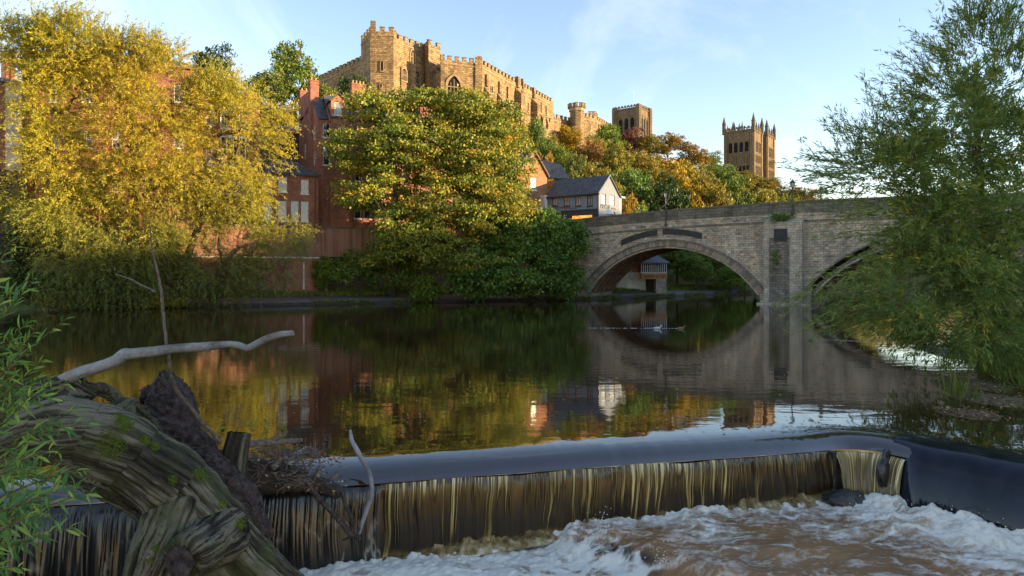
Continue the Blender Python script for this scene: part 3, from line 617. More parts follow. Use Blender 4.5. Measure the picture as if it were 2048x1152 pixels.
# parapet, coping stones, string course
mb = MB(); mb2 = MB()
for i in range(len(tt) - 1):
    a, b_ = tt[i], tt[i + 1]; za, zb = zpar(a), zpar(b_)
    for off0, off1 in ((0.06, -0.40), (-BDEP + 0.40, -BDEP - 0.06)):
        mb.quad(bp3(b_, zb - 1.5, off0), bp3(a, za - 1.5, off0), bp3(a, za - 0.12, off0), bp3(b_, zb - 0.12, off0))
        mb.quad(bp3(a, za - 1.5, off1), bp3(b_, zb - 1.5, off1), bp3(b_, zb - 0.12, off1), bp3(a, za - 0.12, off1))
        mb.quad(bp3(b_, zb - 0.12, off0), bp3(a, za - 0.12, off0), bp3(a, za - 0.12, off1), bp3(b_, zb - 0.12, off1))
    s0, s1 = za - 2.65, zb - 2.65
    mb2.quad(bp3(b_, s1 - .1, .13), bp3(a, s0 - .1, .13), bp3(a, s0 + .1, .13), bp3(b_, s1 + .1, .13)); mb2.quad(bp3(b_, s1 + .1, .13), bp3(a, s0 + .1, .13), bp3(a, s0 + .14, 0), bp3(b_, s1 + .14, 0)); mb2.quad(bp3(b_, s1 - .1, 0), bp3(a, s0 - .1, 0), bp3(a, s0 - .1, .13), bp3(b_, s1 - .1, .13))
mb.build('parapet', M['parapet'], bridge); mb2.build('string_course', M['pierstain'], bridge)
t = -44.0
while t < 42:
    w = r2.uniform(0.9, 1.5); zc = zpar(t + w / 2) + r2.uniform(-.015, .015)
    sl_ = (zpar(t + w) - zpar(t)) / w
    piece('coping_stone', 'coping', bridge, bp3(t + w / 2, zc, -0.17), ((BD[0] * (w - .02), BD[1] * (w - .02), sl_ * w), (BN[0] * .62, BN[1] * .62, 0), (0, 0, .24)), M['parapet']); t += w
# arch rings
def voussoir(mb): mb.box((0, 0, 0), (.5, 0, 0), (0, .5, 0), (0, 0, .5))
for ci, c in enumerate(AC):
    nv = 58; amax = math.radians(54.5)
    for k in range(nv):
        if ci == 1 and k > 40: continue
        a0, a1 = -amax + 2 * amax * k / nv, -amax + 2 * amax * (k + 1) / nv; am = (a0 + a1) / 2; sgn = 1 if ci == 0 else 1
        rm = AR + 0.40; L = (a1 - a0) * (rm) - 0.025; pr = r2.uniform(0.05, 0.09)
        pc = bp3(c + rm * math.sin(am), AZ0 + rm * math.cos(am), pr - 0.30)
        tv = np.array((BD[0] * math.cos(am), BD[1] * math.cos(am), -math.sin(am))); rv = np.array((BD[0] * math.sin(am), BD[1] * math.sin(am), math.cos(am)))
        piece('voussoir', 'voussoir', bridge, pc, (tv * L, rv * 0.80, np.array((BN[0], BN[1], 0)) * 0.6), M['pierstain'] if r2.random() < 0.3 else M['dressedbr'] if 'dressedbr' in M else M['bridge'])
    aa = np.linspace(-amax, amax, 61)
    def ring(name, r0, r1, o0, o1, m_, ends=True):
        mb = MB()
        for i in range(60):
            def q(a, r, o): return bp3(c + r * math.sin(a), AZ0 + r * math.cos(a), o)
            a0, a1 = aa[i], aa[i + 1]
            mb.quad(q(a1, r0, o1), q(a0, r0, o1), q(a0, r1, o1), q(a1, r1, o1)); mb.quad(q(a0, r0, o1), q(a1, r0, o1), q(a1, r0, o0), q(a0, r0, o0)); mb.quad(q(a1, r1, o1), q(a0, r1, o1), q(a0, r1, o0), q(a1, r1, o0))
        return mb.build(name, m_, bridge)
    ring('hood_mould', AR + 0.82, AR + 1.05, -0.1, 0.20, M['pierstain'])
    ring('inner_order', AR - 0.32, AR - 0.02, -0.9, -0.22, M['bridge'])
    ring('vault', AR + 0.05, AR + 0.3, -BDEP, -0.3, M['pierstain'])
    for k in range(5):
        o0 = -1.9 - k * 1.5; ring('arch_rib', AR - 0.34, AR + 0.06, o0 - 0.75, o0, M['ribstone'] if 'ribstone' in M else M['bridge'])
for t in (31.2, 3.3, -3.3, -31.2):
    mb = MB(); mb.quad(bp3(t, -1, 0), bp3(t, -1, -BDEP), bp3(t, 2.2, -BDEP), bp3(t, 2.2, 0)); mb.build('pier_side', M['pierstain'], bridge)
# pier buttress with sloping cap and plinth
mb = MB(); zc = 11.2
for (w, dpt, z0, z1) in ((2.5, 1.3, -1, zc), (3.4, 1.6, -1, 0.28)):
    pts = [BO + BD * s * w + BN * o for s, o in ((1, 0), (1, dpt), (-1, dpt), (-1, 0))]; mb.prism([tuple(p) for p in pts], z0, z1)
q = [bp3(2.5, zc, 1.3), bp3(-2.5, zc, 1.3), bp3(-2.5, zc + 0.7, 0.02), bp3(2.5, zc + 0.7, 0.02)]; mb.poly(q); mb.poly([bp3(2.5, zc, 0), bp3(2.5, zc, 1.3), q[3]]); mb.poly([bp3(-2.5, zc, 1.3), bp3(-2.5, zc, 0), q[2]])
mb.build('pier', M['bridge'], bridge)
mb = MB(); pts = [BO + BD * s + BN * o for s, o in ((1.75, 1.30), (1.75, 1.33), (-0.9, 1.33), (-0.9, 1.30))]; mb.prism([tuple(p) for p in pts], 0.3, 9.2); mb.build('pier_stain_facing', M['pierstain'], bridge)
def tA(px):                                           # t along the bridge seen at photo column px
    k = (px - 1024) / F; return (BO[0] - k * BO[1]) / (k * BD[1] - BD[0])
tp = tA(1566); zp = zat(471, (BO + BD * tp)[1])
pl = None
for k, (w, o) in enumerate(((0.86, 0.07), (0.62, 0.12), (0.36, 0.17))):
    mb = MB(); mb.box(bp3(tp, zp, 1.34 + o / 2), (BD[0] * w, BD[1] * w, 0), (0, 0, w), (BN[0] * (o / 2), BN[1] * (o / 2), 0))
    pl_ = mb.build('plaque' if k == 0 else 'plaque_panel', M['leadblack'], bridge if k == 0 else pl)
    if k == 0: pl = pl_
# dark curved panels above the ring
for (p0, p1) in ((1243, 1315), (1326, 1404)):
    t0, t1 = tA(p1), tA(p0); mb = MB(); ts = np.linspace(t0, t1, 15)
    rr0, rr1 = AR + 1.75, AR + 2.75
    za = AZ0 + np.sqrt(rr0 ** 2 - (ts - AC[0]) ** 2); zb = AZ0 + np.sqrt(rr1 ** 2 - (ts - AC[0]) ** 2) - 0.15
    for i in range(14):
        mb.quad(bp3(ts[i + 1], za[i + 1], .13), bp3(ts[i], za[i], .13), bp3(ts[i], zb[i], .13), bp3(ts[i + 1], zb[i + 1], .13)); mb.quad(bp3(ts[i + 1], zb[i + 1], .13), bp3(ts[i], zb[i], .13), bp3(ts[i], zb[i], 0), bp3(ts[i + 1], zb[i + 1], 0)); mb.quad(bp3(ts[i], za[i], .13), bp3(ts[i + 1], za[i + 1], .13), bp3(ts[i + 1], za[i + 1], 0), bp3(ts[i], za[i], 0))
    for i, s in ((0, 1), (14, -1)): mb.quad(bp3(ts[i], za[i], 0), bp3(ts[i], za[i], .13), bp3(ts[i], zb[i], .13), bp3(ts[i], zb[i], 0))
    mb.build('dark_panel', M['leadblack'], bridge)

# lamps
def street_lamp(base, top, label, foot=None):
    r = empty('street_lamp', base, label, 'street lamp', 'lamps on the bridge parapet')
    H = top - base[2] - .2; B = np.array(base)
    mb = MB(); mb.lathe(B, [(.17, 0), (.17, .25), (.12, .32), (.09, .9), (.08, H - 1.15), (.12, H - 1.1), (.06, H - 1.05), (.06, H - 0.95)], 10); mb.tube([B + (-.4, 0, H - 1.35), B + (.4, 0, H - 1.35)], .04, 6)
    mb.build('post', M['black'], r)
    mb = MB(); z0 = H - 0.95
    for k in range(4):
        a = math.pi / 4 + k * math.pi / 2; ca, sa = math.cos(a), math.sin(a); mb.tube([B + (.17 * ca, .17 * sa, z0), B + (.36 * ca, .36 * sa, z0 + .6)], .03, 5)
    mb.lathe(B, [(.19, z0 - .03), (.19, z0 + .02)], 4, math.pi / 4); mb.lathe(B, [(.43, z0 + .60), (.40, z0 + .66), (.22, z0 + .86), (.22, z0 + .93), (.08, z0 + 1.0), (.04, z0 + 1.15)], 4, math.pi / 4)
    lan = mb.build('lantern', M['black'], r)
    mb = MB(); mb.lathe(B, [(.15, z0 + .02), (.33, z0 + .6)], 4, math.pi / 4); mb.build('glass', M['lampglass'], lan)
    return r
M['lampglass'] = plain('frosted_lamp_glass', (0.45, 0.47, 0.5), 0.2, 0.1, 5, 0.6)
for (px, yt, yb, off, lb) in ((1331, 380, 452, 0.28, 'black street lamp on the parapet above the arch crown, nearest the pub'), (1585, 358, 428, 0.30, 'tallest black street lamp standing above the bridge pier'), (1642, 372, 425, -BDEP, 'black street lamp on the far parapet, rightmost of the three')):
    t_ = tA(px); q = BO + BD * t_ + BN * off
    for _ in range(6):                                   # settle onto the column
        D = (BO + BD * t_ + BN * off)[1]; x = (BO + BD * t_ + BN * off)[0]; t_ += ((px - 1024) / F * D - x) / (BD[0] - (px - 1024) / F * BD[1])
    q = BO + BD * t_ + BN * off
    street_lamp((q[0], q[1], zat(yb, q[1]) if off > -1 else zpar(t_) - 0.05), zat(yt, q[1]), lb)

# ------------------------------------------------------------------ walls, windows, roofs
class Wall:
    """outer face seen left to right from (px0,D0) to (px1,D1)"""
    def __init__(s, p0, p1, world=False):
        s.p0 = np.array(p0, float) if world else xy(*p0); s.p1 = np.array(p1, float) if world else xy(*p1)
        s.L = np.linalg.norm(s.p1 - s.p0); s.d = (s.p1 - s.p0) / s.L; s.n = np.array((s.d[1], -s.d[0])); s.n = s.n if True else s.n
    def a(s, px):
        k = (px - 1024) / F; return (k * s.p0[1] - s.p0[0]) / (s.d[0] - k * s.d[1])
    def z(s, px, py): return zat(py, s.p0[1] + s.d[1] * s.a(px))
    def pt(s, a, z, o=0.0):
        q = s.p0 + s.d * a + s.n * o; return np.array((q[0], q[1], z))
    def rect(s, px0, py0, px1, py1):
        pm = (px0 + px1) / 2; return (s.a(px0), s.a(px1), s.z(pm, py1), s.z(pm, py0))
    def build(s, mb, z0, z1, holes=(), rev=0.16, apex=None):
        xs = sorted({0.0, s.L, *[v for h in holes for v in h[:2] if 0 < v < s.L]}); zs = sorted({z0, z1, *[v for h in holes for v in h[2:] if z0 < v < z1]})
        for i in range(len(xs) - 1):
            for j in range(len(zs) - 1):
                am, zm = (xs[i] + xs[i + 1]) / 2, (zs[j] + zs[j + 1]) / 2
                if any(h[0] < am < h[1] and h[2] < zm < h[3] for h in holes): continue
                mb.quad(s.pt(xs[i], zs[j]), s.pt(xs[i + 1], zs[j]), s.pt(xs[i + 1], zs[j + 1]), s.pt(xs[i], zs[j + 1]))
        for a0, a1, b0, b1 in holes:
            f = [s.pt(a0, b0), s.pt(a1, b0), s.pt(a1, b1), s.pt(a0, b1)]; k = [s.pt(a0, b0, -rev), s.pt(a1, b0, -rev), s.pt(a1, b1, -rev), s.pt(a0, b1, -rev)]
            for i in range(4): j = (i + 1) % 4; mb.quad(f[j], f[i], k[i], k[j])
        if apex: mb.poly([s.pt(0, z1), s.pt(s.L, z1), s.pt(apex[0], apex[1])])
    def bar(s, mb, a0, a1, z0, z1, o0, o1):
        mb.box(s.pt((a0 + a1) / 2, (z0 + z1) / 2, (o0 + o1) / 2), np.append(s.d * (a1 - a0) / 2, 0), (0, 0, (z1 - z0) / 2), np.append(s.n * (o1 - o0) / 2, 0))
    def window(s, root, h, frame='white', glass='glass', cols=1, rows=2, sill='white', fw=0.09, rev=0.16, label=None, bars=0.045):
        a0, a1, b0, b1 = h; mb = MB(); o0, o1 = -rev + 0.02, -rev + 0.09
        s.bar(mb, a0, a0 + fw, b0, b1, o0, o1); s.bar(mb, a1 - fw, a1, b0, b1, o0, o1); s.bar(mb, a0 + fw, a1 - fw, b0, b0 + fw, o0, o1); s.bar(mb, a0 + fw, a1 - fw, b1 - fw, b1, o0, o1)
        for r in range(1, rows): zc = b0 + (b1 - b0) * r / rows; s.bar(mb, a0 + fw, a1 - fw, zc - bars, zc + bars, o0, o1 - 0.01)
        for c in range(1, cols): ac = a0 + (a1 - a0) * c / cols; s.bar(mb, ac - bars * .6, ac + bars * .6, b0 + fw, b1 - fw, o0 + .005, o1 - 0.02)
        w = mb.build('window', M[frame], root)
        mb = MB(); mb.quad(s.pt(a0, b0, o0 + .01), s.pt(a1, b0, o0 + .01), s.pt(a1, b1, o0 + .01), s.pt(a0, b1, o0 + .01)); mb.build('pane', M[glass], w)
        if sill:
            mb = MB(); s.bar(mb, a0 - .12, a1 + .12, b0 - .16, b0 - 0.004, -rev + .03, .10); mb.build('sill', M[sill], w)
        return w
def close_box(mb, pts, z0, z1): mb.prism(pts, z0, z1, top=False)
def chimney(root, c, w, d, z0, z1, ang, m_, pots=2):
    u = np.array((math.cos(ang), math.sin(ang), 0)); v = np.array((-math.sin(ang), math.cos(ang), 0)); c3 = np.array((c[0], c[1], 0.0)); mb = MB()
    mb.box(c3 + (0, 0, (z0 + z1) / 2), u * w / 2, v * d / 2, (0, 0, (z1 - z0) / 2)); mb.box(c3 + (0, 0, z1 - .45), u * (w / 2 + .08), v * (d / 2 + .08), (0, 0, .12)); mb.box(c3 + (0, 0, z1 - .02), u * (w / 2 + .1), v * (d / 2 + .1), (0, 0, .1))
    ch = mb.build('chimney', m_, root)
    for k in range(pots):
        mb = MB(); q = c3 + u * ((k + .5) / pots - .5) * w; mb.lathe((q[0], q[1], z1 + .08), [(.15, 0), (.12, .45), (.16, .5), (.16, .58)], 8); mb.build('chimney_pot', M['pot'], ch)
    return ch
def merlons(root, p0, p1, z, w=1.1, gap=0.8, h=1.0, th=0.6, m_=None, ends=True):
    p0, p1 = np.array(p0, float), np.array(p1, float); L = np.linalg.norm(p1 - p0); d = (p1 - p0) / L; nn_ = np.array((d[1], -d[0])); k = max(1, int(round((L + gap) / (w + gap))))
    st = (L - w) / max(1, k - 1)
    for i in range(k):
        c = p0 + d * (w / 2 + 0.02 + i * st * 0.995) - nn_ * (th / 2 + .03); hh_ = h * rnd.uniform(.92, 1.06)
        piece('merlon', 'merlon', root, (c[0], c[1], z + hh_ / 2 - .05), ((d[0] * w, d[1] * w, 0), (nn_[0] * th, nn_[1] * th, 0), (0, 0, hh_ + .1)), m_)
        if h > 0.8: piece('merlon_cap', 'merlon', root, (c[0], c[1], z + hh_ + .07), ((d[0] * (w + .14), d[1] * (w + .14), 0), (nn_[0] * (th + .14), nn_[1] * (th + .14), 0), (0, 0, .16)), M['darkstone'])
def arch_pts(w, h, pointed=True, n=8):
    """outline of an arched opening, from lower right round to lower left"""
    if pointed:
        r = w * 1.05; sp = h - math.sqrt(max(r * r - (r - w / 2) ** 2, .01)); pts = [(w / 2, 0), (w / 2, sp)]; amax = math.acos((r - w / 2) / r)
        right_ = [(w / 2 - r + r * math.cos(amax * i / n), sp + r * math.sin(amax * i / n)) for i in range(1, n + 1)]
        pts += right_ + [(-x, y) for x, y in right_[-2::-1]] + [(-w / 2, sp), (-w / 2, 0)]
    else:
        sp = h - w / 2; pts = [(w / 2, 0)] + [(w / 2 * math.cos(math.pi * i / (2 * n)), sp + w / 2 * math.sin(math.pi * i / (2 * n))) for i in range(0, 2 * n + 1)] + [(-w / 2, 0)]
    return pts
def arch_window(root, wl_, px, py0, py1, wpx, pointed=True, lights=1, m_='dressed', proud=0.22, glass='leaded', ring_w=0.28):
    a = wl_.a(px); D = (wl_.p0 + wl_.d * a)[1]; w = wpx / F * D; z0, z1 = zat(py1, D), zat(py0, D); h = z1 - z0
    inn = arch_pts(w, h, pointed); out = [(x * (1 + 2 * ring_w / w), y * (1 + ring_w / h) if y > 0 else -0.02) for x, y in inn]
    mb = MB(); k = len(inn)
    for i in range(k - 1):
        o1, o2, i1, i2 = out[i], out[i + 1], inn[i], inn[i + 1]; f = lambda p, o: wl_.pt(a + p[0], z0 + p[1], o)
        mb.quad(f(i1, proud), f(o1, proud), f(o2, proud), f(i2, proud)); mb.quad(f(o1, proud), f(o1, 0), f(o2, 0), f(o2, proud)); mb.quad(f(i2, proud), f(i2, .03), f(i1, .03), f(i1, proud))
    wl_.bar(mb, a - w / 2 - ring_w, a + w / 2 + ring_w, z0 - .3, z0, 0, proud + .1)
    wd = mb.build('window', M[m_], root)
    mb = MB(); mb.poly([wl_.pt(a + x, z0 + y, .04) for x, y in inn]); mb.build('pane', M[glass], wd)
    if lights > 1:
        mb = MB()
        for i in range(1, lights): x = -w / 2 + w * i / lights; wl_.bar(mb, a + x - .07, a + x + .07, z0, z0 + h * (0.86 if abs(i - lights / 2) < .6 else .7), .045, .16)
        wl_.bar(mb, a - w / 2, a + w / 2, z0 + h * .48, z0 + h * .52, .045, .14); mb.build('mullion', M[m_], wd)
    return wd

# ------------------------------------------------------------------ castle
castle = empty('castle', (*xy(800, 175), 42), 'golden stone castle with battlements crowning the wooded hill', 'castle')
cst = M['castle']; ZB = 36.0
def block(name, pts, ztop, crenel=(), zb=ZB, band=True, mw=1.15, mh=1.05, m_=None):
    q = [xy(*p) for p in pts]; mb = MB(); mb.prism([tuple(p) for p in q], zb, ztop); o = mb.build(name, m_ or cst, castle)
    for i in crenel:
        a, b_ = q[i], q[(i + 1) % len(q)]; merlons(o, a, b_, ztop, mw, .95, mh, .6, m_ or cst)
        if band:
            w_ = Wall(a, b_, True); mb = MB(); w_.bar(mb, -.05, w_.L + .05, ztop - 1.15, ztop - .85, -.1, .12); mb.build('string_course', M['dressed'], o)
    return o, q
T1, q1 = block('keep_tower', [(722, 173), (741, 166), (787, 166.5), (800, 174), (740, 182)], zat(62, 166), (0, 1, 2))
KW, q2 = block('keep_wall', [(786, 168.5), (850, 177), (842, 192), (770, 187)], zat(74, 168.5), (0,))
T2, q3 = block('stair_tower', [(848, 177), (857, 173), (881, 176), (876, 188), (846, 188)], zat(88, 173), (0, 1))
HG, q4 = block('great_hall', [(881, 170.5), (962, 174), (1105, 213.6), (1080, 226), (900, 222)], zat(127, 174), (0, 1), mw=1.0)
LW, q5 = block('curtain_wall', [(612, 197), (724, 173.5), (735, 180), (625, 203)], zat(120, 173.5), (0,), mw=1.2)
LB, q6 = block('low_range', [(857, 176.5), (884, 172), (905, 178), (870, 182)], zat(145, 173), (0,), mw=.8, mh=.7)
mb = MB()
w_t1 = Wall((741, 166), (787, 166.5)); w_kw = Wall((786, 168.5), (850, 177)); w_hg = Wall((881, 170.5), (962, 174)); w_hs = Wall((962, 174), (1105, 213.6)); w_t2 = Wall((857, 173), (881, 176)); w_t1l = Wall((722, 173), (741, 166))
w_t1.bar(mb, 0, w_t1.L, zat(112, 166), zat(110, 166), 0, .1); w_t1.bar(mb, 0, 1.3, ZB, zat(42, 166), 0, .25); mb.build('string_course', M['castle'], T1)
arch_window(T1, w_t1, 764, 122, 142, 4.5, True, 1, ring_w=.18); arch_window(T1, w_t1, 762, 167, 176, 3, False, 1, ring_w=.15)
arch_window(KW, w_kw, 825, 100, 128, 11, True, 3); arch_window(KW, w_kw, 808, 138, 162, 11, False, 3); arch_window(KW, w_kw, 834, 143, 168, 12, False, 3)
mb = MB(); w_kw.bar(mb, w_kw.a(819), w_kw.a(827), ZB, w_kw.z(823, 130), 0, .9); w_kw.bar(mb, w_kw.a(801), w_kw.a(803.5), ZB, w_kw.z(802, 134), 0, .35); w_kw.bar(mb, w_kw.a(843), w_kw.a(846), ZB, w_kw.z(844, 140), 0, .35); mb.build('buttress', cst, KW)
arch_window(T2, w_t2, 870, 150, 171, 4, True, 1, ring_w=.2)
arch_window(HG, w_hg, 908, 152, 196, 27, True, 4, proud=.35, ring_w=.6)
mb = MB(); w_hg.bar(mb, w_hg.L - 1.6, w_hg.L + .25, ZB, zat(113, 174), 0, .3); w_hg.bar(mb, 0, 1.0, ZB, zat(112, 172), 0, .25); mb.build('buttress', cst, HG)
for px, wpx, pyt, dep in ((972, 9, 150, 1.6), (998, 8, 164, 1.5), (1015, 7, 174, 1.5), (1034, 10, 154, 2.0), (1045, 6, 158, 1.2), (1066, 8, 176, 2.0), (1082, 4, 205, 1.0), (1092, 4, 212, 1.0)):
    a = w_hs.a(px); D = (w_hs.p0 + w_hs.d * a)[1]; hw = wpx / F * D / 1.1; zt = zat(pyt, D); mb = MB()
    w_hs.bar(mb, a - hw * .5, a + hw * .5, zt - 5.5 if zt > w_hs.z(px, 140) else zt - 3, zt, -.4, dep * .35)
    q = [w_hs.pt(a - hw, ZB, dep), w_hs.pt(a + hw, ZB, dep), w_hs.pt(a + hw, ZB, .0), w_hs.pt(a - hw, ZB, .0)]
    zt2 = zt - 3.2; w_hs.bar(mb, a - hw, a + hw, ZB, zt2 - 2.0, 0, dep)
    mb.poly([w_hs.pt(a - hw, zt2 - 2, dep), w_hs.pt(a + hw, zt2 - 2, dep), w_hs.pt(a + hw, zt2, .02), w_hs.pt(a - hw, zt2, .02)]); mb.poly([w_hs.pt(a - hw, zt2 - 2, 0), w_hs.pt(a - hw, zt2 - 2, dep), w_hs.pt(a - hw, zt2, .02)]); mb.poly([w_hs.pt(a + hw, zt2 - 2, dep), w_hs.pt(a + hw, zt2 - 2, 0), w_hs.pt(a + hw, zt2, .02)])
    mb.build('buttress', cst, HG)
for px, y0, y1, w in ((983, 172, 186, 6), (1056, 205, 222, 4), (1075, 210, 224, 3)): arch_window(HG, w_hs, px, y0, y1, w, False, 1, ring_w=.2)
S1, q = block('chimney_stack', [(1101, 213), (1107, 214), (1107.5, 216), (1101.5, 215)], zat(201, 213), (), 40)
R1, q = block('low_range', [(1075, 205), (1104, 211), (1100, 222), (1078, 220)], zat(238, 206), (0,), 40, mw=.9)
R2, q = block('low_range', [(1106, 226), (1142, 232), (1140, 245), (1106, 240)], zat(234, 226), (0,), 40, mw=.9)
tc_ = xy(1153.5, 230); rt = 13.5 / F * 230 * 1.04; mb = MB(); zt = zat(214, 228)
oct_ = [tc_ + rt * np.array((math.cos(math.pi / 8 + .12 + k * math.pi / 4), math.sin(math.pi / 8 + .12 + k * math.pi / 4))) for k in range(8)]
mb.prism([tuple(p) for p in oct_], 38, zt); TR = mb.build('turret', cst, castle)
mb = MB(); oc2 = [tc_ + (p - tc_) * 1.12 for p in oct_]; mb.prism([tuple(p) for p in oc2], zt - 1.1, zt + .1); mb.build('string_course', M['dressed'], TR)
for k in range(8): merlons(TR, oc2[(k + 1) % 8], oc2[k], zt + .1, .75, .55, 1.15, .45, cst)
R3, q = block('gatehouse_range', [(1165, 233), (1192, 238), (1228, 254), (1215, 262), (1168, 250)], zat(234, 235), (0, 1), 38, mw=1.2)
R4, q = block('corner_turret', [(1178, 238), (1191, 238.5), (1196, 243), (1182, 246)], zat(229, 238), (0, 1), 38, mw=1.0)
w_r3 = Wall((1192, 238), (1228, 254)); arch_window(R3, w_r3, 1197, 250, 268, 3, False, 1, ring_w=.2); arch_window(R3, w_r3, 1208, 248, 262, 3, False, 1, ring_w=.2)
w_r3b = Wall((1165, 233), (1192, 238)); arch_window(R3, w_r3b, 1180, 248, 260, 4, True, 2, ring_w=.2)
# great hall roof ridge
mb = MB(); a_, b_ = xy(925, 182), xy(1088, 217); zr = zat(127, 174) + .4
mb.quad(np.append(xy(905, 182), zr - .5), np.append(xy(945, 180), zr - .5), np.append(xy(1095, 216), zr - .5), np.append(xy(1070, 220), zr - .5)); mb.build('roof', M['slate'], HG)
# rocky terrace wall under the castle
mb = MB(); mb.prism([tuple(xy(*p)) for p in ((1085, 200), (1128, 208), (1128, 214), (1085, 208))], 28, zat(262, 205)); mb.build('terrace_wall', cst, castle)

# ------------------------------------------------------------------ cathedral
cath = empty('cathedral', (*xy(1500, 340), 30), 'great stone cathedral with twin pinnacled west towers and square central tower', 'cathedral')
cm = M['cath']; wv = np.array((0.788, -0.616)); nv_ = np.array((-0.616, -0.788))       # west and north outward directions
def ctower(name, corner, wn, ww, z0, z1, stages, pinn, par=2.2):
    """corner: the near corner between north face (left) and west face (right)"""
    c0 = np.array(corner); A = c0 - wv * wn; B = c0 - nv_ * ww; Cc = A - nv_ * ww
    mb = MB(); mb.prism([tuple(p) for p in (A, c0, B, Cc)], z0, z1); o = mb.build(name, cm, cath)
    wN, wW = Wall(A, c0, True), Wall(c0, B, True)
    for w_ in (wN, wW):
        mb = MB()
        for (a, z) in [(0, 0)]: pass
        for zc in [s[0] for s in stages] + [z1 - .4]: w_.bar(mb, -.2, w_.L + .2, zc - .18, zc + .18, 0, .28)
        for e in (0.0, w_.L - 1.6): w_.bar(mb, e, e + 1.6, z0, z1 - .3, 0, .45)
        mb.build('string_course', cm, o)
        for (za, zb, nbay, kind) in stages:
            h = zb - za - .6; a0, a1 = 1.9, w_.L - 1.9; bw = (a1 - a0) / nbay
            for k in range(nbay):
                ac = a0 + bw * (k + .5); inn = arch_pts(bw * .62, h * .85, kind == 'lancet', 5)
                if kind in ('belfry', 'lancet', 'pair'):
                    if kind == 'pair' and k not in (1, 2): pass
                    mb = MB(); mb.poly([w_.pt(ac + x, za + .35 + y, .05) for x, y in inn]); mb.build('louvre', M['leaded'], o)
                mb = MB(); w_.bar(mb, ac - bw * .5, ac - bw * .36, za + .2, zb - .3, 0, .3); w_.bar(mb, ac + bw * .36, ac + bw * .5, za + .2, zb - .3, 0, .3); w_.bar(mb, ac - bw * .36, ac + bw * .36, zb - 1.0, zb - .3, 0, .22); mb.build('arcade', cm, o)
    # pierced parapet
    for w_ in (wN, wW, Wall(Cc, A, True), Wall(B, Cc, True)):
        mb = MB(); w_.bar(mb, 0, w_.L, z1, z1 + .35, -.5, .2); w_.bar(mb, 0, w_.L, z1 + 1.0, z1 + 1.3, -.45, .1); k = int(w_.L / 1.1)
        for i in range(k + 1): w_.bar(mb, i * w_.L / k - .14, i * w_.L / k + .14, z1 + .3, z1 + 1.1, -.4, .05)
        mb.build('parapet', M['darkstone'], o); merlons(o, w_.p0, w_.p1, z1 + 1.3, 1.0, 1.0, .75, .45, M['darkstone'])
    if pinn:
        def pin(c, r, h):
            mb = MB(); mb.lathe((c[0], c[1], z1 - 1.0), [(r, 0), (r, h * .55), (r * 1.2, h * .57), (r * .95, h * .6), (.06, h)], 8); mb.build('pinnacle', M['darkstone'], o)
        for c in (A, c0, B, Cc): pin(c, 1.0, pinn)
        for w_ in (wN, wW, Wall(Cc, A, True), Wall(B, Cc, True)):
            for f in (.36, .62): q = w_.pt(w_.L * f, 0); pin(q, .45, pinn * .62)
    else:
        for c in (A, c0, B, Cc): mb = MB(); mb.lathe((c[0], c[1], z0), [(1.7, 0), (1.6, z1 - z0 + .5), (1.3, z1 - z0 + 1.6)], 8); mb.build('corner_buttress', cm, o)
    return o, wN, wW
c1 = xy(1507, 330); zt = zat(258, 330)
st_ = [(zt - 10.8, zt - 4.5, 4, 'belfry'), (zt - 16.0, zt - 11.0, 8, 'blind'), (zt - 22, zt - 16.2, 6, 'pair')]
t1, wN, wW = ctower('west_tower', c1, 14.5, 12.5, 30, zt, st_, 9.0)
# width of the west front is strongly foreshortened; second tower stands beyond
c2 = c1 - nv_ * 20.0 + wv * 0.0; zt2 = zt + 0.8
t2, _, _ = ctower('west_tower', c2, 14.0, 12.0, 30, zt2, st_, 8.5)
mb = MB(); g0, g1 = c1 - nv_ * 12.6 - wv * 1.5, c1 - nv_ * 20 - wv * 1.5; zg = zt - 19
wg = Wall(g0, g1, True); wg.build(mb, 30, zg, apex=(wg.L / 2, zg + 5)); mb.build('west_gable', cm, cath); arch_window(cath, wg, 1524, 345, 356, 5, True, 3)
# nave roof and wall towards the central tower
nv0 = c1 - wv * 14; Lc = 62.0
pts = [nv0 + nv_ * 2, nv0 - wv * Lc + nv_ * 2, nv0 - wv * Lc - nv_ * 24, nv0 - nv_ * 24]; mb = MB(); zn = zat(336, 340); mb.prism([tuple(p) for p in pts], 28, zn - 3); mb.build('nave_wall', cm, cath)
mb = MB(); r0, r1 = nv0 - nv_ * 11, nv0 - wv * Lc - nv_ * 11; P3 = lambda p, z: np.array((p[0], p[1], z))
mb.quad(P3(pts[1], zn - 3), P3(pts[0], zn - 3), P3(r0, zn + 1.5), P3(r1, zn + 1.5)); mb.quad(P3(pts[3], zn - 3), P3(pts[2], zn - 3), P3(r1, zn + 1.5), P3(r0, zn + 1.5)); mb.build('nave_roof', M['slate'], cath)
cc1 = xy(1277, 368); zt3 = zat(214, 368)
st3 = [(zt3 - 15, zt3 - 3.0, 3, 'lancet'), (zt3 - 22, zt3 - 15.3, 4, 'blind')]
t3, _, _ = ctower('central_tower', cc1, 14.5, 13.0, 40, zt3, st3, 0)
mb = MB(); q = cc1 - wv * 6 - nv_ * 6; mb.tube([(q[0], q[1], zt3), (q[0], q[1], zat(174, 372))], [.12, .05], 6); mb.build('flagpole', M['white'], t3)
# ------------------------------------------------------------------ houses on the far bank
def seg(wl_, px0, py0, px1, py1): return wl_.rect(px0, py0, px1, py1)
def quadroof(mb, pts, th=0.18): mb.slab(pts, th)
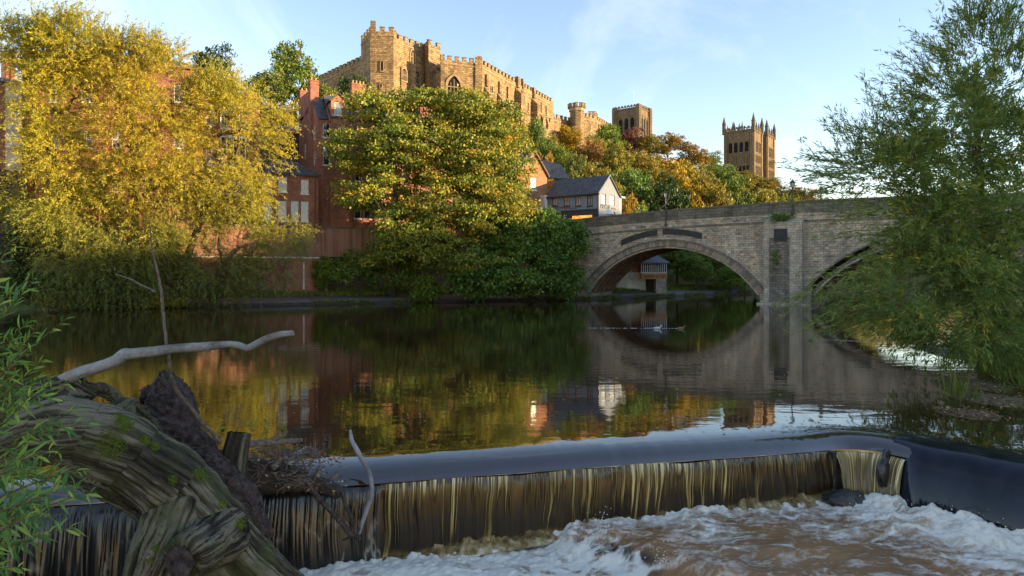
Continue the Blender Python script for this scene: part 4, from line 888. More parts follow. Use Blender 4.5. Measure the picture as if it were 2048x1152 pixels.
# hip-roofed brick house
r = empty('brick_house', (*xy(590, 105), 8.5), 'small red brick house with hipped slate roof above the retaining wall', 'house')
w = Wall((520, 102.5), (637, 106)); zt = w.z(637, 351); zb = 8.0
hs = [w.rect(557, 354, 574, 384), w.rect(602, 359, 617, 388), w.rect(556, 402, 573, 442), w.rect(582, 402, 597, 442), w.rect(602, 403, 617, 443), w.rect(528, 354, 543, 384), w.rect(528, 402, 543, 442)]
mb = MB(); w.build(mb, zb, zt, hs); nb = -w.n * 5.5
ws = Wall(w.p1, w.p1 + nb, True); ws.build(mb, zb, zt); ws2 = Wall(w.p0 + nb, w.p0, True); ws2.build(mb, zb, zt); mb.build('wall', M['brick'], r)
for i, h in enumerate(hs):
    w.window(r, h, 'white', 'blind' if i in (0, 1, 2) else 'glass', 1 if i > 1 else 3, 2)
mb = MB(); e = .35; A, B = w.pt(-e, zt, e), w.pt(w.L + e, zt, e); Cx, Dx = w.pt(w.L + e, zt, -5.5 - e), w.pt(-e, zt, -5.5 - e); zr = w.z(567, 314)
R0, R1 = w.pt(w.L * .30, zr, -2.8), w.pt(w.L * .52, zr, -2.8)
mb.slab([A, B, R1, R0], .12); mb.slab([B, Cx, R1], .12); mb.slab([Cx, Dx, R0, R1], .12); mb.slab([Dx, A, R0], .12); rf = mb.build('roof', M['slate'], r)
mb = MB(); w.bar(mb, -e, w.L + e, zt - .22, zt - .02, e - .1, e + .06); mb.build('gutter', M['dkgrey'], rf); mb = MB(); mb.tube([w.pt(w.L - .5, zb, .1), w.pt(w.L - .5, zt - .1, .1)], .07, 6); mb.build('downpipe', M['black'], r)
mb = MB(); mb.tube([R0, A + (0, 0, .05)], .1, 5); mb.tube([R1, B + (0, 0, .05)], .1, 5); mb.tube([R0, R1], .1, 5); mb.build('ridge_tiles', M['darkstone'], rf)
# tall red brick tenement
r = empty('tall_brick_house', (*xy(680, 108), 9), 'tall narrow red brick tenement with dormer gable and big chimneys', 'house')
zb = 8.0
wA_l = Wall((598, 119), (637, 109)); wA_f = Wall((637, 109), (662, 109.8)); wB = Wall((661, 108), (905, 117.5))
mb = MB(); ze = wA_f.z(640, 234)
h1 = [wA_f.rect(646, 247, 660, 275), wA_f.rect(646, 295, 660, 330)]
wA_f.build(mb, zb, ze, h1); h2 = [wA_l.rect(610, 236, 615, 255), wA_l.rect(627, 250, 632, 280), wA_l.rect(627, 302, 632, 330), wA_l.rect(609, 286, 613, 318)]
wA_l.build(mb, zb, wA_l.z(637, 234), h2); wA_l.bar(mb, 0, wA_l.a(617), wA_l.z(600, 238), wA_l.z(600, 196), -1.0, 0)
zw = wA_l.z(637, 234); ap = wA_l.z(622, 195); mb.poly([wA_l.pt(0, zw), wA_l.pt(wA_l.L, zw), wA_l.pt(wA_l.a(622), ap)])
zB = wB.z(700, 237)
h3 = [wB.rect(676, 253, 682, 279), wB.rect(676, 300, 682, 326), wB.rect(708, 402, 722, 437), wB.rect(728, 402, 742, 437), wB.rect(748, 402, 762, 437), wB.rect(700, 262, 712, 290), wB.rect(728, 262, 740, 290), wB.rect(760, 262, 772, 290), wB.rect(790, 262, 802, 290), wB.rect(710, 330, 724, 362), wB.rect(738, 330, 752, 362), wB.rect(770, 330, 784, 362), wB.rect(805, 330, 819, 362), wB.rect(790, 402, 804, 437), wB.rect(830, 280, 842, 305), wB.rect(840, 340, 852, 368)]
wB.build(mb, zb, zB, h3)
bb = -wB.n * 9.0; Wall(wB.p1, wB.p1 + bb, True).build(mb, zb, zB); mb.quad(np.append(wA_l.p0, zb), np.append(wA_l.p0, zw), np.append(wB.p0 + bb, zw), np.append(wB.p0 + bb, zb)); mb.build('wall', M['brick'], r)
for h in h1: wA_f.window(r, h, 'white', 'glass', 1, 2)
for h in h2: wA_l.window(r, h, 'white', 'blind', 1, 2, sill=None)
for i, h in enumerate(h3): wB.window(r, h, 'white', 'blind' if i % 3 == 1 else 'glass', 1, 2)
mb = MB()
# roof of the left part: slopes towards the viewer's right, and the long roof behind
rid = wA_l.pt(wA_l.a(622), ap, -.1); rid2 = rid + np.append(wB.d * 9, 0)
mb.slab([wA_l.pt(wA_l.L + .3, zw - .25, .15), wA_f.pt(wA_f.L + .1, zw - .25, .2), wA_f.pt(wA_f.L + .1, ap - .1, -4.2), rid], .12)
mb.slab([wB.pt(-.2, zB - .1, .35), wB.pt(wB.L + .3, zB - .1, .35), wB.pt(wB.L + .3, zB + 4.4, -4.6), wB.pt(-.2, zB + 4.4, -4.6)], .12); mb.slab([wB.pt(wB.L + .3, zB, -9.3), wB.pt(-.2, zB, -9.3), wB.pt(-.2, zB + 4.4, -4.6), wB.pt(wB.L + .3, zB + 4.4, -4.6)], .12)
rf = mb.build('roof', M['slate'], r)
# dormer gable on the right part
wd = Wall(wB.pt(wB.a(662), 0, .06)[:2], wB.pt(wB.a(692), 0, .06)[:2], True); zd = wd.z(677, 202); hd = wd.rect(669, 205, 683, 230); mb = MB(); wd.build(mb, zB - 1.2, zd, [hd], apex=(wd.L / 2, wd.z(677, 188)))
for a in (0, wd.L): mb.quad(wd.pt(a, zB - .5, 0), wd.pt(a, zd, 0), wd.pt(a, zd, -3.5), wd.pt(a, zB - .5, -3.5))
dm = mb.build('dormer', M['brick2'], r); wd.window(dm, hd, 'white', 'blind', 1, 2)
mb = MB(); za = wd.z(677, 187); mb.slab([wd.pt(-.25, zd - .15, .25), wd.pt(wd.L / 2, za, .25), wd.pt(wd.L / 2, za, -4), wd.pt(-.25, zd - .15, -4)][::-1], .12); mb.slab([wd.pt(wd.L + .25, zd - .15, .25), wd.pt(wd.L / 2, za, .25), wd.pt(wd.L / 2, za, -4), wd.pt(wd.L + .25, zd - .15, -4)], .12); mb.build('dormer_roof', M['slate'], dm)
ang = math.atan2(wB.d[1], wB.d[0])
chimney(r, xy(627, 113), 1.35, 1.9, zb + 8, zat(164, 113), ang, M['brick'], 2); chimney(r, xy(608, 120), 1.5, 1.5, zb + 8, zat(184, 120), ang, M['brick'], 2); chimney(r, xy(716, 113), 2.3, 1.2, zb + 8, zat(170, 113), ang, M['brick2'], 4); chimney(r, xy(850, 118), 2.2, 1.2, zb + 8, zat(200, 118), ang, M['brick'], 4)
mb = MB(); mb.tube([wB.pt(wB.a(706), zb, .12), wB.pt(wB.a(706), zB, .12)], .08, 6); mb.build('downpipe', M['black'], r)
# sooty rear building between the two
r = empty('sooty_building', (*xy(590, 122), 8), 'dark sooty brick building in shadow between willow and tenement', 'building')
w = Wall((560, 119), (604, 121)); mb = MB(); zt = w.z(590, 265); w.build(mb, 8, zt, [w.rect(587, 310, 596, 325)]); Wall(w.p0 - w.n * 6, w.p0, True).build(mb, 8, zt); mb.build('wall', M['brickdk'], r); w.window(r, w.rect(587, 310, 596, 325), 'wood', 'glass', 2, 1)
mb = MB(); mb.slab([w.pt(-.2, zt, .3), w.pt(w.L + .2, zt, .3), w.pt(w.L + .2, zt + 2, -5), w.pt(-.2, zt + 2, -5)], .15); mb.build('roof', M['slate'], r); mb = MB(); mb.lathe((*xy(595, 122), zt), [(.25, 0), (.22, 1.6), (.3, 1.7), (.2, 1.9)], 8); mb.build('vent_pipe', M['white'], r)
# houses behind the golden willow
def terrace_house(name, label, p0, p1, ytop, yapex, m_, wins, zb=7.0, depth=9.0, bay=None):
    r = empty(name, (*(xy(*p0) + xy(*p1)) / 2, zb), label, 'house'); w = Wall(p0, p1); pm = (p0[0] + p1[0]) / 2; zt = w.z(pm, ytop); mb = MB(); hs = [w.rect(*q) for q in wins]
    w.build(mb, zb, zt, hs); Wall(w.p1, w.p1 - w.n * depth, True).build(mb, zb, zt); Wall(w.p0 - w.n * depth, w.p0, True).build(mb, zb, zt); mb.build('wall', m_, r)
    for i, h in enumerate(hs): w.window(r, h, 'white', 'blind' if i % 2 else 'glass', 2, 2)
    za = w.z(pm, yapex); e = .4; A, B, Cx, Dx = w.pt(-e, zt, e), w.pt(w.L + e, zt, e), w.pt(w.L + e, zt, -depth - e), w.pt(-e, zt, -depth - e); R0, R1 = w.pt(min(4.5, w.L * .3), za, -depth / 2), w.pt(w.L - min(4.5, w.L * .3), za, -depth / 2); mb = MB()
    mb.slab([A, B, R1, R0], .15); mb.slab([B, Cx, R1], .15); mb.slab([Cx, Dx, R0, R1], .15); mb.slab([Dx, A, R0], .15); mb.build('roof', M['slate'], r)
    mb = MB(); w.bar(mb, -e, w.L + e, zt - .35, zt - .03, .0, e + .1); mb.build('cornice', M['brick2'], r); return r, w
r, w = terrace_house('brick_terrace_house', 'big brick terrace house mostly hidden behind the golden willow', (70, 97), (402, 104), 122, 92, M['brick'], [(100 + 62 * k, y, 122 + 62 * k, y + 34) for k in range(5) for y in (170, 262, 350)])
chimney(r, xy(62, 99), 1.5, 1.5, 10, zat(72, 99), .05, M['brick'], 1)
r, w = terrace_house('bay_fronted_house', 'brick house with white bay windows behind the right side of the golden willow', (402, 106), (520, 109), 190, 172, M['brick2'], [(412, 215, 430, 250), (412, 290, 430, 330), (412, 360, 430, 395)])
chimney(r, xy(440, 111), 1.6, 1.2, 10, zat(150, 111), .05, M['brick'], 2); chimney(r, xy(493, 112), 1.2, 1.2, 10, zat(180, 112), .05, M['brick'], 1)
for (y0, y1) in ((220, 258), (278, 350), (362, 388)):
    a0, a1 = w.a(441), w.a(492); z0, z1 = w.z(466, y1), w.z(466, y0); mb = MB(); o = .9
    w.bar(mb, a0, a1, z0 - .3, z0, 0, o); w.bar(mb, a0, a1, z1, z1 + .3, 0, o + .1)
    for k in range(5): aa_ = lerp(a0, a1, k / 4); w.bar(mb, aa_ - .08 + (.08 if k == 0 else -.08 if k == 4 else 0), aa_ + .08 + (.08 if k == 0 else -.08 if k == 4 else 0), z0, z1, o - .15, o)
    w.bar(mb, a0, a0 + .1, z0, z1, 0, o - .15); w.bar(mb, a1 - .1, a1, z0, z1, 0, o - .15); bw = mb.build('bay_window', M['white'], r); mb = MB(); mb.quad(w.pt(a0 + .1, z0, o - .1), w.pt(a1 - .1, z0, o - .1), w.pt(a1 - .1, z1, o - .1), w.pt(a0 + .1, z1, o - .1)); mb.build('pane', M['glass'], bw)
# rendered house at the left edge
r = empty('rendered_house', (*xy(10, 90), 6), 'house with patchy cream rendered gable at the left edge of the photo', 'house')
w = Wall((-70, 88), (44, 92)); mb = MB(); zt = w.z(20, 166); w.build(mb, w.z(20, 342), zt); Wall(w.p1, w.p1 - w.n * 8, True).build(mb, 4, zt); mb.build('rendered_wall', M['cream'], r)
mb = MB(); hs = [w.rect(12, 418, 48, 432), w.rect(12, 441, 48, 461)]; wl2 = Wall((-70, 87.6), (54, 92)); hs = [wl2.rect(12, 418, 49, 433), wl2.rect(12, 441, 49, 461)]; wl2.build(mb, 4, w.z(20, 341), hs); mb.build('wall', M['brickdk'], r)
for h in hs: wl2.window(r, h, 'white', 'glass', 3, 2 if h is hs[1] else 1)
mb = MB(); w.bar(mb, w.a(-70), w.a(10), w.z(0, 342), zt - .1, .003, .05); mb.build('brick_strip', M['brick2'], r)
mb = MB(); mb.slab([w.pt(0, zt, .3), w.pt(w.L + .2, zt, .3), w.pt(w.L + .2, zt + 1.5, -4), w.pt(0, zt + 1.5, -4)], .15); mb.build('roof', M['slate'], r)
chimney(r, xy(11, 95), .75, .8, 20, zat(104, 95), .05, M['brick'], 1); chimney(r, xy(22, 95.5), .7, .8, 20, zat(106, 95.5), .05, M['brick'], 1)
mb = MB(); mb.tube([(*xy(4, 90), zt), (*xy(4, 90), zat(115, 90))], .05, 5); mb.build('mast', M['white'], r)
# retaining walls
r = empty('retaining_wall', (*xy(560, 93), 1.2), 'tall brown stained retaining wall above the riverside path', 'wall')
w = Wall((360, 95.2), (752, 106.5)); zt = w.z(640, 456); mb = MB(); w.build(mb, w.z(600, 513), zt); mb.build('rendered_face', M['render'], r)
mb = MB(); w.bar(mb, 0, w.L, zt, zt + .22, -.5, .1); mb.build('coping', M['darkstone'], r)
w2 = Wall((360, 93.8), (655, 102)); zl = w2.z(600, 514); mb = MB(); w2.build(mb, 0.5, zl); mb.quad(w2.pt(0, zl), w2.pt(w2.L, zl), w2.pt(w2.L, zl, -2), w2.pt(0, zl, -2)); Wall(w2.p1, w2.p1 - w2.n * 3, True).build(mb, .5, zl); mb.build('lower_brick_face', M['brick'], r)
mb = MB(); w2.bar(mb, 0, w2.L, zl - .2, zl + .03, 0, .07); mb.build('white_band', M['cream'], r)
for p0, p1, y0, y1 in ((606, 609, 524, 578),):
    mb = MB(); a0, a1, b0, b1 = w2.rect(p0, y0, p1, y1); w2.bar(mb, a0, a1, b0, b1, .0, .04); mb.build('white_pipe', M['cream'], r)  # thin pale strip for the white vertical pipe on the wall
Wall((752, 106.5), (790, 112)).build(mb2 := MB(), 1, zt); mb2.build('return_face', M['render'], r)
# orange gabled house
r = empty('orange_gabled_house', (*xy(1075, 124), 11), 'orange brick gabled house catching the sun beside the pub', 'house')
w = Wall((1036, 121), (1094, 126)); zb = 8; ze = w.z(1094, 350); za = w.z(1068, 302); mb = MB(); hw = [w.rect(1062, 356, 1073, 380)]; w.build(mb, zb + 7, ze, hw, apex=(w.a(1067), za)); ws = Wall(w.p1, w.p1 - w.n * 10, True); ws.build(mb, zb, ze); mb.build('wall', M['brick2'], r); w.window(r, hw[0], 'white', 'blind', 2, 2)
mb = MB(); w.build(mb, zb, zb + 7); w.bar(mb, w.a(1080), w.a(1095), zb + 4, w.z(1088, 392), 0, 1.2); mb.build('shopfront', M['white'], r)
mb = MB(); dep = -w.n * 10; P_ = lambda a, z, o: w.pt(a, z, o)
mb.slab([P_(w.L + .35, ze - .35, .35), P_(w.L + .35, ze - .35, -10), P_(w.a(1067), za + .1, -10), P_(w.a(1067), za + .1, .35)], .18); mb.slab([P_(-.3, ze - .35, -10), P_(-.3, ze - .35, .35), P_(w.a(1067), za + .1, .35), P_(w.a(1067), za + .1, -10)], .18); mb.build('roof', M['slate'], r)
mb = MB(); mb.tube([P_(w.L + .3, ze - .3, .4), P_(w.a(1067), za + .05, .4)], .12, 4); mb.build('bargeboard', M['wood'], r)
mb = MB(); mb.box(w.pt(w.a(1090), w.z(1090, 405), 1.7), np.append(w.d * .55, 0), (0, 0, 1.1), np.append(w.n * .3, 0)); mb.build('hanging_sign', M['palegrey'], r)
# roof of the building behind
mb = MB(); q = [P(1079, 355, 134), P(1141, 357, 131), P(1122, 329, 138), P(1079, 318, 142)]; mb.slab(q, .2); mb.build('rear_roof', M['slate'], r); mb = MB(); mb.prism([tuple(p[:2]) for p in q], 8, min(p[2] for p in q) - .25); mb.build('rear_wall', M['brick2'], r)
# pub
r = empty('pub', (*xy(1197, 118), 11.5), 'grey painted pub with slate roof and pale gable at the bridge end', 'pub')
u, v_ = np.array((.8, -.6)), np.array((.6, .8)); c0 = xy(1197, 118); LS, LG = 10.9, 7.6
wS = Wall(c0 - u * LS, c0, True); wG = Wall(c0, c0 + v_ * LG, True); ze = zat(383, 118); za = zat(350, 121); zb = 9.5
hs = [wS.rect(p, 390, p + 11.5, 412) for p in (1104.5, 1127.5, 1150.5, 1174)]; hg = [wG.rect(1203, 388, 1212, 409), wG.rect(1219.5, 390, 1229, 411)]
fz = wS.z(1145, 421); mb = MB(); wS.build(mb, fz, ze, hs); mb.build('side_wall', M['grey'], r); mb = MB(); ho = [wS.rect(1144, 428, 1184, 445)]; wS.build(mb, zb, fz, ho); mb.build('ground_floor_front', M['dkgrey'], r)
mb = MB(); wG.build(mb, zb, ze, hg, apex=(LG / 2, za)); Wall(c0 + v_ * LG, c0 + v_ * LG - u * LS, True).build(mb, zb, ze); mb.build('gable_wall', M['palegrey'], r)
for h in hs: wS.window(r, h, 'dkgrey', 'blind', 2, 1, sill='dkgrey', fw=.12)
for h in hg: wG.window(r, h, 'dkgrey', 'paleglass', 1, 2, sill=None, fw=.07)
mb = MB(); wS.bar(mb, 0, LS, fz - .12, fz + .06, 0, .2); wS.bar(mb, 0, LS, fz - 1.0, fz - .12, .0, .1); wS.bar(mb, LS - .12, LS + .06, zb, ze, 0, .06); mb.build('fascia', M['dkgrey'], r)
mb = MB(); a0, a1, b0, b1 = ho[0]; mb.quad(wS.pt(a0, b0, -.12), wS.pt(a1, b0, -.12), wS.pt(a1, b1, -.12), wS.pt(a0, b1, -.12)); mb.build('lit_window', M['litwin'], r)
mb = MB(); e = .35; mb.slab([wS.pt(-.1, ze - .3, e), wS.pt(LS + .25, ze - .3, e), wS.pt(LS + .25, za, -LG / 2), wS.pt(-.1, za, -LG / 2)], .18); mb.slab([wS.pt(LS + .25, ze - .3, -LG - e), wS.pt(-.1, ze - .3, -LG - e), wS.pt(-.1, za, -LG / 2), wS.pt(LS + .25, za, -LG / 2)], .18); rf = mb.build('roof', M['slate'], r)
mb = MB(); wS.bar(mb, -.1, LS + .25, ze - .55, ze - .32, .02, e + .05); mb.build('gutter', M['black'], rf)
mb = MB()
for s in (-1, 1):
    A_ = wG.pt(LG / 2, za, .24); B_ = wG.pt(LG / 2 + s * (LG / 2 + .35), ze - .35, .24); mb.tube([A_, B_], .13, 4)
mb.build('bargeboard', M['palegrey'], r)
mb = MB(); wG.bar(mb, LG, LG + 2.2, ze - .4, ze, -2.5, .1); wG.bar(mb, LG, LG + .9, zb, ze - .4, -2.5, 0); mb.build('side_extension', M['grey'], r)
mb = MB(); wG.bar(mb, LG * .35, LG + 2, zb, zb + 3.4, 0.02, 2.6); mb.build('low_extension', M['palegrey'], r)
def text(s_, wl_, a0, z0, h, m_, parent, off=.03, wid=None, ext=.02):
    cu = bpy.data.curves.new('lettering', 'FONT'); cu.body = s_; cu.size = h * 1.38; cu.extrude = ext
    o = bpy.data.objects.new('lettering', cu); COL.objects.link(o); bpy.context.view_layer.update()
    me = bpy.data.meshes.new_from_object(o.evaluated_get(bpy.context.evaluated_depsgraph_get())); me.materials.clear(); me.materials.append(m_)
    bpy.data.objects.remove(o); o = bpy.data.objects.new('lettering', me); COL.objects.link(o); o.parent = parent
    p = wl_.pt(a0, z0, off) - origin(parent); sx = 1.0
    if wid:
        bpy.context.view_layer.update(); sx = wid / max(o.dimensions.x, .01)
    o.matrix_local = Matrix(((wl_.d[0] * sx, 0, wl_.n[0], p[0]), (wl_.d[1] * sx, 0, wl_.n[1], p[1]), (0, 1, 0, p[2]), (0, 0, 0, 1))); return o
ap = wG.a(1200); text('PSYCHE', wG, wG.a(1200.5), wG.z(1210, 417.5), wG.z(1210, 409) - wG.z(1210, 417.5), M['black'], r, wid=wG.a(1219.5) - wG.a(1200.5))
mb = MB(); za1, za0 = wG.z(1226, 415.5), wG.z(1226, 419)
for k in range(7): a_ = lerp(wG.a(1222), wG.a(1232), k / 7); wG.bar(mb, a_, a_ + .1, za0, za1, 0, .02); wG.bar(mb, a_ + .1, a_ + .2, lerp(za0, za1, .35), lerp(za0, za1, .6), 0, .02)
mb.build('faded_sign', M['woodltr'], r)
mb = MB()                                              # faded painted sign below the side windows, illegible
for k, (p0, p1, y0, y1) in enumerate(((1108, 1119, 414, 418), (1119, 1124, 413, 417), (1124, 1127, 412.5, 417.5), (1128, 1132, 414, 418.5), (1133, 1136, 413.5, 418), (1137, 1142, 414, 418), (1142, 1154, 416, 418))):
    a0, a1, b0, b1 = wS.rect(p0, y0, p1, y1)
    for j in range(3): wS.bar(mb, lerp(a0, a1, j / 3), lerp(a0, a1, j / 3 + .12), b0, b1, 0, .02); wS.bar(mb, lerp(a0, a1, j / 3 + .12), lerp(a0, a1, j / 3 + .27), lerp(b0, b1, .4), lerp(b0, b1, .55), 0, .02)
mb.build('faded_sign', M['woodltr'], r)
# parasol outside the pub
po = xy(1217, 113.5); zg_ = 12.0; r = empty('parasol', (*po, zg_), 'white pyramid parasol standing below the pub gable', 'parasol'); mb = MB(); mb.tube([(*po, zg_), (*po, zat(417, 113.5))], .04, 6); mb.build('pole', M['white'], r)
mb = MB(); za_ = zat(417, 113.5); mb.lathe((*po, za_ - .9), [(1.15, -.12), (1.15, 0), (.05, .9)], 4, .5); mb.build('canopy', M['white'], r)
# road behind the parapet, at the bridge end
mb = MB(); q = [bp3(28, zpar(28) - 1.25, -.5), bp3(62, zpar(40) - 1.3, -.5), bp3(62, zpar(40) - 1.3, -26), bp3(20, zpar(30) - 1.3, -22)]; mb.poly(q); o = mb.build('street', M['asphalt']); tag(o, 'street at the end of the bridge', kind='structure')
mb = MB(); mb.prism([tuple(p[:2]) for p in (bp3(46, 0, 0), bp3(62, 0, 0), bp3(62, 0, -.5), bp3(46, 0, -.5))], 0, zpar(44)); o = tag(mb.build('approach_wall', M['parapet']), 'stone approach wall continuing the bridge parapet behind trees', 'wall')
# restaurant seen under the arch
D0 = 128.0; r = empty('riverside_restaurant', (*xy(1300, D0), 1), 'riverside restaurant with white glazed balcony and wooden name board under the arch', 'restaurant')
w = Wall((1250, 127), (1334, 127.5)); mb = MB(); w.bar(mb, w.a(1283), w.L, w.z(1310, 558), w.z(1310, 546.5), -4, 0); mb.build('name_board', M['wood'], r)
text('RIVERVIEW KITCHEN', w, w.a(1287), w.z(1310, 556), w.z(1310, 549) - w.z(1310, 556), M['woodltr'], r, wid=w.a(1331) - w.a(1287))
mb = MB(); zr0, zr1 = w.z(1310, 546), w.z(1310, 527)
w.bar(mb, w.a(1282), w.L, zr0 - .05, zr0 + .16, -.2, .05); w.bar(mb, w.a(1282), w.L, zr1 - .1, zr1 + .1, -.2, .05)
for k in range(13): a = lerp(w.a(1283), w.L - .1, k / 12); w.bar(mb, a - .07, a + .07, zr0, zr1, -.1, 0)
mb.build('balcony_frame', M['white'], r); mb = MB(); mb.quad(w.pt(w.a(1283), zr0, -.3), w.pt(w.L, zr0, -.3), w.pt(w.L, zr1, -.3), w.pt(w.a(1283), zr1, -.3)); mb.build('pane', M['glass'], r)
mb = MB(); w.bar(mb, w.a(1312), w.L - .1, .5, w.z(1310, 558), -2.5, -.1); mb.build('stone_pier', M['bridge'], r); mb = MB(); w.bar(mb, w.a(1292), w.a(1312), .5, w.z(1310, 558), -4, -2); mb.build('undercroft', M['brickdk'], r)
mb = MB(); w.bar(mb, w.a(1220), w.a(1294), .5, w.z(1270, 545), -4, -1); mb.build('side_wall', M['cream'], r); wL = Wall(w.pt(w.a(1220), 0, -.99)[:2], w.pt(w.a(1294), 0, -.99)[:2], True); hh2 = [wL.rect(1255, 525, 1262, 541)]
mb = MB(); wL.build(mb, wL.z(1260, 545), wL.z(1260, 520), hh2); mb.build('upper_wall', M['brick2'], r); wL.window(r, hh2[0], 'white', 'glass', 2, 1)
mb = MB(); mb.slab([w.pt(w.a(1245), zr1 + .15, .5), w.pt(w.L + .5, zr1 + .15, .5), w.pt(w.L - 1, zr1 + 1.6, -3), w.pt(w.a(1255), zr1 + 1.6, -3)], .15); mb.build('roof', M['palegrey'], r)
# ------------------------------------------------------------------ trees
def unit(v): return v / (np.linalg.norm(v, axis=-1, keepdims=True) + 1e-9)
def leaf_mesh(c, ax, nr, ln, wd, tint, bend=0.0):
    """diamond leaves: centre of base c, axis ax, normal nr"""
    sd = unit(np.cross(ax, nr)); k = len(c); ln = ln[:, None]; wd = wd[:, None]
    V = np.stack([c, c + ax * ln * .45 + sd * wd * .5, c + ax * ln - nr * bend * ln, c + ax * ln * .45 - sd * wd * .5], 1).reshape(-1, 3)
    Q = np.arange(4 * k).reshape(-1, 4); return V, Q, np.repeat(tint, 4)
def skeleton(tr, targets, r0, wob=0.12, thin=0.012, keep_every=1):
    """grow branches from trunk nodes tr to targets; returns list of (points, radii)"""
    nodes = [np.array(p, float) for p in tr]; par = [i - 1 for i in range(len(tr))]
    order = np.argsort([min(np.linalg.norm(t - q) for q in nodes) for t in targets])
    rg = np.random.default_rng(5)
    for k in order:
        t = targets[k]; A = np.array(nodes); d = np.linalg.norm(A - t, axis=1) + 0.6 * np.maximum(0, A[:, 2] - t[2]); i = int(np.argmin(d)); L = np.linalg.norm(nodes[i] - t)
        if L < 1e-3: continue
        m = (nodes[i] + t) / 2 + rg.normal(0, wob * L, 3) * np.array([1, 1, .6]) + np.array([0, 0, -.06 * L]); nodes.append(m); par.append(i); nodes.append(np.array(t)); par.append(len(nodes) - 2)
    cnt = np.ones(len(nodes))
    for i in range(len(nodes) - 1, 0, -1):
        if par[i] >= 0: cnt[par[i]] += cnt[i]
    rad = np.maximum(thin, r0 * np.sqrt(cnt / cnt[0])); return nodes, par, rad
def limbs(name, tr, targets, r0, m_, parent, sides=5, wob=.12, thin=.012):
    nodes, par, rad = skeleton(tr, targets, r0, wob, thin); mb = MB(); nt = len(tr)
    mb.tube(nodes[:nt], [r0 * lerp(1.25, .75, i / max(1, nt - 1)) for i in range(nt)], 8)
    for i in range(nt, len(nodes)): mb.tube([nodes[par[i]], nodes[i]], [min(rad[par[i]], rad[i] * 1.5) if par[i] >= nt else rad[i] * 1.2, rad[i]], sides, False)
    return mb.build(name, m_, parent, True)
def lobes_sample(lobes, n, rg, shell=0.5, void=0, vthr=.44):
    L = np.array([l_[0] for l_ in lobes]); R = np.array([l_[1] for l_ in lobes]); wt = (R[:, 0] * R[:, 2] + R[:, 0] * R[:, 1]) ; wt = wt / wt.sum()
    i = rg.choice(len(lobes), n, p=wt); d = unit(rg.normal(0, 1, (n, 3))); r = shell + (1 - shell) * rg.random(n) ** .6; r = np.where(rg.random(n) < .25, rg.random(n) ** .5, r)
    p = L[i] + d * R[i] * r[:, None]
    if void:
        g = vnoise(p * void, 71) * .65 + vnoise(p * void * 2.3, 72) * .35; ok = g > vthr; return p[ok], d[ok], i[ok]
    return p, d, i
def broad_leaves(cl, n_per, cr, ll, lw, rg, up=.2, tint_sd=.16, flat=.5):
    k = len(cl); c = np.repeat(cl, n_per, 0) + rg.normal(0, 1, (k * n_per, 3)) * cr * np.array([1, 1, flat]); N_ = len(c)
    nr = unit(rg.normal(0, 1, (N_, 3)) + np.array([0, 0, up * 2])); ax = rg.normal(0, 1, (N_, 3)); ax = unit(ax - nr * np.sum(ax * nr, 1, keepdims=True))
    t = np.clip(np.repeat(rg.normal(.5, tint_sd, k), n_per) + rg.normal(0, .10, N_), 0, 1)
    return leaf_mesh(c, ax, nr, ll * rg.uniform(.6, 1.25, N_), lw * rg.uniform(.6, 1.25, N_), t, .15)
def twig_leaves(cl, dirs, n_per, tl, ll, lw, rg, droop=.6, spread=.55, tint_sd=.16, out=None):
    """leaves strung on thin shoots; dirs: shoot directions"""
    k = len(cl); s = rg.random((k, n_per)); tlv = tl * rg.uniform(.5, 1.3, (k, 1)); p = cl[:, None] + dirs[:, None] * (s * tlv)[..., None]; p[..., 2] -= droop * (s ** 2) * tlv
    tang = dirs[:, None] * np.ones((k, n_per, 1)); tang[..., 2] -= 2 * droop * s; tang = unit(tang)
    ax = unit(tang * 1.0 + rg.normal(0, spread, (k, n_per, 3))); nr = unit(np.cross(ax, rg.normal(0, 1, (k, n_per, 3)))); N_ = k * n_per
    p = p + rg.normal(0, ll * .18, p.shape); t = np.clip(np.repeat(rg.normal(.5, tint_sd, k), n_per) + rg.normal(0, .09, N_) + (0 if out is None else np.repeat(out, n_per)), 0, 1)
    return leaf_mesh(p.reshape(-1, 3), ax.reshape(-1, 3), nr.reshape(-1, 3), ll * rg.uniform(.6, 1.3, N_), lw * rg.uniform(.7, 1.3, N_), t, .2)
def crown(parent, VQT, m_, name='crown'):
    V, Q, t = VQT; me = mesh_from(name, V - origin(parent), Q, False, t); me.materials.append(m_); o = bpy.data.objects.new(name, me); COL.objects.link(o); o.parent = parent; return o
def pxl(px, py, rx, ry, D, dr): s = D / F; return (P(px, py, D), np.array((rx * s, dr, ry * s)))

LM = {}
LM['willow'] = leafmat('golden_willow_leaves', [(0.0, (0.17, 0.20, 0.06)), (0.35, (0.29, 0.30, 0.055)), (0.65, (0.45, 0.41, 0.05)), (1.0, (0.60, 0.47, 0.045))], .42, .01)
LM['syc'] = leafmat('sycamore_leaves', [(0.0, (0.075, 0.14, 0.028)), (0.4, (0.18, 0.245, 0.038)), (0.7, (0.37, 0.355, 0.045)), (1.0, (0.58, 0.36, 0.055))], .32, .02)
LM['green'] = leafmat('green_leaves', [(0.0, (0.065, 0.13, 0.028)), (0.5, (0.145, 0.225, 0.042)), (1.0, (0.31, 0.34, 0.055))], .32, .03)
LM['olive'] = leafmat('olive_leaves', [(0.0, (0.09, 0.125, 0.022)), (0.5, (0.25, 0.24, 0.036)), (1.0, (0.46, 0.34, 0.045))], .32, .03)
LM['gold'] = leafmat('gold_leaves', [(0.0, (0.161, 0.127, 0.017)), (0.5, (0.368, 0.241, 0.023)), (1.0, (0.552, 0.333, 0.023))], .3, .02)
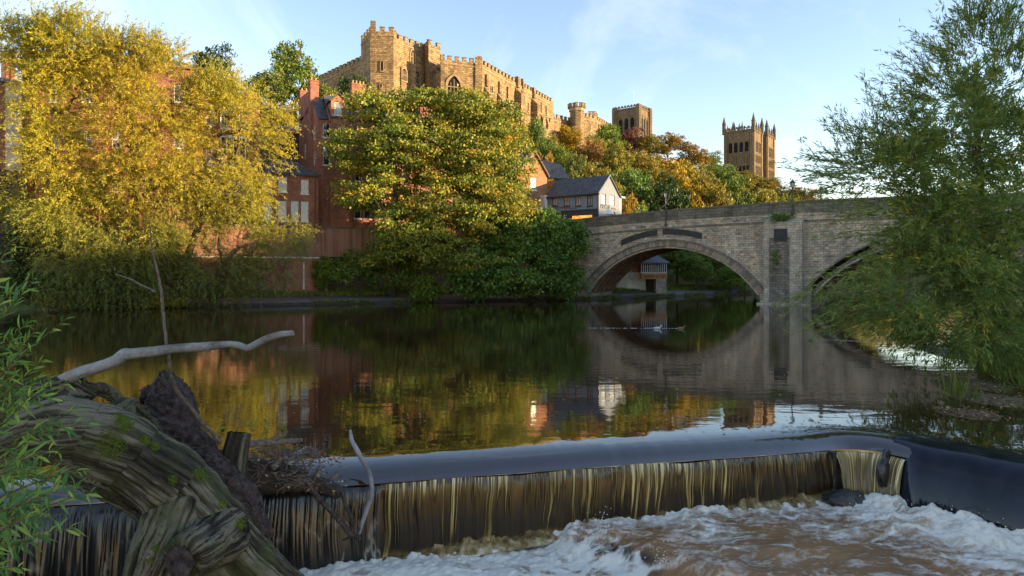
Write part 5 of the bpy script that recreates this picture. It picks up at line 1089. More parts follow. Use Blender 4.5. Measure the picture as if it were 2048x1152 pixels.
LM['russet'] = leafmat('russet_leaves', [(0.0, (0.13, 0.10, 0.025)), (0.5, (0.28, 0.17, 0.035)), (1.0, (0.40, 0.21, 0.045))], .3, .02)
LM['pink'] = leafmat('dusky_red_leaves', [(0.0, (0.12, 0.06, 0.045)), (0.5, (0.22, 0.11, 0.075)), (1.0, (0.30, 0.16, 0.10))], .25, .01)
LM['bright'] = leafmat('fresh_green_leaves', [(0.0, (0.065, 0.130, 0.016)), (0.5, (0.156, 0.247, 0.026)), (1.0, (0.312, 0.338, 0.039))], .35, .02)
LM['dark'] = leafmat('shaded_green_leaves', [(0.0, (0.019, 0.045, 0.016)), (0.5, (0.048, 0.088, 0.026)), (1.0, (0.112, 0.144, 0.035))], .2, .02)  # darker copy of the green foliage, with shade put into the leaf colour
LM['wgreen'] = leafmat('green_willow_leaves', [(0.0, (0.10, 0.17, 0.05)), (0.5, (0.20, 0.28, 0.065)), (0.85, (0.34, 0.37, 0.07)), (1.0, (0.60, 0.45, 0.06))], .45, .005)
LM['shrub'] = leafmat('young_willow_leaves', [(0.0, (0.052, 0.130, 0.033)), (0.5, (0.130, 0.247, 0.039)), (1.0, (0.286, 0.390, 0.065))], .35, .005)
LM['grassy'] = leafmat('grass_blades', [(0.0, (0.070, 0.112, 0.017)), (0.5, (0.154, 0.196, 0.028)), (1.0, (0.308, 0.280, 0.056))], .3, .005)

# --- golden willows on the far bank
def willow(label, base, tr_px, lobes, ncl, nper, seed, D, up_wisps=0, sparse=None):
    rg = np.random.default_rng(seed); root = empty('willow_tree', base, label, 'tree', 'golden willows on the far bank')
    L = [pxl(*q, dr) for (*q, dr) in lobes]
    cl, d, _ = lobes_sample(L, int(ncl * 1.35), rg, .35, .36, .41)
    hgt = (cl[:, 2]) / 30.0
    dirs = unit(d * np.array([1, 1, .5]) + rg.normal(0, .45, d.shape) + np.array([.25, 0, 0]) + np.stack([hgt * 0, hgt * 0, .9 * hgt - .35], 1)); dr = np.clip(.9 - hgt, .1, .9)
    gz = ground(cl[:, 0], cl[:, 1]); ok = cl[:, 2] > np.maximum(gz, 0) + .8; cl, dirs, dr = cl[ok], dirs[ok], dr[ok]
    a = twig_leaves(cl, dirs, nper + 4, 2.0, .36, .085, rg, .45, .5, .17, np.clip((cl[:, 2] - 12) / 18, -.45, .25))  # tint greener low, yellower high: autumn turn plus painted shade and sun
    parts_ = [a]
    if up_wisps:
        wcl = cl[np.argsort(-(cl[:, 2] + rg.normal(0, 1.5, len(cl))))[:up_wisps]]; wd_ = unit(rg.normal(0, .35, wcl.shape) + np.array([.25, 0, 1.0])); parts_.append(twig_leaves(wcl, wd_, 26, 2.8, .34, .09, rg, .12, .5, .12))
    V = np.concatenate([p[0] for p in parts_]); t = np.concatenate([p[2] for p in parts_]); Q = np.arange(len(V)).reshape(-1, 4); crown(root, (V, Q, t), LM['willow'])
    tr = [np.array(base)] + [P(*q) for q in tr_px]; sel = cl[rg.choice(len(cl), 260, replace=False)]
    limbs('trunk', tr, sel, .42, M['barkw'], root, 5, .10, .02); return root
g0 = lambda px, D: (*xy(px, D), float(ground(*xy(px, D))))
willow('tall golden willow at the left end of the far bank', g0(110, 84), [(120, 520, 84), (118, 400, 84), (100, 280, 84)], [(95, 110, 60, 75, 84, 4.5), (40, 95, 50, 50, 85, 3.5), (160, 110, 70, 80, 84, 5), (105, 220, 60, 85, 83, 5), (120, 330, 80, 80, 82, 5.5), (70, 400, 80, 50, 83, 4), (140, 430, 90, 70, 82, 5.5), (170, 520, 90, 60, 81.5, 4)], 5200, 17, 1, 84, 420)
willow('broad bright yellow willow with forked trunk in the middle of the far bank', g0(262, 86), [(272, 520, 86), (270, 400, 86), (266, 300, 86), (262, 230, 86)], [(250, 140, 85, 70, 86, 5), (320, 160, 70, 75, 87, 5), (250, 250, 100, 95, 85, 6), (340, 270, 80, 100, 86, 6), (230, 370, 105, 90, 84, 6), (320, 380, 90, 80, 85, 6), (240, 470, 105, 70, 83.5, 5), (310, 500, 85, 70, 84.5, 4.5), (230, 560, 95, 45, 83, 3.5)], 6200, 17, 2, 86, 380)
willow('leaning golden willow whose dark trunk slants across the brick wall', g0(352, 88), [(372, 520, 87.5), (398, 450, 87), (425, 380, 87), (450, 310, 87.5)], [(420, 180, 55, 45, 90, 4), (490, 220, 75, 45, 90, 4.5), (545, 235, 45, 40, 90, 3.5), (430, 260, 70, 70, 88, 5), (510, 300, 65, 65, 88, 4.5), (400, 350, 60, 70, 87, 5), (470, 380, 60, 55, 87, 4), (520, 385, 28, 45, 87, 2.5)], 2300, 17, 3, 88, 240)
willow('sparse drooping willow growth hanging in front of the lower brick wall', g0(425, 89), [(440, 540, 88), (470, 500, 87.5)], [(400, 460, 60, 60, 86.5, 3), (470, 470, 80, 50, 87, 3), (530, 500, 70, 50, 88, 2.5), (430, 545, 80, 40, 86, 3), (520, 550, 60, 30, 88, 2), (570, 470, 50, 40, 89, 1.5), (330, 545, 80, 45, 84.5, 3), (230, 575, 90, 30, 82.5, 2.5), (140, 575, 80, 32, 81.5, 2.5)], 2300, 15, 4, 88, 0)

# --- sycamores and bank trees in the middle
def broadtree(name, label, base, tr_px, lobes, ncl, nper, cr, ll, lw, mat_, seed, r0=.4, group=None, cat='tree', nl_=240, shell=.45, upb=.22, flat=.5):
    rg = np.random.default_rng(seed); root = empty(name, base, label, cat, group); L = [pxl(*q, dr) for (*q, dr) in lobes]
    cl, d, _ = lobes_sample(L, int(ncl * 1.4), rg, shell, .38, .45); gz = ground(cl[:, 0], cl[:, 1]); cl = cl[cl[:, 2] > np.where(bank_dist(cl[:, 0], cl[:, 1]) > -.5, np.maximum(gz, 0), 0) + .35]
    crown(root, broad_leaves(cl, nper, cr, ll, lw, rg, upb, .17, flat), LM[mat_], 'crown' if cat == 'tree' else 'foliage')
    sel = cl[rg.choice(len(cl), min(nl_, len(cl)), replace=False)]; limbs('trunk' if cat == 'tree' else 'stem', [np.array(base)] + [P(*q) for q in tr_px], sel, r0, M['bark'], root, 5, .10, .015 if cat == 'tree' else .01); return root
broadtree('sycamore_tree', 'golden green sycamore in front of the tall brick tenement', g0(785, 103), [(790, 520, 102), (792, 420, 102), (790, 330, 102)], [(745, 225, 60, 45, 102, 4.5), (800, 215, 55, 40, 103, 4.5), (720, 300, 65, 50, 101, 4.5), (790, 300, 70, 60, 101, 5.5), (700, 390, 45, 30, 100.5, 3.5), (760, 390, 70, 50, 100, 5), (810, 450, 60, 60, 99.5, 5), (770, 500, 50, 40, 99, 3.5)], 520, 60, .72, .40, .33, 'syc', 21, .45, 'sycamores along the far bank', shell=.65, flat=.3)
broadtree('sycamore_tree', 'largest sycamore, a wide dense crown below the castle', g0(935, 107), [(935, 520, 106), (938, 420, 106), (940, 320, 106)], [(860, 225, 60, 45, 106, 5), (930, 225, 65, 45, 107, 5.5), (1000, 250, 50, 45, 107, 4.5), (870, 310, 75, 65, 104, 6), (960, 310, 80, 70, 104, 6.5), (1030, 320, 40, 60, 106, 4.5), (870, 410, 80, 65, 102, 6), (960, 410, 85, 65, 102, 6.5), (1030, 410, 50, 60, 104, 5), (850, 490, 75, 50, 100, 5), (940, 490, 80, 55, 100.5, 6)], 1150, 62, .75, .42, .35, 'syc', 22, .55, 'sycamores along the far bank', shell=.6, flat=.3)
broadtree('bank_tree', 'dense green tree leaning over the water beside the bridge', g0(1060, 109), [(1062, 540, 108), (1064, 480, 108)], [(1010, 470, 60, 50, 105, 4), (1080, 470, 55, 50, 107, 4), (1110, 530, 55, 55, 107.5, 3.5), (1040, 540, 70, 50, 104.5, 4), (960, 550, 70, 45, 102, 4), (1140, 480, 35, 40, 109, 2.5), (1130, 560, 40, 35, 108, 2.5)], 950, 44, .75, .46, .36, 'green', 23, .35, shell=.55, flat=.35)
broadtree('bank_shrub', 'bright green shrub overhanging the kerb under the sycamores', g0(862, 104), [(862, 590, 103)], [(862, 575, 34, 24, 101.3, 2), (850, 590, 26, 12, 100.8, 1.3)], 190, 24, .4, .42, .34, 'bright', 24, .1, cat='shrub', nl_=50)
broadtree('bank_shrub', 'dark ivy covered bush beside the brown retaining wall', g0(720, 102), [(720, 560, 101.5)], [(705, 540, 35, 40, 101.5, 1.6), (755, 530, 40, 50, 103, 2), (790, 545, 40, 45, 103, 2.5), (690, 560, 25, 25, 100.5, 1.3)], 700, 22, .4, .36, .3, 'green', 25, .1, cat='shrub', nl_=70)
broadtree('bank_shrub', 'yellow green climber at the end of the low brick wall', g0(648, 101), [(648, 565, 100.5)], [(648, 545, 18, 34, 101, .9)], 150, 20, .3, .32, .26, 'bright', 26, .08, cat='shrub', nl_=40)
broadtree('bank_shrub', 'dark bush under the left end of the golden willows', g0(60, 84), [(60, 560, 83)], [(60, 500, 45, 60, 83, 2.5), (30, 560, 50, 40, 82, 2.5), (110, 570, 50, 35, 82, 2), (95, 480, 30, 40, 83, 2)], 800, 22, .4, .34, .28, 'dark', 27, .12, cat='shrub', nl_=70)
broadtree('bank_shrub', 'grey green low growth along the left waterline', g0(190, 82), [(190, 600, 81.5)], [(110, 600, 45, 16, 80.6, 1.2), (190, 600, 55, 18, 81.6, 1.2), (270, 603, 50, 14, 82.6, 1), (340, 606, 40, 10, 83.6, .8)], 420, 18, .4, .34, .14, 'olive', 28, .06, cat='shrub', nl_=60)

# --- the wooded slope: five crowns shared by many trees
protos = []
for k in range(5):
    rg = np.random.default_rng(50 + k); nlb = 9 + k; L = [(np.array((0, 0, .58)), np.array((.34, .34, .34)))]
    for j in range(nlb):
        a = 2 * math.pi * j / nlb + rg.uniform(-.3, .3); rr = rg.uniform(.16, .34); L.append((np.array((rr * math.cos(a), rr * math.sin(a), rg.uniform(.36, .80))), np.array((1, 1, .85)) * rg.uniform(.15, .23)))
    cl, d, _ = lobes_sample(L, 300, rg, .6); V, Q, t = broad_leaves(cl, 24, .033, .036, .029, rg, .35, .18); me = mesh_from('crown', V, Q, False, t); me.materials.append(LM['green'])
    mb = MB(); nodes, par, rad = skeleton([(0, 0, -.15), (.01, 0, .15), (0, .01, .4)], cl[rg.choice(len(cl), 50, replace=False)], .022); mb.tube(nodes[:3], [.028, .022, .016], 6)
    for i in range(3, len(nodes)): mb.tube([nodes[par[i]], nodes[i]], [rad[i] * 1.2, rad[i]], 4, False)
    tm = bpy.data.meshes.new('trunk'); tm.from_pydata(mb.v, [], mb.f); tm.materials.append(M['bark']); protos.append((me, tm))
def hill_tree(px, ytop, wpx, D, kind, label, k=None, hmin=0):
    x, y = xy(px, D); zg = float(ground(x, y)); zt = zat(ytop, D); H = max(zt - zg, wpx / F * D * .75, hmin); zb_ = zt - H * 1.0
    root = empty('hillside_tree', (x, y, zb_), label, 'tree', 'trees on the wooded slope'); pr = protos[k if k is not None else rnd.randrange(5)]; s = wpx / F * D
    root.rotation_euler.z = rnd.uniform(0, 6.28)
    for nm, me, mt in (('crown', pr[0], LM[kind]), ('trunk', pr[1], None)):
        o = bpy.data.objects.new(nm, me); COL.objects.link(o); o.parent = root; o.scale = (s, s, H / .97)
        if mt: o.material_slots[0].link = 'OBJECT'; o.material_slots[0].material = mt
HT = [
 (430, 86, 105, 150, 'dark', 'dark brown green tree rising behind the golden willow roofline'),
 (592, 88, 120, 155, 'green', 'tall green tree against the sky just below the castle curtain wall'),
 (540, 140, 110, 150, 'green', 'lower green tree between the willow and the castle'),
 (648, 165, 95, 152, 'green', 'dark green tree under the castle curtain wall'),
 (700, 150, 90, 158, 'dark', 'tree with shade put into its dark leaf colour at the foot of the keep beside the brick chimney'),
 (575, 195, 70, 135, 'gold', 'small golden tree behind the willow by the tenement chimneys'),
 (655, 178, 80, 135, 'gold', 'golden tree behind the tenement dormer'),
 (690, 182, 60, 137, 'olive', 'olive tree between the two tenement chimneys'),
 (800, 178, 90, 150, 'olive', 'olive tree below the keep windows'),
 (870, 185, 100, 150, 'olive', 'olive tree under the great hall gable window'),
 (955, 195, 100, 150, 'olive', 'olive tree at the corner of the great hall'),
 (1020, 220, 90, 158, 'olive', 'olive tree below the hall buttresses'),
 (1073, 232, 62, 168, 'green', 'dark green rounded tree below the end of the great hall'),
 (1100, 262, 60, 175, 'olive', 'olive tree behind the orange gabled house'),
 (1142, 250, 58, 205, 'gold', 'vivid yellow tree at the foot of the octagonal turret'),
 (1088, 300, 50, 150, 'gold', 'small yellow tree right above the orange gable roof'),
 (1122, 284, 56, 165, 'bright', 'fresh green ivy clad tree above the pub roof'),
 (1150, 300, 52, 160, 'green', 'narrow dark tree behind the pub ridge'),
 (1178, 272, 74, 185, 'russet', 'thin brownish tree below the gatehouse range'),
 (1215, 243, 66, 215, 'bright', 'light yellow green tree standing in front of the central tower'),
 (1192, 268, 60, 200, 'olive', 'olive tree just below the gatehouse range'),
 (1262, 256, 72, 240, 'pink', 'dusky red tree at the foot of the central tower'),
 (1300, 268, 60, 235, 'olive', 'olive tree to the right below the central tower'),
 (1335, 262, 76, 245, 'russet', 'orange russet tree on the skyline right of the central tower'),
 (1385, 284, 80, 235, 'russet', 'orange green tree on the skyline halfway between the towers'),
 (1422, 302, 64, 240, 'green', 'dark green tree where the skyline drops towards the west towers'),
 (1232, 285, 90, 180, 'olive', 'olive tree on the slope above the pub gable'),
 (1285, 298, 95, 190, 'olive', 'wide olive tree in the middle of the slope below the russet trees'),
 (1340, 300, 95, 195, 'gold', 'golden tree in the upper middle of the slope'),
 (1395, 318, 90, 195, 'olive', 'olive tree on the slope right of the golden one'),
 (1440, 325, 80, 215, 'green', 'green tree below the nave roof'),
 (1485, 336, 84, 250, 'olive', 'pale olive tree in front of the west towers'),
 (1530, 352, 80, 255, 'olive', 'olive tree at the foot of the west towers'),
 (1575, 364, 76, 245, 'olive', 'olive tree right of the west towers'),
 (1612, 378, 60, 240, 'russet', 'brownish tree at the end of the skyline behind the bridge lamps'),
 (1645, 392, 50, 230, 'olive', 'last low olive tree behind the bridge parapet'),
 (1205, 320, 100, 150, 'olive', 'olive tree right behind the pub roof'),
 (1262, 330, 110, 155, 'green', 'deep green tree rising behind the pub gable'),
 (1325, 336, 115, 155, 'dark', 'dark shaded tree above the first bridge lamp'),
 (1375, 322, 105, 165, 'gold', 'golden crowned tree above the bridge parapet'),
 (1425, 345, 100, 165, 'olive', 'olive tree above the parapet left of the pier'),
 (1475, 352, 100, 170, 'green', 'green tree above the parapet below the west towers'),
 (1525, 368, 95, 172, 'olive', 'low olive tree above the parapet by the second lamp'),
 (1572, 380, 80, 180, 'olive', 'low olive tree behind the tallest bridge lamp'),
 (1250, 385, 60, 140, 'gold', 'small yellow shrub like tree right beside the pub gable'),
 (1278, 398, 60, 132, 'bright', 'bright green bush behind the people on the bridge'),
 (1355, 485, 90, 145, 'green', 'green tree seen under the arch beside the restaurant'),
 (1430, 478, 95, 150, 'green', 'green tree framed by the right half of the arch'),
 (1490, 500, 85, 148, 'bright', 'fresh green tree close to the pier under the arch'),
 (1395, 510, 80, 140, 'green', 'low green tree over the path under the arch'),
 (1460, 530, 80, 143, 'bright', 'low bright tree at the water under the arch'),
 (1510, 540, 60, 150, 'green', 'low dark tree at the foot of the pier under the arch'),
 (1255, 515, 50, 134, 'dark', 'dark bush over the restaurant wall under the arch'),
 (1300, 512, 40, 131, 'green', 'leafy sapling over the restaurant balcony roof'),
 (1600, 500, 120, 190, 'green', 'distant green tree behind the pier in the second arch'),
 (1700, 490, 140, 190, 'olive', 'distant olive tree seen through the second arch'),
]
for i, (px, yt, wp, D, kd, lb) in enumerate(HT): hill_tree(px, yt, wp, D, kd, lb, i % 5)
# undergrowth over the slope, ivy under the castle
rg = np.random.default_rng(77); x = rg.uniform(-75, 150, 26000); y = rg.uniform(80, 270, 26000); bd_ = bank_dist(x, y); ok = (bd_ > 12) & (bd_ < 95) & (np.abs(x / y) < .85); x, y = x[ok], y[ok]
sel = vnoise(np.stack([x * .08, y * .08, x * 0], -1), 6) > .35; x, y = x[sel], y[sel]
cl = np.stack([x, y, ground(x, y) + rg.uniform(0, 1.6, len(x))], -1); V, Q, t = broad_leaves(cl, 5, .55, .75, .6, rg, .4, .22)
me = mesh_from('undergrowth', V, Q, False, t); struct('undergrowth', me, LM['olive'], 'brambles and undergrowth between the hillside trees', 'stuff')
# grass verge along the path
rg = np.random.default_rng(78); k = 26000; s = rg.uniform(LL[2] + 10, LL[9], k); bpp, _ = bank_pt(s); j = np.clip(((s - s_[0]) / 1.2).astype(int), 0, len(nl_ if isinstance(nl_, np.ndarray) else s_) - 1)
NLv = np.stack([-tg[:, 1], tg[:, 0]], -1); off = rg.uniform(3.5, 8.0, k); p = bpp + NLv[j] * off[:, None]; z = ground(p[:, 0], p[:, 1]) - .02; c = np.column_stack([p, z]); ax = unit(rg.normal(0, .5, (k, 3)) + np.array([0, 0, 1])); nr = unit(np.cross(ax, rg.normal(0, 1, (k, 3))))
V, Q, t = leaf_mesh(c, ax, nr, rg.uniform(.25, .7, k), rg.uniform(.06, .16, k), np.clip(rg.normal(.5, .2, k), 0, 1), .3); struct('grass_verge', mesh_from('grass_verge', V, Q, False, t), LM['grassy'], 'green grass verge beside the riverside path', 'stuff')
# plants rooted in the pier
for (px, py, rx, ry, lb) in ((1567, 436, 26, 9, 'weeds growing on the sloping cap of the bridge pier'), (1566, 516, 18, 22, 'bush sprouting from the pier face under the dark plaque')):
    t_ = tA(px); D = (BO + BD * t_)[1]; c = bp3(t_, zat(py, D), .95); root = empty('pier_weeds', c, lb, 'weeds'); rg = np.random.default_rng(px); cl = c + rg.normal(0, 1, (90, 3)) * np.array((rx / F * D * .45, .12, ry / F * D * .5)); crown(root, broad_leaves(cl, 10, .18, .26, .2, rg, .3), LM['green'], 'foliage')

# --- right-hand willow by the near bank
def near_willow():
    rg = np.random.default_rng(91); D = 31.0; base = P(1960, 712, 33); base[2] = float(wbank(np.array(base[0]), np.array(base[1])))
    root = empty('willow_tree', base, 'big green willow overhanging the water on the right', 'tree')
    lob = [(1960, 120, 60, 100, 32, 2.2), (1900, 210, 80, 70, 31, 2.5), (2010, 190, 70, 90, 32, 2.5), (1845, 290, 75, 60, 30, 2.4), (1940, 300, 90, 80, 31, 3), (2040, 300, 70, 90, 32, 2.6), (1775, 335, 55, 55, 29, 1.8), (1845, 420, 70, 70, 28.5, 2.4), (1900, 430, 90, 80, 29, 3), (2010, 430, 80, 90, 30, 3), (1840, 520, 75, 65, 27.5, 2.2), (1880, 540, 110, 80, 28, 2.8), (1990, 560, 90, 90, 29, 2.8), (1770, 600, 55, 40, 26.5, 1.4), (1825, 620, 75, 45, 26.5, 1.8), (1920, 640, 80, 50, 27, 2), (2040, 600, 70, 80, 29, 2.5), (1950, 675, 70, 30, 27.5, 1.6), (2030, 670, 50, 40, 28, 1.6), (1870, 670, 50, 22, 27, 1.2)]
    L = [pxl(*q, dr) for (*q, dr) in lob]; cl, d, _ = lobes_sample(L, 7000, rg, .3, .8, .45)
    hz = np.clip(cl[:, 2] / 15, 0, 1); ok = cl[:, 2] > .25; cl, d, hz = cl[ok], d[ok], hz[ok]
    dirs = unit(d * np.array([.8, .8, .3]) + rg.normal(0, .35, d.shape) + np.stack([-.2 + 0 * hz, 0 * hz, -.25 + 1.5 * hz], 1)); V1, Q1, t1 = twig_leaves(cl, dirs, 21, 1.15, .26, .05, rg, .28, .42, .18)
    # long shoots at the skyline
    pts = []; dd = []
    for (px, py, D_, dx, dz, k) in ((1950, 60, 32, -.1, 1, 30), (1990, 70, 32, .15, 1, 26), (1920, 110, 31.5, -.45, .8, 26), (1880, 150, 31, -.7, .6, 24), (1850, 230, 30, -.9, .35, 24), (1830, 290, 30, -.95, .25, 22), (1720, 300, 29, -.5, .7, 24), (1760, 270, 29, 0, 1, 20), (1700, 340, 28.5, -.95, .2, 22), (1690, 370, 28, -.95, .1, 22), (2030, 110, 32, .3, .9, 26), (1760, 440, 27.5, -.9, -.05, 20), (1720, 580, 26.5, -.85, -.2, 26), (1715, 610, 26, -.8, -.3, 22)):
        q = P(px, py, D_) + rg.normal(0, .55, (k, 3)); pts.append(q); dd.append(unit(np.array((dx, 0, dz)) + rg.normal(0, .18, (k, 3))))
    V2, Q2, t2 = twig_leaves(np.concatenate(pts), np.concatenate(dd), 30, 1.9, .27, .042, rg, .10, .38, .12)
    V = np.concatenate([V1, V2]); t = np.concatenate([t1, t2]); crown(root, (V, np.arange(len(V)).reshape(-1, 4), t), LM['wgreen'])
    mb_t = [base, P(1972, 640, 32.4), P(1958, 560, 32), P(1968, 450, 31.5), P(1956, 300, 31.5), P(1950, 150, 31.8)]; sel = np.concatenate([cl[rg.choice(len(cl), 330, replace=False)]]); limbs('trunk', mb_t, sel, .16, M['barkw'], root, 5, .06, .008)
    tw = MB(); pp, d2 = np.concatenate(pts), np.concatenate(dd)
    for a, b_ in zip(pp, d2): e = a + b_ * 1.9; e[2] -= .19; m_ = a + b_ * .95; m_[2] -= .05; tw.tube([a, m_, e], [.012, .008, .004], 4, False)
    tw.build('shoots', M['barkw'], root)['kind'] = 'stuff'
near_willow()

# rough grass on the right-hand bank
rg = np.random.default_rng(79); k = 30000; y = rg.uniform(14, 62, k); xb = np.interp(y, [p[1] for p in WB], [p[0] for p in WB]); x = xb + rg.gamma(1.3, 4.0, k) - .3; ok = x / y < .95; x, y = x[ok], y[ok]; k = len(x)
c = np.stack([x, y, wbank(x, y) - .03], -1); c[:, 2] = np.maximum(c[:, 2], -.02); ax = unit(rg.normal(0, .45, (k, 3)) + np.array([-.15, 0, 1])); nr = unit(np.cross(ax, rg.normal(0, 1, (k, 3)))); V, Q, t = leaf_mesh(c, ax, nr, rg.uniform(.25, .9, k), rg.uniform(.02, .06, k), np.clip(rg.normal(.45, .25, k), 0, 1), .35); struct('bank_grass', mesh_from('bank_grass', V, Q, False, t), LM['grassy'], 'rough grass on the right-hand bank', 'stuff')

# weeds trailing over the kerb of the far path
rg = np.random.default_rng(80); k = 9000; s = rg.uniform(LL[2] + 10, LL[9], k); s = s[vnoise(np.stack([s * .25, s * 0, s * 0], -1), 9) > .45]; k = len(s); bpp, _ = bank_pt(s); j = np.clip(((s - s_[0]) / 1.2).astype(int), 0, len(s_) - 1)
p = bpp + NLv[j] * rg.uniform(-.5, .1, k)[:, None]; c = np.column_stack([p, rg.uniform(.15, .4, k)]); ax = unit(rg.normal(0, .6, (k, 3)) - np.column_stack([NLv[j] * .6, np.full(k, -.3)])); nr = unit(np.cross(ax, rg.normal(0, 1, (k, 3)))); V, Q, t = leaf_mesh(c, ax, nr, rg.uniform(.2, .6, k), rg.uniform(.05, .14, k), np.clip(rg.normal(.5, .25, k), 0, 1), .5); struct('kerb_weeds', mesh_from('kerb_weeds', V, Q, False, t), LM['grassy'], 'weeds trailing over the kerb of the far path', 'stuff')
# ------------------------------------------------------------------ foreground driftwood
def remeshed(parts, voxel, name):
    """several overlapping tapered tubes fused into one skin"""
    mb = MB()
    for pts, rad in parts:
        pts = np.array(pts, float); rad = np.array(rad, float); u = np.linspace(0, len(pts) - 1, (len(pts) - 1) * 6 + 1); i = np.arange(len(pts))
        sp = np.stack([np.interp(u, i, pts[:, k]) for k in range(3)], -1); ra = np.interp(u, i, rad)
        for _ in range(3): sp[1:-1] = (sp[:-2] + 2 * sp[1:-1] + sp[2:]) / 4; ra[1:-1] = (ra[:-2] + 2 * ra[1:-1] + ra[2:]) / 4
        mb.tube(sp, list(ra), 20)
    me = bpy.data.meshes.new(name); me.from_pydata(mb.v, [], mb.f); o = bpy.data.objects.new(name, me); COL.objects.link(o)
    md = o.modifiers.new('r', 'REMESH'); md.mode = 'VOXEL'; md.voxel_size = voxel; md.use_smooth_shade = True; sm = o.modifiers.new('s', 'SMOOTH'); sm.iterations = 3
    bpy.context.view_layer.update(); m2 = bpy.data.meshes.new_from_object(o.evaluated_get(bpy.context.evaluated_depsgraph_get())); bpy.data.objects.remove(o)
    k = len(m2.vertices); co = np.empty(k * 3); m2.vertices.foreach_get('co', co); no = np.empty(k * 3); m2.vertices.foreach_get('normal', no); return m2, co.reshape(-1, 3), no.reshape(-1, 3)
def nearest_axis(co, pts):
    """position along a polyline and its direction, for grain that follows the log"""
    pts = np.array(pts, float); best = np.full(len(co), 1e9); s = np.zeros(len(co)); acc = 0; dirs = np.zeros_like(co); foot = np.zeros_like(co)
    for a, b_ in zip(pts[:-1], pts[1:]):
        d = b_ - a; L = np.linalg.norm(d); t = np.clip(((co - a) @ d) / (L * L), 0, 1); f = a + t[:, None] * d; ds = np.linalg.norm(co - f, axis=1); m = ds < best
        best = np.where(m, ds, best); s = np.where(m, acc + t * L, s); dirs[m] = d / L; foot[m] = f[m]; acc += L
    return s, dirs, co - foot
def log_object(name, parent, parts, voxel, m_, groove, lump, seed, spiral=0.0, gscale=9.0, ax=0):
    me, co, no = remeshed(parts, voxel, name); best = np.full(len(co), 1e9); s = np.zeros(len(co)); d = np.zeros_like(co); rel = np.zeros_like(co)
    for k, (pp, rr_) in enumerate(parts):                  # grain follows whichever limb a point belongs to
        s1, d1, r1 = nearest_axis(co, pp); ds = np.linalg.norm(r1, axis=1) / max(rr_); mk = ds < best; best = np.where(mk, ds, best); s = np.where(mk, s1 + 3.7 * k, s); d[mk] = d1[mk]; rel[mk] = r1[mk]
    ref = np.array((0.2, -0.7, 0.68)); u = unit(np.cross(d, ref)); w = np.cross(d, u); ang = np.arctan2(np.sum(rel * w, 1), np.sum(rel * u, 1)) + spiral * s + .10 * fbm(co * 1.2, seed + 21, 3)
    G = np.stack([np.cos(ang), np.sin(ang), s * .16], -1); q = G * gscale * .5
    g = fbm(q, seed, 4, .6); crk = np.clip(np.abs(fbm(G * gscale * np.array([.8, .8, .5]) + 5, seed + 15, 3)) * 8, 0, 1)
    co2 = co + no * (groove * g - groove * .6 * (1 - crk) + lump * fbm(co * 1.1, seed + 5, 3) + groove * .35 * fbm(co * 14, seed + 9, 2))[:, None]
    me.vertices.foreach_set('co', (co2 - origin(parent)).ravel()); tint = np.clip((.42 + .5 * g + .45 * fbm(co * .9, seed + 27, 4)) * (.35 + .65 * crk), 0, 1)
    at = me.attributes.new('tint', 'FLOAT', 'POINT'); at.data.foreach_set('value', tint.astype(np.float32))
    at = me.attributes.new('grain', 'FLOAT_VECTOR', 'POINT'); at.data.foreach_set('vector', G.astype(np.float32).ravel())
    me.materials.clear(); me.materials.append(m_); me.polygons.foreach_set('use_smooth', [True] * len(me.polygons)); me.update()
    o = bpy.data.objects.new(name, me); COL.objects.link(o); o.parent = parent; return o, co2, no
m, n, l, b = nmat('mossy_wet_log', 0.66, 0.3)
a = n.new('ShaderNodeAttribute'); a.attribute_name = 'tint'; ga = n.new('ShaderNodeAttribute'); ga.attribute_name = 'grain'
gf = noise(n, l, 11.0, 8, ga.outputs['Vector'], .72, dist=.3); gf2 = noise(n, l, 34.0, 5, ga.outputs['Vector'], .7); f1 = noise(n, l, 1.5, 6, rough=.62); f2 = noise(n, l, 12, 6, rough=.7)
am = n.new('ShaderNodeMath'); am.operation = 'MULTIPLY_ADD'; am.inputs[1].default_value = .9; l.new(gf, am.inputs[0]); l.new(a.outputs['Fac'], am.inputs[2])
c_ = ramp(n, l, am.outputs[0], [(0.48, (0.006, 0.005, 0.003)), (0.72, (0.035, 0.027, 0.015)), (0.92, (0.10, 0.082, 0.05)), (1.0, (0.22, 0.19, 0.13))])
c_ = mixc(n, l, ramp(n, l, f1, [(0.47, (0, 0, 0)), (0.66, (.65,) * 3)]), c_, (0.075, 0.085, 0.02)); c_ = mixc(n, l, .75, c_, ramp(n, l, gf2, [(.3, (.4,) * 3), (.7, (1.5,) * 3)]), 'MULTIPLY'); l.new(c_, b.inputs['Base Color'])
hm = n.new('ShaderNodeMath'); hm.operation = 'MULTIPLY_ADD'; hm.inputs[1].default_value = .8; l.new(gf, hm.inputs[0]); l.new(gf2, hm.inputs[2]); bump(n, l, b, hm.outputs[0], .9, .05); M['mosslog'] = m
M['darklog'] = barkmat('rotten_fibrous_bark', [(0.3, (0.016, 0.012, 0.011)), (0.55, (0.075, 0.055, 0.05)), (0.8, (0.18, 0.145, 0.13))], (5, 5, 5), 1.0)
m, n, l, b = nmat('bleached_wood', 0.7, 0.3); f1 = noise(n, l, 2.2, 6, rough=.6); f2 = noise(n, l, 22, 4)
c_ = ramp(n, l, f1, [(.3, (.08, .06, .05)), (.5, (.22, .21, .21)), (.75, (.36, .36, .37))]); c_ = mixc(n, l, .5, c_, ramp(n, l, f2, [(.3, (.6,) * 3), (.7, (1.25,) * 3)]), 'MULTIPLY'); l.new(c_, b.inputs['Base Color']); bump(n, l, b, f2, .4, .02); M['bleached'] = m
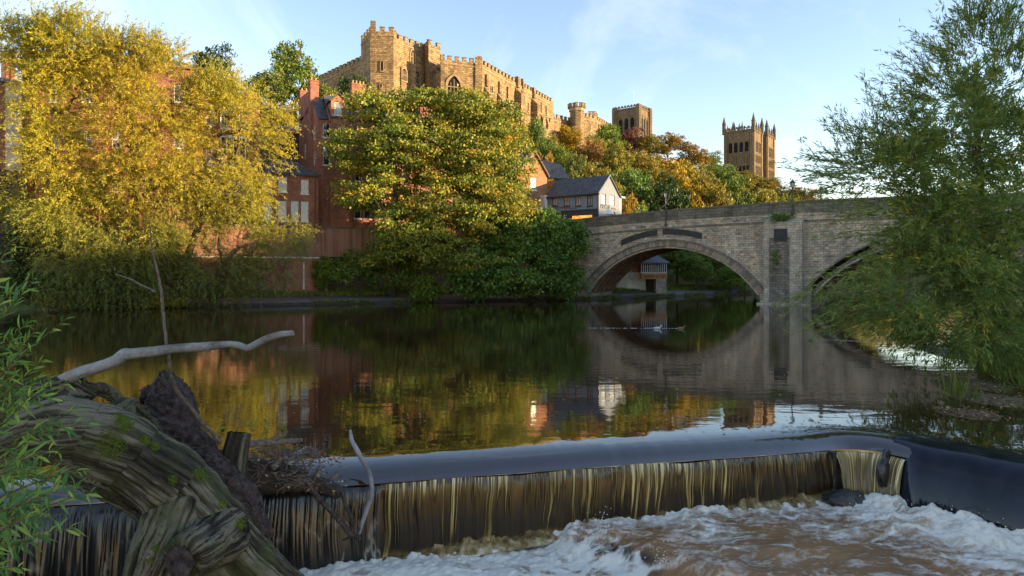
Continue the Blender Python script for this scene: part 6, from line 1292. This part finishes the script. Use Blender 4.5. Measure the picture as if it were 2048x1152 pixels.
M['twig'] = barkmat('weathered_twig', [(.3, (.06, .045, .035)), (.7, (.24, .19, .15))], (9, 9, 9), .6)
M['moss'] = plain('bright_moss', (0.10, 0.14, 0.012), .95, .4, 14, bumps=.8)
M['cutwood'] = plain('cut_wood_end', (0.20, 0.15, 0.10), .8, .4, 12, bumps=.3)
px3 = lambda L: ([P(a, b_, c) for a, b_, c, _ in L], [r / F * c for _, _, c, r in L])

root = empty('fallen_tree', P(400, 1150, 11.8), 'huge mossy fallen tree trunk lying over the weir, lower left', 'fallen tree')
tr = px3([(-60, 930, 10.4, 70), (60, 872, 10.8, 62), (165, 872, 11.1, 72), (262, 908, 11.4, 74), (345, 975, 11.7, 74), (422, 1062, 11.9, 74), (496, 1150, 12.1, 70), (570, 1230, 12.3, 76), (620, 1300, 12.5, 70)])
leg = px3([(360, 1010, 11.5, 55), (330, 1075, 11.2, 50), (295, 1150, 11.0, 50), (265, 1240, 10.8, 52)]); stub = px3([(450, 1065, 11.7, 55), (408, 1098, 11.1, 46), (368, 1120, 10.6, 42)]); up = px3([(60, 880, 11, 70), (110, 810, 11.4, 48), (150, 770, 11.6, 30), (175, 752, 11.7, 14)]); up2 = px3([(20, 850, 11, 60), (60, 785, 11.3, 26), (140, 762, 11.5, 14), (190, 790, 11.6, 8)]); rt1 = px3([(190, 840, 11.3, 30), (120, 830, 11.0, 22), (60, 850, 10.8, 18), (-10, 830, 10.6, 14)]); rt2 = px3([(150, 800, 11.5, 24), (190, 770, 11.7, 14), (240, 800, 11.9, 10), (300, 838, 12.1, 12), (330, 870, 12.2, 8)]); rt3 = px3([(110, 950, 10.7, 26), (180, 975, 10.9, 18), (250, 1010, 11.2, 14), (300, 1040, 11.3, 16)])
knob = px3([(230, 850, 11.6, 48), (262, 812, 11.9, 26), (282, 828, 12.0, 10)])
o, co, no = log_object('trunk', root, [tr, leg, stub, up, up2, knob, rt1, rt2, rt3], .022, M['mosslog'], .055, .15, 3, .12, 7.0)
mb = MB(); q = P(364, 1121, 10.55); dv = unit(P(368, 1120, 10.6) - P(408, 1098, 11.1)); uu = unit(np.cross(dv, (0, 0, 1))); ww = np.cross(uu, dv); rr = 31 / F * 10.6
mb.add([q + dv * .07 + rr * (1 + .05 * math.sin(k * 3)) * (math.cos(k * math.pi / 12) * uu + math.sin(k * math.pi / 12) * ww) for k in range(24)], (tuple(range(24)),)); mb.build('cut_end', M['darklog'], root)
rg = np.random.default_rng(4)
for (px, py, rad) in ((222, 890, 34), (252, 850, 18), (238, 838, 14), (405, 950, 14), (395, 945, 9), (480, 1048, 12), (310, 893, 9), (345, 960, 10), (312, 1097, 8), (300, 1120, 8), (290, 880, 10), (445, 1010, 8)):
    sx = (co[:, 0] / co[:, 1]) * F + 1024; sy = YH - (co[:, 2] - CAM) / co[:, 1] * F; dd = np.hypot(sx - px, sy - py); i = np.where(dd < rad)[0]
    if len(i) == 0: continue
    i = i[co[i, 1] < np.quantile(co[i, 1], .5) + .05]; j = rg.choice(i, min(len(i) * 3, 90 + int(rad * 22))); k_ = rad / F * 11.4
    cc = co[j] + rg.normal(0, .012, (len(j), 3)); V, Q = blobs(cc, rg.uniform(.008, .02, len(j)) * (1.2 - dd[j] / rad * .6), .7); me = mesh_from('moss_patch', V - origin(root), Q, True); me.materials.append(M['moss']); mo = bpy.data.objects.new('moss_patch', me); COL.objects.link(mo); mo.parent = root; mo['kind'] = 'stuff'

root = empty('rotten_log', P(450, 990, 12.5), 'dark rotten log with shaggy bark and jagged broken top', 'log')
tr = px3([(322, 738, 13.2, 10), (326, 765, 13.1, 20), (330, 800, 13, 36), (345, 850, 12.8, 46), (385, 905, 12.7, 47), (430, 955, 12.5, 44), (475, 1015, 12.3, 36), (520, 1080, 12.2, 26)]); sp1 = px3([(300, 800, 13, 22), (292, 775, 13.1, 8)]); sp2 = px3([(335, 790, 13, 14), (338, 755, 13.05, 5)]); kn = px3([(310, 830, 12.9, 30), (296, 818, 12.8, 12)])
log_object('trunk', root, [tr, sp1, sp2, kn], .02, M['darklog'], .10, .30, 13, 1.8, 9)
root = empty('cut_stump', P(465, 960, 12.9), 'short sawn branch stump beside the rotten log', 'stump')
st = px3([(455, 975, 12.8, 36), (465, 930, 12.85, 28), (474, 885, 12.9, 24), (478, 864, 12.95, 23)]); log_object('stem', root, [st], .025, M['mosslog'], .02, .04, 23, 0, 6)
mb = MB(); q = P(478, 864, 12.95); ax_ = unit(P(478, 864, 12.95) - P(474, 885, 12.9)); u_ = unit(np.cross(ax_, (0, 1, 0))); w_ = np.cross(ax_, u_); mb.add([q + ax_ * .015 + 21 / F * 12.95 * (math.cos(k * math.pi / 10) * u_ + math.sin(k * math.pi / 10) * w_) for k in range(20)], (tuple(range(20)),)); mb.build('cut_end', M['cutwood'], root)
root = empty('driftwood_branch', P(160, 745, 11.4), 'long pale bare branch reaching out over the water', 'branch')
dr = px3([(120, 762, 11.5, 11), (160, 745, 11.4, 12), (205, 732, 11.3, 11.5), (235, 720, 11.2, 11.5), (248, 708, 11.2, 12), (262, 708, 11.2, 10.5), (300, 704, 11.1, 10), (350, 697, 11.1, 9), (410, 694, 11, 9.5), (455, 688, 11, 8), (478, 690, 11, 8), (494, 697, 11, 8), (508, 690, 11, 8), (530, 678, 11, 8), (560, 668, 11, 7.5), (588, 666, 11, 6.5)])
log_object('branch', root, [dr, px3([(412, 694, 11, 8), (418, 704, 11, 4)]), px3([(250, 708, 11.2, 8), (244, 700, 11.2, 6)])], .014, M['bleached'], .008, .02, 33, 0, 5)
def sticks(name, label, L, m_, cat='branch', group=None, base=None):
    root = empty(name, P(*(base or L[0][-1][:3])), label, cat, group)
    for k, q in enumerate(L):
        pts, rad = px3(q); pts = np.array(pts); u = np.linspace(0, len(pts) - 1, (len(pts) - 1) * 4 + 1); i = np.arange(len(pts)); sp = np.stack([np.interp(u, i, pts[:, j]) for j in range(3)], -1); sp[1:-1] = (sp[:-2] + 2 * sp[1:-1] + sp[2:]) / 4; sp = sp + fbm(sp * 6, 5 + k)[:, None] * .012; mb = MB(); mb.tube(sp, list(np.interp(u, i, rad)), 7); mb.build('stem' if k == 0 else 'side_shoot', m_, root, True)
    return root
sticks('bare_twig', 'tall thin bare twig standing up from the driftwood', [[(298, 440, 11.3, 1.0), (303, 490, 11.3, 1.5), (318, 560, 11.3, 2.2), (324, 600, 11.3, 3), (329, 655, 11.3, 3), (336, 710, 11.3, 3.2), (341, 750, 11.4, 3.5), (352, 780, 11.6, 3.5), (378, 812, 12, 4), (408, 850, 12.3, 4.5), (440, 885, 12.6, 5)], [(232, 548, 11.3, 1), (260, 558, 11.3, 1.5), (290, 573, 11.3, 2), (312, 584, 11.3, 2.4)]], M['twig'])
sticks('forked_branch', 'pale forked branch caught upright on the weir lip', [[(700, 860, 14.6, 2.5), (703, 880, 14.6, 4.5), (716, 905, 14.55, 5), (735, 935, 14.5, 4.5), (742, 955, 14.3, 5), (744, 985, 14.2, 5), (737, 1010, 14.15, 5), (724, 1045, 14.1, 5), (718, 1068, 14.05, 4)]], M['bleached'])
sticks('dark_branch', 'dark knotted branch hanging down the falls below the forked branch', [[(585, 960, 14.2, 5), (620, 975, 14, 6), (640, 1000, 13.9, 5), (672, 1032, 13.85, 5), (700, 1068, 13.8, 6), (722, 1078, 13.8, 4)], [(680, 985, 14.0, 3), (692, 1010, 13.9, 4), (705, 1040, 13.85, 4), (712, 1070, 13.8, 4)], [(686, 1080, 13.8, 2), (706, 1072, 13.8, 4), (720, 1055, 13.85, 3)]], M['darklog'])
sticks('drift_branch', 'thick dark branch resting on the water right of the cut stump', [[(490, 890, 13.2, 8), (530, 885, 13.4, 7), (570, 884, 13.7, 5), (604, 880, 14, 4)], [(540, 884, 13.5, 5), (562, 872, 13.6, 4), (575, 862, 13.7, 2)]], M['twig'])
sticks('drift_branch', 'pale broken branch with snapped twigs below the dark one', [[(545, 935, 13.6, 7), (570, 918, 13.9, 5), (595, 905, 14.2, 3.5), (612, 895, 14.4, 2)], [(575, 918, 13.9, 4), (600, 918, 14.2, 3), (606, 914, 14.3, 2)]], M['bleached'])
# tangle of small sticks and leaf litter
rg = np.random.default_rng(6); mb = MB()
for k in range(420):
    c = P(rg.uniform(455, 610), 0, 13.6); c = P(rg.uniform(440, 640), rg.uniform(895, 975), rg.uniform(13.3, 14.6)); L = rg.uniform(.12, .55); d = unit(np.array((rg.normal(), rg.normal() * .6, rg.normal() * .45))); mid = c + rg.normal(0, .03, 3); mb.tube([c - d * L / 2, mid, c + d * L / 2], [.006, rg.uniform(.007, .018), .004], 5)
o = tag(mb.build('debris', M['twig']), 'tangle of small sticks caught at the end of the weir', kind='stuff')
root = empty('debris_bed', P(540, 950, 13.9), 'sodden mound of driftwood and silt at the end of the weir', 'mound'); mp_ = px3([(430, 965, 13.4, 50), (500, 950, 13.8, 42), (570, 955, 14.1, 34), (640, 968, 14.3, 20), (680, 985, 14.3, 10)]); log_object('mound', root, [mp_], .04, M['mud'], .05, .2, 43, 0, 8)
rg = np.random.default_rng(8); k = 420; c = np.array([P(rg.uniform(430, 690), rg.uniform(905, 985), rg.uniform(13.3, 14.3)) for _ in range(k)]); nr = unit(rg.normal(0, .6, (k, 3)) + (0, -.4, 1)); ax = rg.normal(0, 1, (k, 3)); ax = unit(ax - nr * np.sum(ax * nr, 1, keepdims=True)); V, Q, t = leaf_mesh(c, ax, nr, rg.uniform(.05, .12, k), rg.uniform(.02, .06, k), rg.random(k), .2)
LM['litter'] = leafmat('fallen_leaves', [(0, (.05, .03, .015)), (.4, (.14, .07, .025)), (.75, (.34, .17, .05)), (1, (.5, .40, .25))], .15, .005)
struct('leaf_litter', mesh_from('leaf_litter', V, Q, False, t), LM['litter'], 'fallen leaves caught in the driftwood', 'stuff')

# ------------------------------------------------------------------ leafy shrub at the left edge
def leafproto(mb):
    w = (0, .055, .085, .07, 0); 
    for i in range(4):
        x0, x1 = i / 4, (i + 1) / 4; z0, z1 = .25 * x0 - .42 * x0 ** 2, .25 * x1 - .42 * x1 ** 2; mb.quad((x0, -w[i] - .003, z0 + .02 * (i > 0)), (x1, -w[i + 1] - .003, z1 + .02), (x1, 0, z1), (x0, 0, z0)); mb.quad((x0, 0, z0), (x1, 0, z1), (x1, w[i + 1] + .003, z1 + .02), (x0, w[i] + .003, z0 + .02 * (i > 0)))
shr = empty('willow_shrub', P(-160, 1150, 4.6), 'leafy green willow shrub at the left edge in the foreground', 'shrub'); rg = np.random.default_rng(12)
leafm = [leafmat('shrub_leaf_%s' % q, [(0, c), (1, tuple(v * 1.2 for v in c))], .4, .03) for q, c in (('deep', (.08, .20, .06)), ('mid', (.17, .34, .065)), ('lime', (.33, .47, .085)))]
stems = [((-190, 1150), (60, 1010), (186, 985), 5.0), ((-160, 1080), (40, 960), (165, 940), 5.2), ((-150, 1000), (60, 850), (178, 848), 5.6), ((-140, 980), (30, 780), (160, 760), 5.8), ((-150, 900), (30, 720), (128, 640), 6.0), ((-150, 860), (-10, 640), (72, 556), 6.0), ((-140, 800), (-40, 600), (28, 470), 5.0), ((-180, 1200), (0, 1080), (150, 1055), 4.8), ((-200, 1230), (-60, 1130), (40, 1135), 4.6), ((-150, 1020), (40, 900), (120, 905), 5.1), ((-150, 930), (0, 800), (85, 720), 5.7), ((-160, 1120), (20, 1000), (110, 1040), 5.0), ((-140, 850), (10, 690), (60, 640), 6.2), ((-150, 960), (0, 870), (60, 790), 5.4), ((-150, 1060), (-10, 930), (90, 960), 5.3), ((-150, 820), (-30, 620), (30, 580), 5.9), ((-140, 900), (20, 760), (105, 800), 5.6)]
stems += [((a[0], a[1] + rg.uniform(-60, 60)), (b_[0] + rg.uniform(-50, 10), b_[1] + rg.uniform(-50, 50)), (c[0] - rg.uniform(10, 90), c[1] + rg.uniform(-45, 60)), D + rg.uniform(-.4, .5)) for a, b_, c, D in stems for _ in range(2)]
mb = MB(); nleaf = 0; rest = []
for (a, b_, c, D) in stems:
    A_, B_, C_ = P(*a, D + .3), P(*b_, D), P(*c, D - rg.uniform(0, .5)); ts = np.linspace(0, 1, 15); cur = [(1 - t) ** 2 * A_ + 2 * t * (1 - t) * B_ + t * t * C_ for t in ts]; mb.tube(cur, [lerp(.014, .003, t) for t in ts], 5, False)
    for k in range(30):
        t = .34 + .66 * k / 29; p = (1 - t) ** 2 * A_ + 2 * t * (1 - t) * B_ + t * t * C_; tan = unit(2 * (1 - t) * (B_ - A_) + 2 * t * (C_ - B_)); sd = unit(np.cross(tan, rg.normal(0, 1, 3) + np.array((0, -.3, .6)))) * (1 if k % 2 else -1); ax = unit(tan * rg.uniform(.55, 1.2) + sd * rg.uniform(.5, 1.1) + rg.normal(0, .15, 3) + np.array((0, 0, .05))); nr = rg.normal(0, .5, 3) + np.array((0, -.5, 1)); nr = unit(nr - ax * np.dot(nr, ax)); Ln = rg.uniform(.10, .19) * (1 - .45 * max(0, t - .7) / .3); side = np.cross(nr, ax); q = rg.random() + .25 * (t - .6)
        mt = leafm[2] if q > .72 else leafm[1] if q > .35 else leafm[0]
        if nleaf < 299 and k % 2 == 0: piece('leaf', 'willow_leaf', shr, p, (ax * Ln, side * Ln * rg.uniform(.85, 1.15), nr * Ln), mt, leafproto); nleaf += 1
        else: rest.append((p, ax, nr, Ln, min(1, max(0, q))))
mb.build('stem', M['barkw'], shr, True)
c, ax, nr, Ln, tq = (np.array(v) for v in zip(*rest)); V, Q, t = leaf_mesh(c, ax, nr, Ln, Ln * .15, tq, .25); o = crown(shr, (V, Q, t), LM['shrub'], 'foliage'); o['kind'] = 'stuff'
# seedlings on the driftwood
for (px, py, D, h, lb) in ((500, 878, 13.6, .42, 'small green seedling nearest the cut stump'), (532, 872, 13.7, .44, 'tallest green seedling growing out of the driftwood'), (565, 876, 13.8, .40, 'green seedling at the right of the driftwood'), (440, 870, 13.0, .22, 'low leafy sprout between the rotten log and the stump')):
    r_ = empty('seedling', P(px, py, D), lb, 'seedling', 'seedlings on the driftwood'); b0 = P(px, py, D); b0[2] -= .12; tp_ = b0 + np.array((rg.normal(0, .05), 0, h)); mb = MB(); mb.tube([b0, (b0 + tp_) / 2 + (.02, 0, 0), tp_], [.006, .005, .003], 5); mb.build('stem', M['barkw'], r_)
    k = 26; t = rg.uniform(.3, 1, k); c = b0 + (tp_ - b0) * t[:, None]; ax = unit(rg.normal(0, 1, (k, 3)) * (1, 1, .3) + (0, 0, .45)); nr = unit(np.cross(ax, np.cross((0, 0, 1), ax)) + (0, -.2, .2)); crown(r_, leaf_mesh(c, ax, nr, rg.uniform(.07, .13, k), rg.uniform(.03, .05, k), rg.random(k), .2), LM['bright'], 'foliage')

# ------------------------------------------------------------------ right-hand shallows: weed beds, reeds, leaf mats, moss
M['weed'] = plain('matted_weed', (0.12, 0.085, 0.04), .9, .6, 5, bumps=.8)
for k, (px, py, wx, wy, lb) in enumerate(((1985, 712, 95, 22, 'muddy weed bed under the big willow'), (1960, 770, 70, 14, 'pale weed mat beyond the reeds on the right'), (2000, 800, 80, 16, 'wide brown weed mat at the right edge'), (1945, 828, 60, 12, 'leaf strewn weed mat nearest the sluice'))):
    D = CAM * F / (py - YH); c = P(px, py, D); rx, ry = wx / F * D, wy * D / (py - YH) * 1.2; rg = np.random.default_rng(30 + k); nr_, na = 9, 40; V = [(c[0], c[1], .06)]; Q = []
    root = empty('weed_bed', (c[0], c[1], 0), lb, 'weeds')
    mb = MB(); rings = []
    for i in range(nr_):
        f = (i + 1) / nr_; ring_ = []
        for j in range(na):
            a = 2 * math.pi * j / na; e = 1 + .35 * float(fbm(np.array((math.cos(a) * 1.6 + k * 9, math.sin(a) * 1.6, 0.)), 3)); q = np.array((c[0] + rx * f * e * math.cos(a), c[1] + ry * f * e * math.sin(a))); ring_.append((q[0], q[1], .05 * (1 - f ** 3) * (1 + 1.2 * float(fbm(np.array((q[0] * 2.5, q[1] * 2.5, 0.)), 4))) - .015 + (.25 * (1 - f) if k == 0 else 0)))
        rings.append(ring_)
    pts = [(c[0], c[1], .05 + (.25 if k == 0 else 0))] + [q for r_ in rings for q in r_]; fs = [(0, 1 + j, 1 + (j + 1) % na) for j in range(na)] + [(1 + i * na + j, 1 + (i + 1) * na + j, 1 + (i + 1) * na + (j + 1) % na, 1 + i * na + (j + 1) % na) for i in range(nr_ - 1) for j in range(na)]; mb.add(pts, fs); mb.build('mat', M['weed'] if k else M['mud'], root, True)
    kk = 420; a = rg.uniform(0, 6.28, kk); f = np.sqrt(rg.random(kk)); cc = np.stack([c[0] + rx * f * 1.05 * np.cos(a), c[1] + ry * f * 1.05 * np.sin(a), np.full(kk, .05) + (.1 if k == 0 else 0)], -1); nr2 = unit(rg.normal(0, .35, (kk, 3)) + (0, 0, 1)); ax = rg.normal(0, 1, (kk, 3)); ax = unit(ax - nr2 * np.sum(ax * nr2, 1, keepdims=True)); V, Q, t = leaf_mesh(cc, ax, nr2, rg.uniform(.06, .16, kk), rg.uniform(.03, .07, kk), rg.random(kk), .2); o = crown(root, (V, Q, t), LM['litter'], 'leaves'); o['kind'] = 'stuff'
for k, (px, py, h, nb, lb) in enumerate(((1885, 745, .85, 34, 'left reed clump standing in the shallows'), (1912, 800, 1.15, 60, 'tallest dark reed clump standing in the shallows'), (1945, 800, .55, 24, 'short reeds on the brown weed mat'), (2010, 790, .5, 24, 'low reeds at the right edge'), (1985, 742, .6, 26, 'reeds at the foot of the big willow'))):
    D = CAM * F / (py - YH); c = P(px, py, D); c[2] = 0; root = empty('reed_clump', c, lb, 'reeds', 'reeds in the shallows'); rg = np.random.default_rng(60 + k); b0 = c + rg.normal(0, .13, (nb, 3)) * (1, 1, 0); ax = unit(rg.normal(0, .2, (nb, 3)) + (.05, 0, 1)); nr = unit(np.cross(ax, rg.normal(0, 1, (nb, 3)))); crown(root, leaf_mesh(b0, ax, nr, h * rg.uniform(.5, 1.1, nb), rg.uniform(.02, .045, nb), np.clip(rg.normal(.35, .25, nb), 0, 1), .18), LM['grassy'], 'blades')
# floating leaves and flecks on the pool
rg = np.random.default_rng(15); k = 900; D = 1 / rg.uniform(1 / 95, 1 / 18, k); px = rg.uniform(250, 2000, k); x = (px - 1024) / F * D; ok = (D < bank_pt(0)[0][1] * 0 + 200) & (bank_dist(x, D) < -2) & (D > np.interp(x, C[:, 0], C[:, 1]) + .6); x, D = x[ok], D[ok]; k = len(x); c = np.stack([x, D, np.full(k, .006)], -1); nr = unit(rg.normal(0, .08, (k, 3)) + (0, 0, 1)); ax = rg.normal(0, 1, (k, 3)); ax = unit(ax - nr * np.sum(ax * nr, 1, keepdims=True)); V, Q, t = leaf_mesh(c, ax, nr, rg.uniform(.05, .13, k), rg.uniform(.03, .08, k), np.clip(rg.random(k) + .1, 0, 1), 0); V[:, 2] = np.maximum(V[:, 2], .004); struct('floating_leaves', mesh_from('floating_leaves', V, Q, False, t), LM['litter'], 'fallen leaves and flecks drifting on the pool', 'stuff')

# ------------------------------------------------------------------ ducks and their wake
M['duckgrey'] = plain('pale_duck_feathers', (.45, .44, .42), .7, .4, 14); M['duckbrown'] = plain('brown_duck_feathers', (.20, .13, .07), .7, .5, 14); M['beak'] = plain('duck_beak', (.45, .30, .06), .5, .1, 5)
def duck(px, py, label, m_, s=1.0):
    D = CAM * F / (py - YH); c = P(px, py, D); c[2] = 0; r_ = empty('duck', c, label, 'duck', 'ducks on the pool')
    prof_ = [(-.30, .075, .015), (-.26, .065, .04), (-.16, .045, .095), (0, .04, .125), (.12, .05, .11), (.19, .10, .075), (.215, .165, .05), (.235, .215, .052), (.265, .235, .056), (.30, .225, .045), (.325, .215, .02)]
    mb = MB(); mb.tube([c + s * np.array((x, 0, z)) for x, z, _ in prof_], [s * q for _, _, q in prof_], 12); mb.build('body', m_, r_, True); mb = MB(); mb.tube([c + s * np.array((.315, 0, .215)), c + s * np.array((.38, 0, .20))], [s * .022, s * .012], 8); mb.build('beak', M['beak'], r_, True)
    return c
d1 = duck(1315, 658, 'pale duck swimming across the pool, the left one of two', M['duckgrey'], 1.1); d2 = duck(1362, 658, 'brown duck swimming ahead of the pale one', M['duckbrown'], .95)
M['wake'] = plain('pale_sky_wake', (.30, .31, .32), .25, .25, 3, .6)  # light grey imitates the sky mirrored on the wake ridges
for nm, a, b_, lb, wd_ in (('wake', P(1175, 657, 53), P(1368, 657.5, 52.6), 'thin wake painted pale for reflected sky, trailing behind the two ducks', .07), ('ripple_line', P(1634, 677, 44), P(1720, 682, 42.5), 'short ripple line painted pale for reflected sky, left of the big willow', .06)):
    a[2] = b_[2] = 0; mb = MB(); N0 = 70; r3 = np.random.default_rng(3)
    for i in range(N0):
        t0, t1 = i / N0, (i + .97) / N0; p0, p1 = lerp(a, b_, t0), lerp(a, b_, t1); w0 = wd_ * (.25 + .75 * t0) * (.3 + 1.1 * r3.random()); 
        if r3.random() < .15 + .3 * (1 - t0): continue
        yj = r3.normal(0, .04); mb.quad(p0 + (0, -w0 + yj, .005), p1 + (0, -w0 + yj, .005), p1 + (0, yj, .03), p0 + (0, yj, .03)); mb.quad(p0 + (0, yj, .03), p1 + (0, yj, .03), p1 + (0, w0 + yj, .005), p0 + (0, w0 + yj, .005))
    o = tag(mb.build(nm, M['wake']), lb, kind='stuff')

# ------------------------------------------------------------------ people on the bridge
def person_mesh():
    J = {'pel': (0, 0, .95, .15, .11), 'bel': (0, 0, 1.12, .14, .105), 'che': (0, 0, 1.34, .175, .115), 'nk': (0, 0, 1.49, .06, .06), 'hd': (0, -.01, 1.60, .085, .095), 'tp': (0, 0, 1.70, .07, .08)}
    ed = [('pel', 'bel'), ('bel', 'che'), ('che', 'nk'), ('nk', 'hd'), ('hd', 'tp')]
    for s in (-1, 1):
        q = 'l' if s < 0 else 'r'; J.update({q + 'sh': (s * .19, 0, 1.40, .07, .07), q + 'el': (s * .25, .02, 1.12, .052, .052), q + 'wr': (s * .24, -.10, .90, .036, .036), q + 'ha': (s * .23, -.15, .83, .034, .04), q + 'hp': (s * .10, 0, .88, .095, .10), q + 'kn': (s * .11, -.02, .50, .062, .066), q + 'an': (s * .11, .02, .09, .042, .045), q + 'to': (s * .12, -.14, .04, .04, .035)})
        ed += [('che', q + 'sh'), (q + 'sh', q + 'el'), (q + 'el', q + 'wr'), (q + 'wr', q + 'ha'), ('pel', q + 'hp'), (q + 'hp', q + 'kn'), (q + 'kn', q + 'an'), (q + 'an', q + 'to')]
    ks = list(J); me = bpy.data.meshes.new('body'); me.from_pydata([J[k][:3] for k in ks], [(ks.index(a), ks.index(b_)) for a, b_ in ed], []); o = bpy.data.objects.new('body', me); COL.objects.link(o)
    sk = o.modifiers.new('k', 'SKIN'); ss_ = o.modifiers.new('s', 'SUBSURF'); ss_.levels = 1
    for i, k in enumerate(ks): me.skin_vertices[0].data[i].radius = J[k][3:]; me.skin_vertices[0].data[i].use_root = (k == 'pel')
    bpy.context.view_layer.update(); m2 = bpy.data.meshes.new_from_object(o.evaluated_get(bpy.context.evaluated_depsgraph_get())); bpy.data.objects.remove(o); return m2
PM = person_mesh()
M['skin'] = plain('skin', (.45, .28, .20), .6, .1, 5); M['hairdark'] = plain('dark_hair', (.03, .022, .018), .7, .2, 20); M['hairgrey'] = plain('grey_hair', (.45, .43, .40), .7, .2, 20); M['jeans'] = plain('dark_trousers', (.03, .035, .05), .8, .2, 8)
for k, (px, yh_, jc, hair, lb) in enumerate(((1140, 427, (.05, .055, .06), 'hairdark', 'person in dark coat on the bridge in front of the pub'), (1229, 420, (.02, .02, .03), 'hairdark', 'person in black jacket on the bridge beside the parasol'), (1254, 420, (.25, .14, .10), 'hairdark', 'person in brown top walking over the bridge'), (1268, 419, (.07, .08, .13), 'hairdark', 'person in navy jacket leaning on the parapet'), (1285, 414, (.04, .05, .08), 'hairgrey', 'grey haired person, rightmost on the bridge'))):
    t_ = tA(px); q = BO + BD * t_ + BN * (-1.4); zd_ = zpar(t_) - 1.3; H = zat(yh_, q[1]) - zd_; H = min(max(H, 1.6), 1.95); s = H / 1.76; q = xy(px, q[1])
    r_ = empty('person', (*q, zd_), lb, 'person', 'people crossing the bridge'); me = PM.copy(); jm = plain('jacket_%d' % k, jc, .8, .2, 8); me.materials.clear()
    for mt in (jm, M['jeans'], M['skin']): me.materials.append(mt)
    for f in me.polygons:
        z = sum(me.vertices[i].co.z for i in f.vertices) / len(f.vertices); x = abs(sum(me.vertices[i].co.x for i in f.vertices) / len(f.vertices)); f.material_index = 2 if z > 1.47 or (z < .88 and x > .19) else 1 if z < .93 and x < .2 else 0
        f.use_smooth = True
    o = bpy.data.objects.new('body', me); COL.objects.link(o); o.parent = r_; o.scale = (s, s, s); o.rotation_euler.z = rnd.uniform(-1, 1)
    mb = MB(); B0 = np.array((*q, zd_)); mb.lathe(B0 + (0, .015 * s, 0), [(.092 * s, 1.60 * s), (.108 * s, 1.66 * s), (.10 * s, 1.72 * s), (.07 * s, 1.765 * s), (.02 * s, 1.785 * s)], 10); mb.build('hair', M[hair], r_, True)
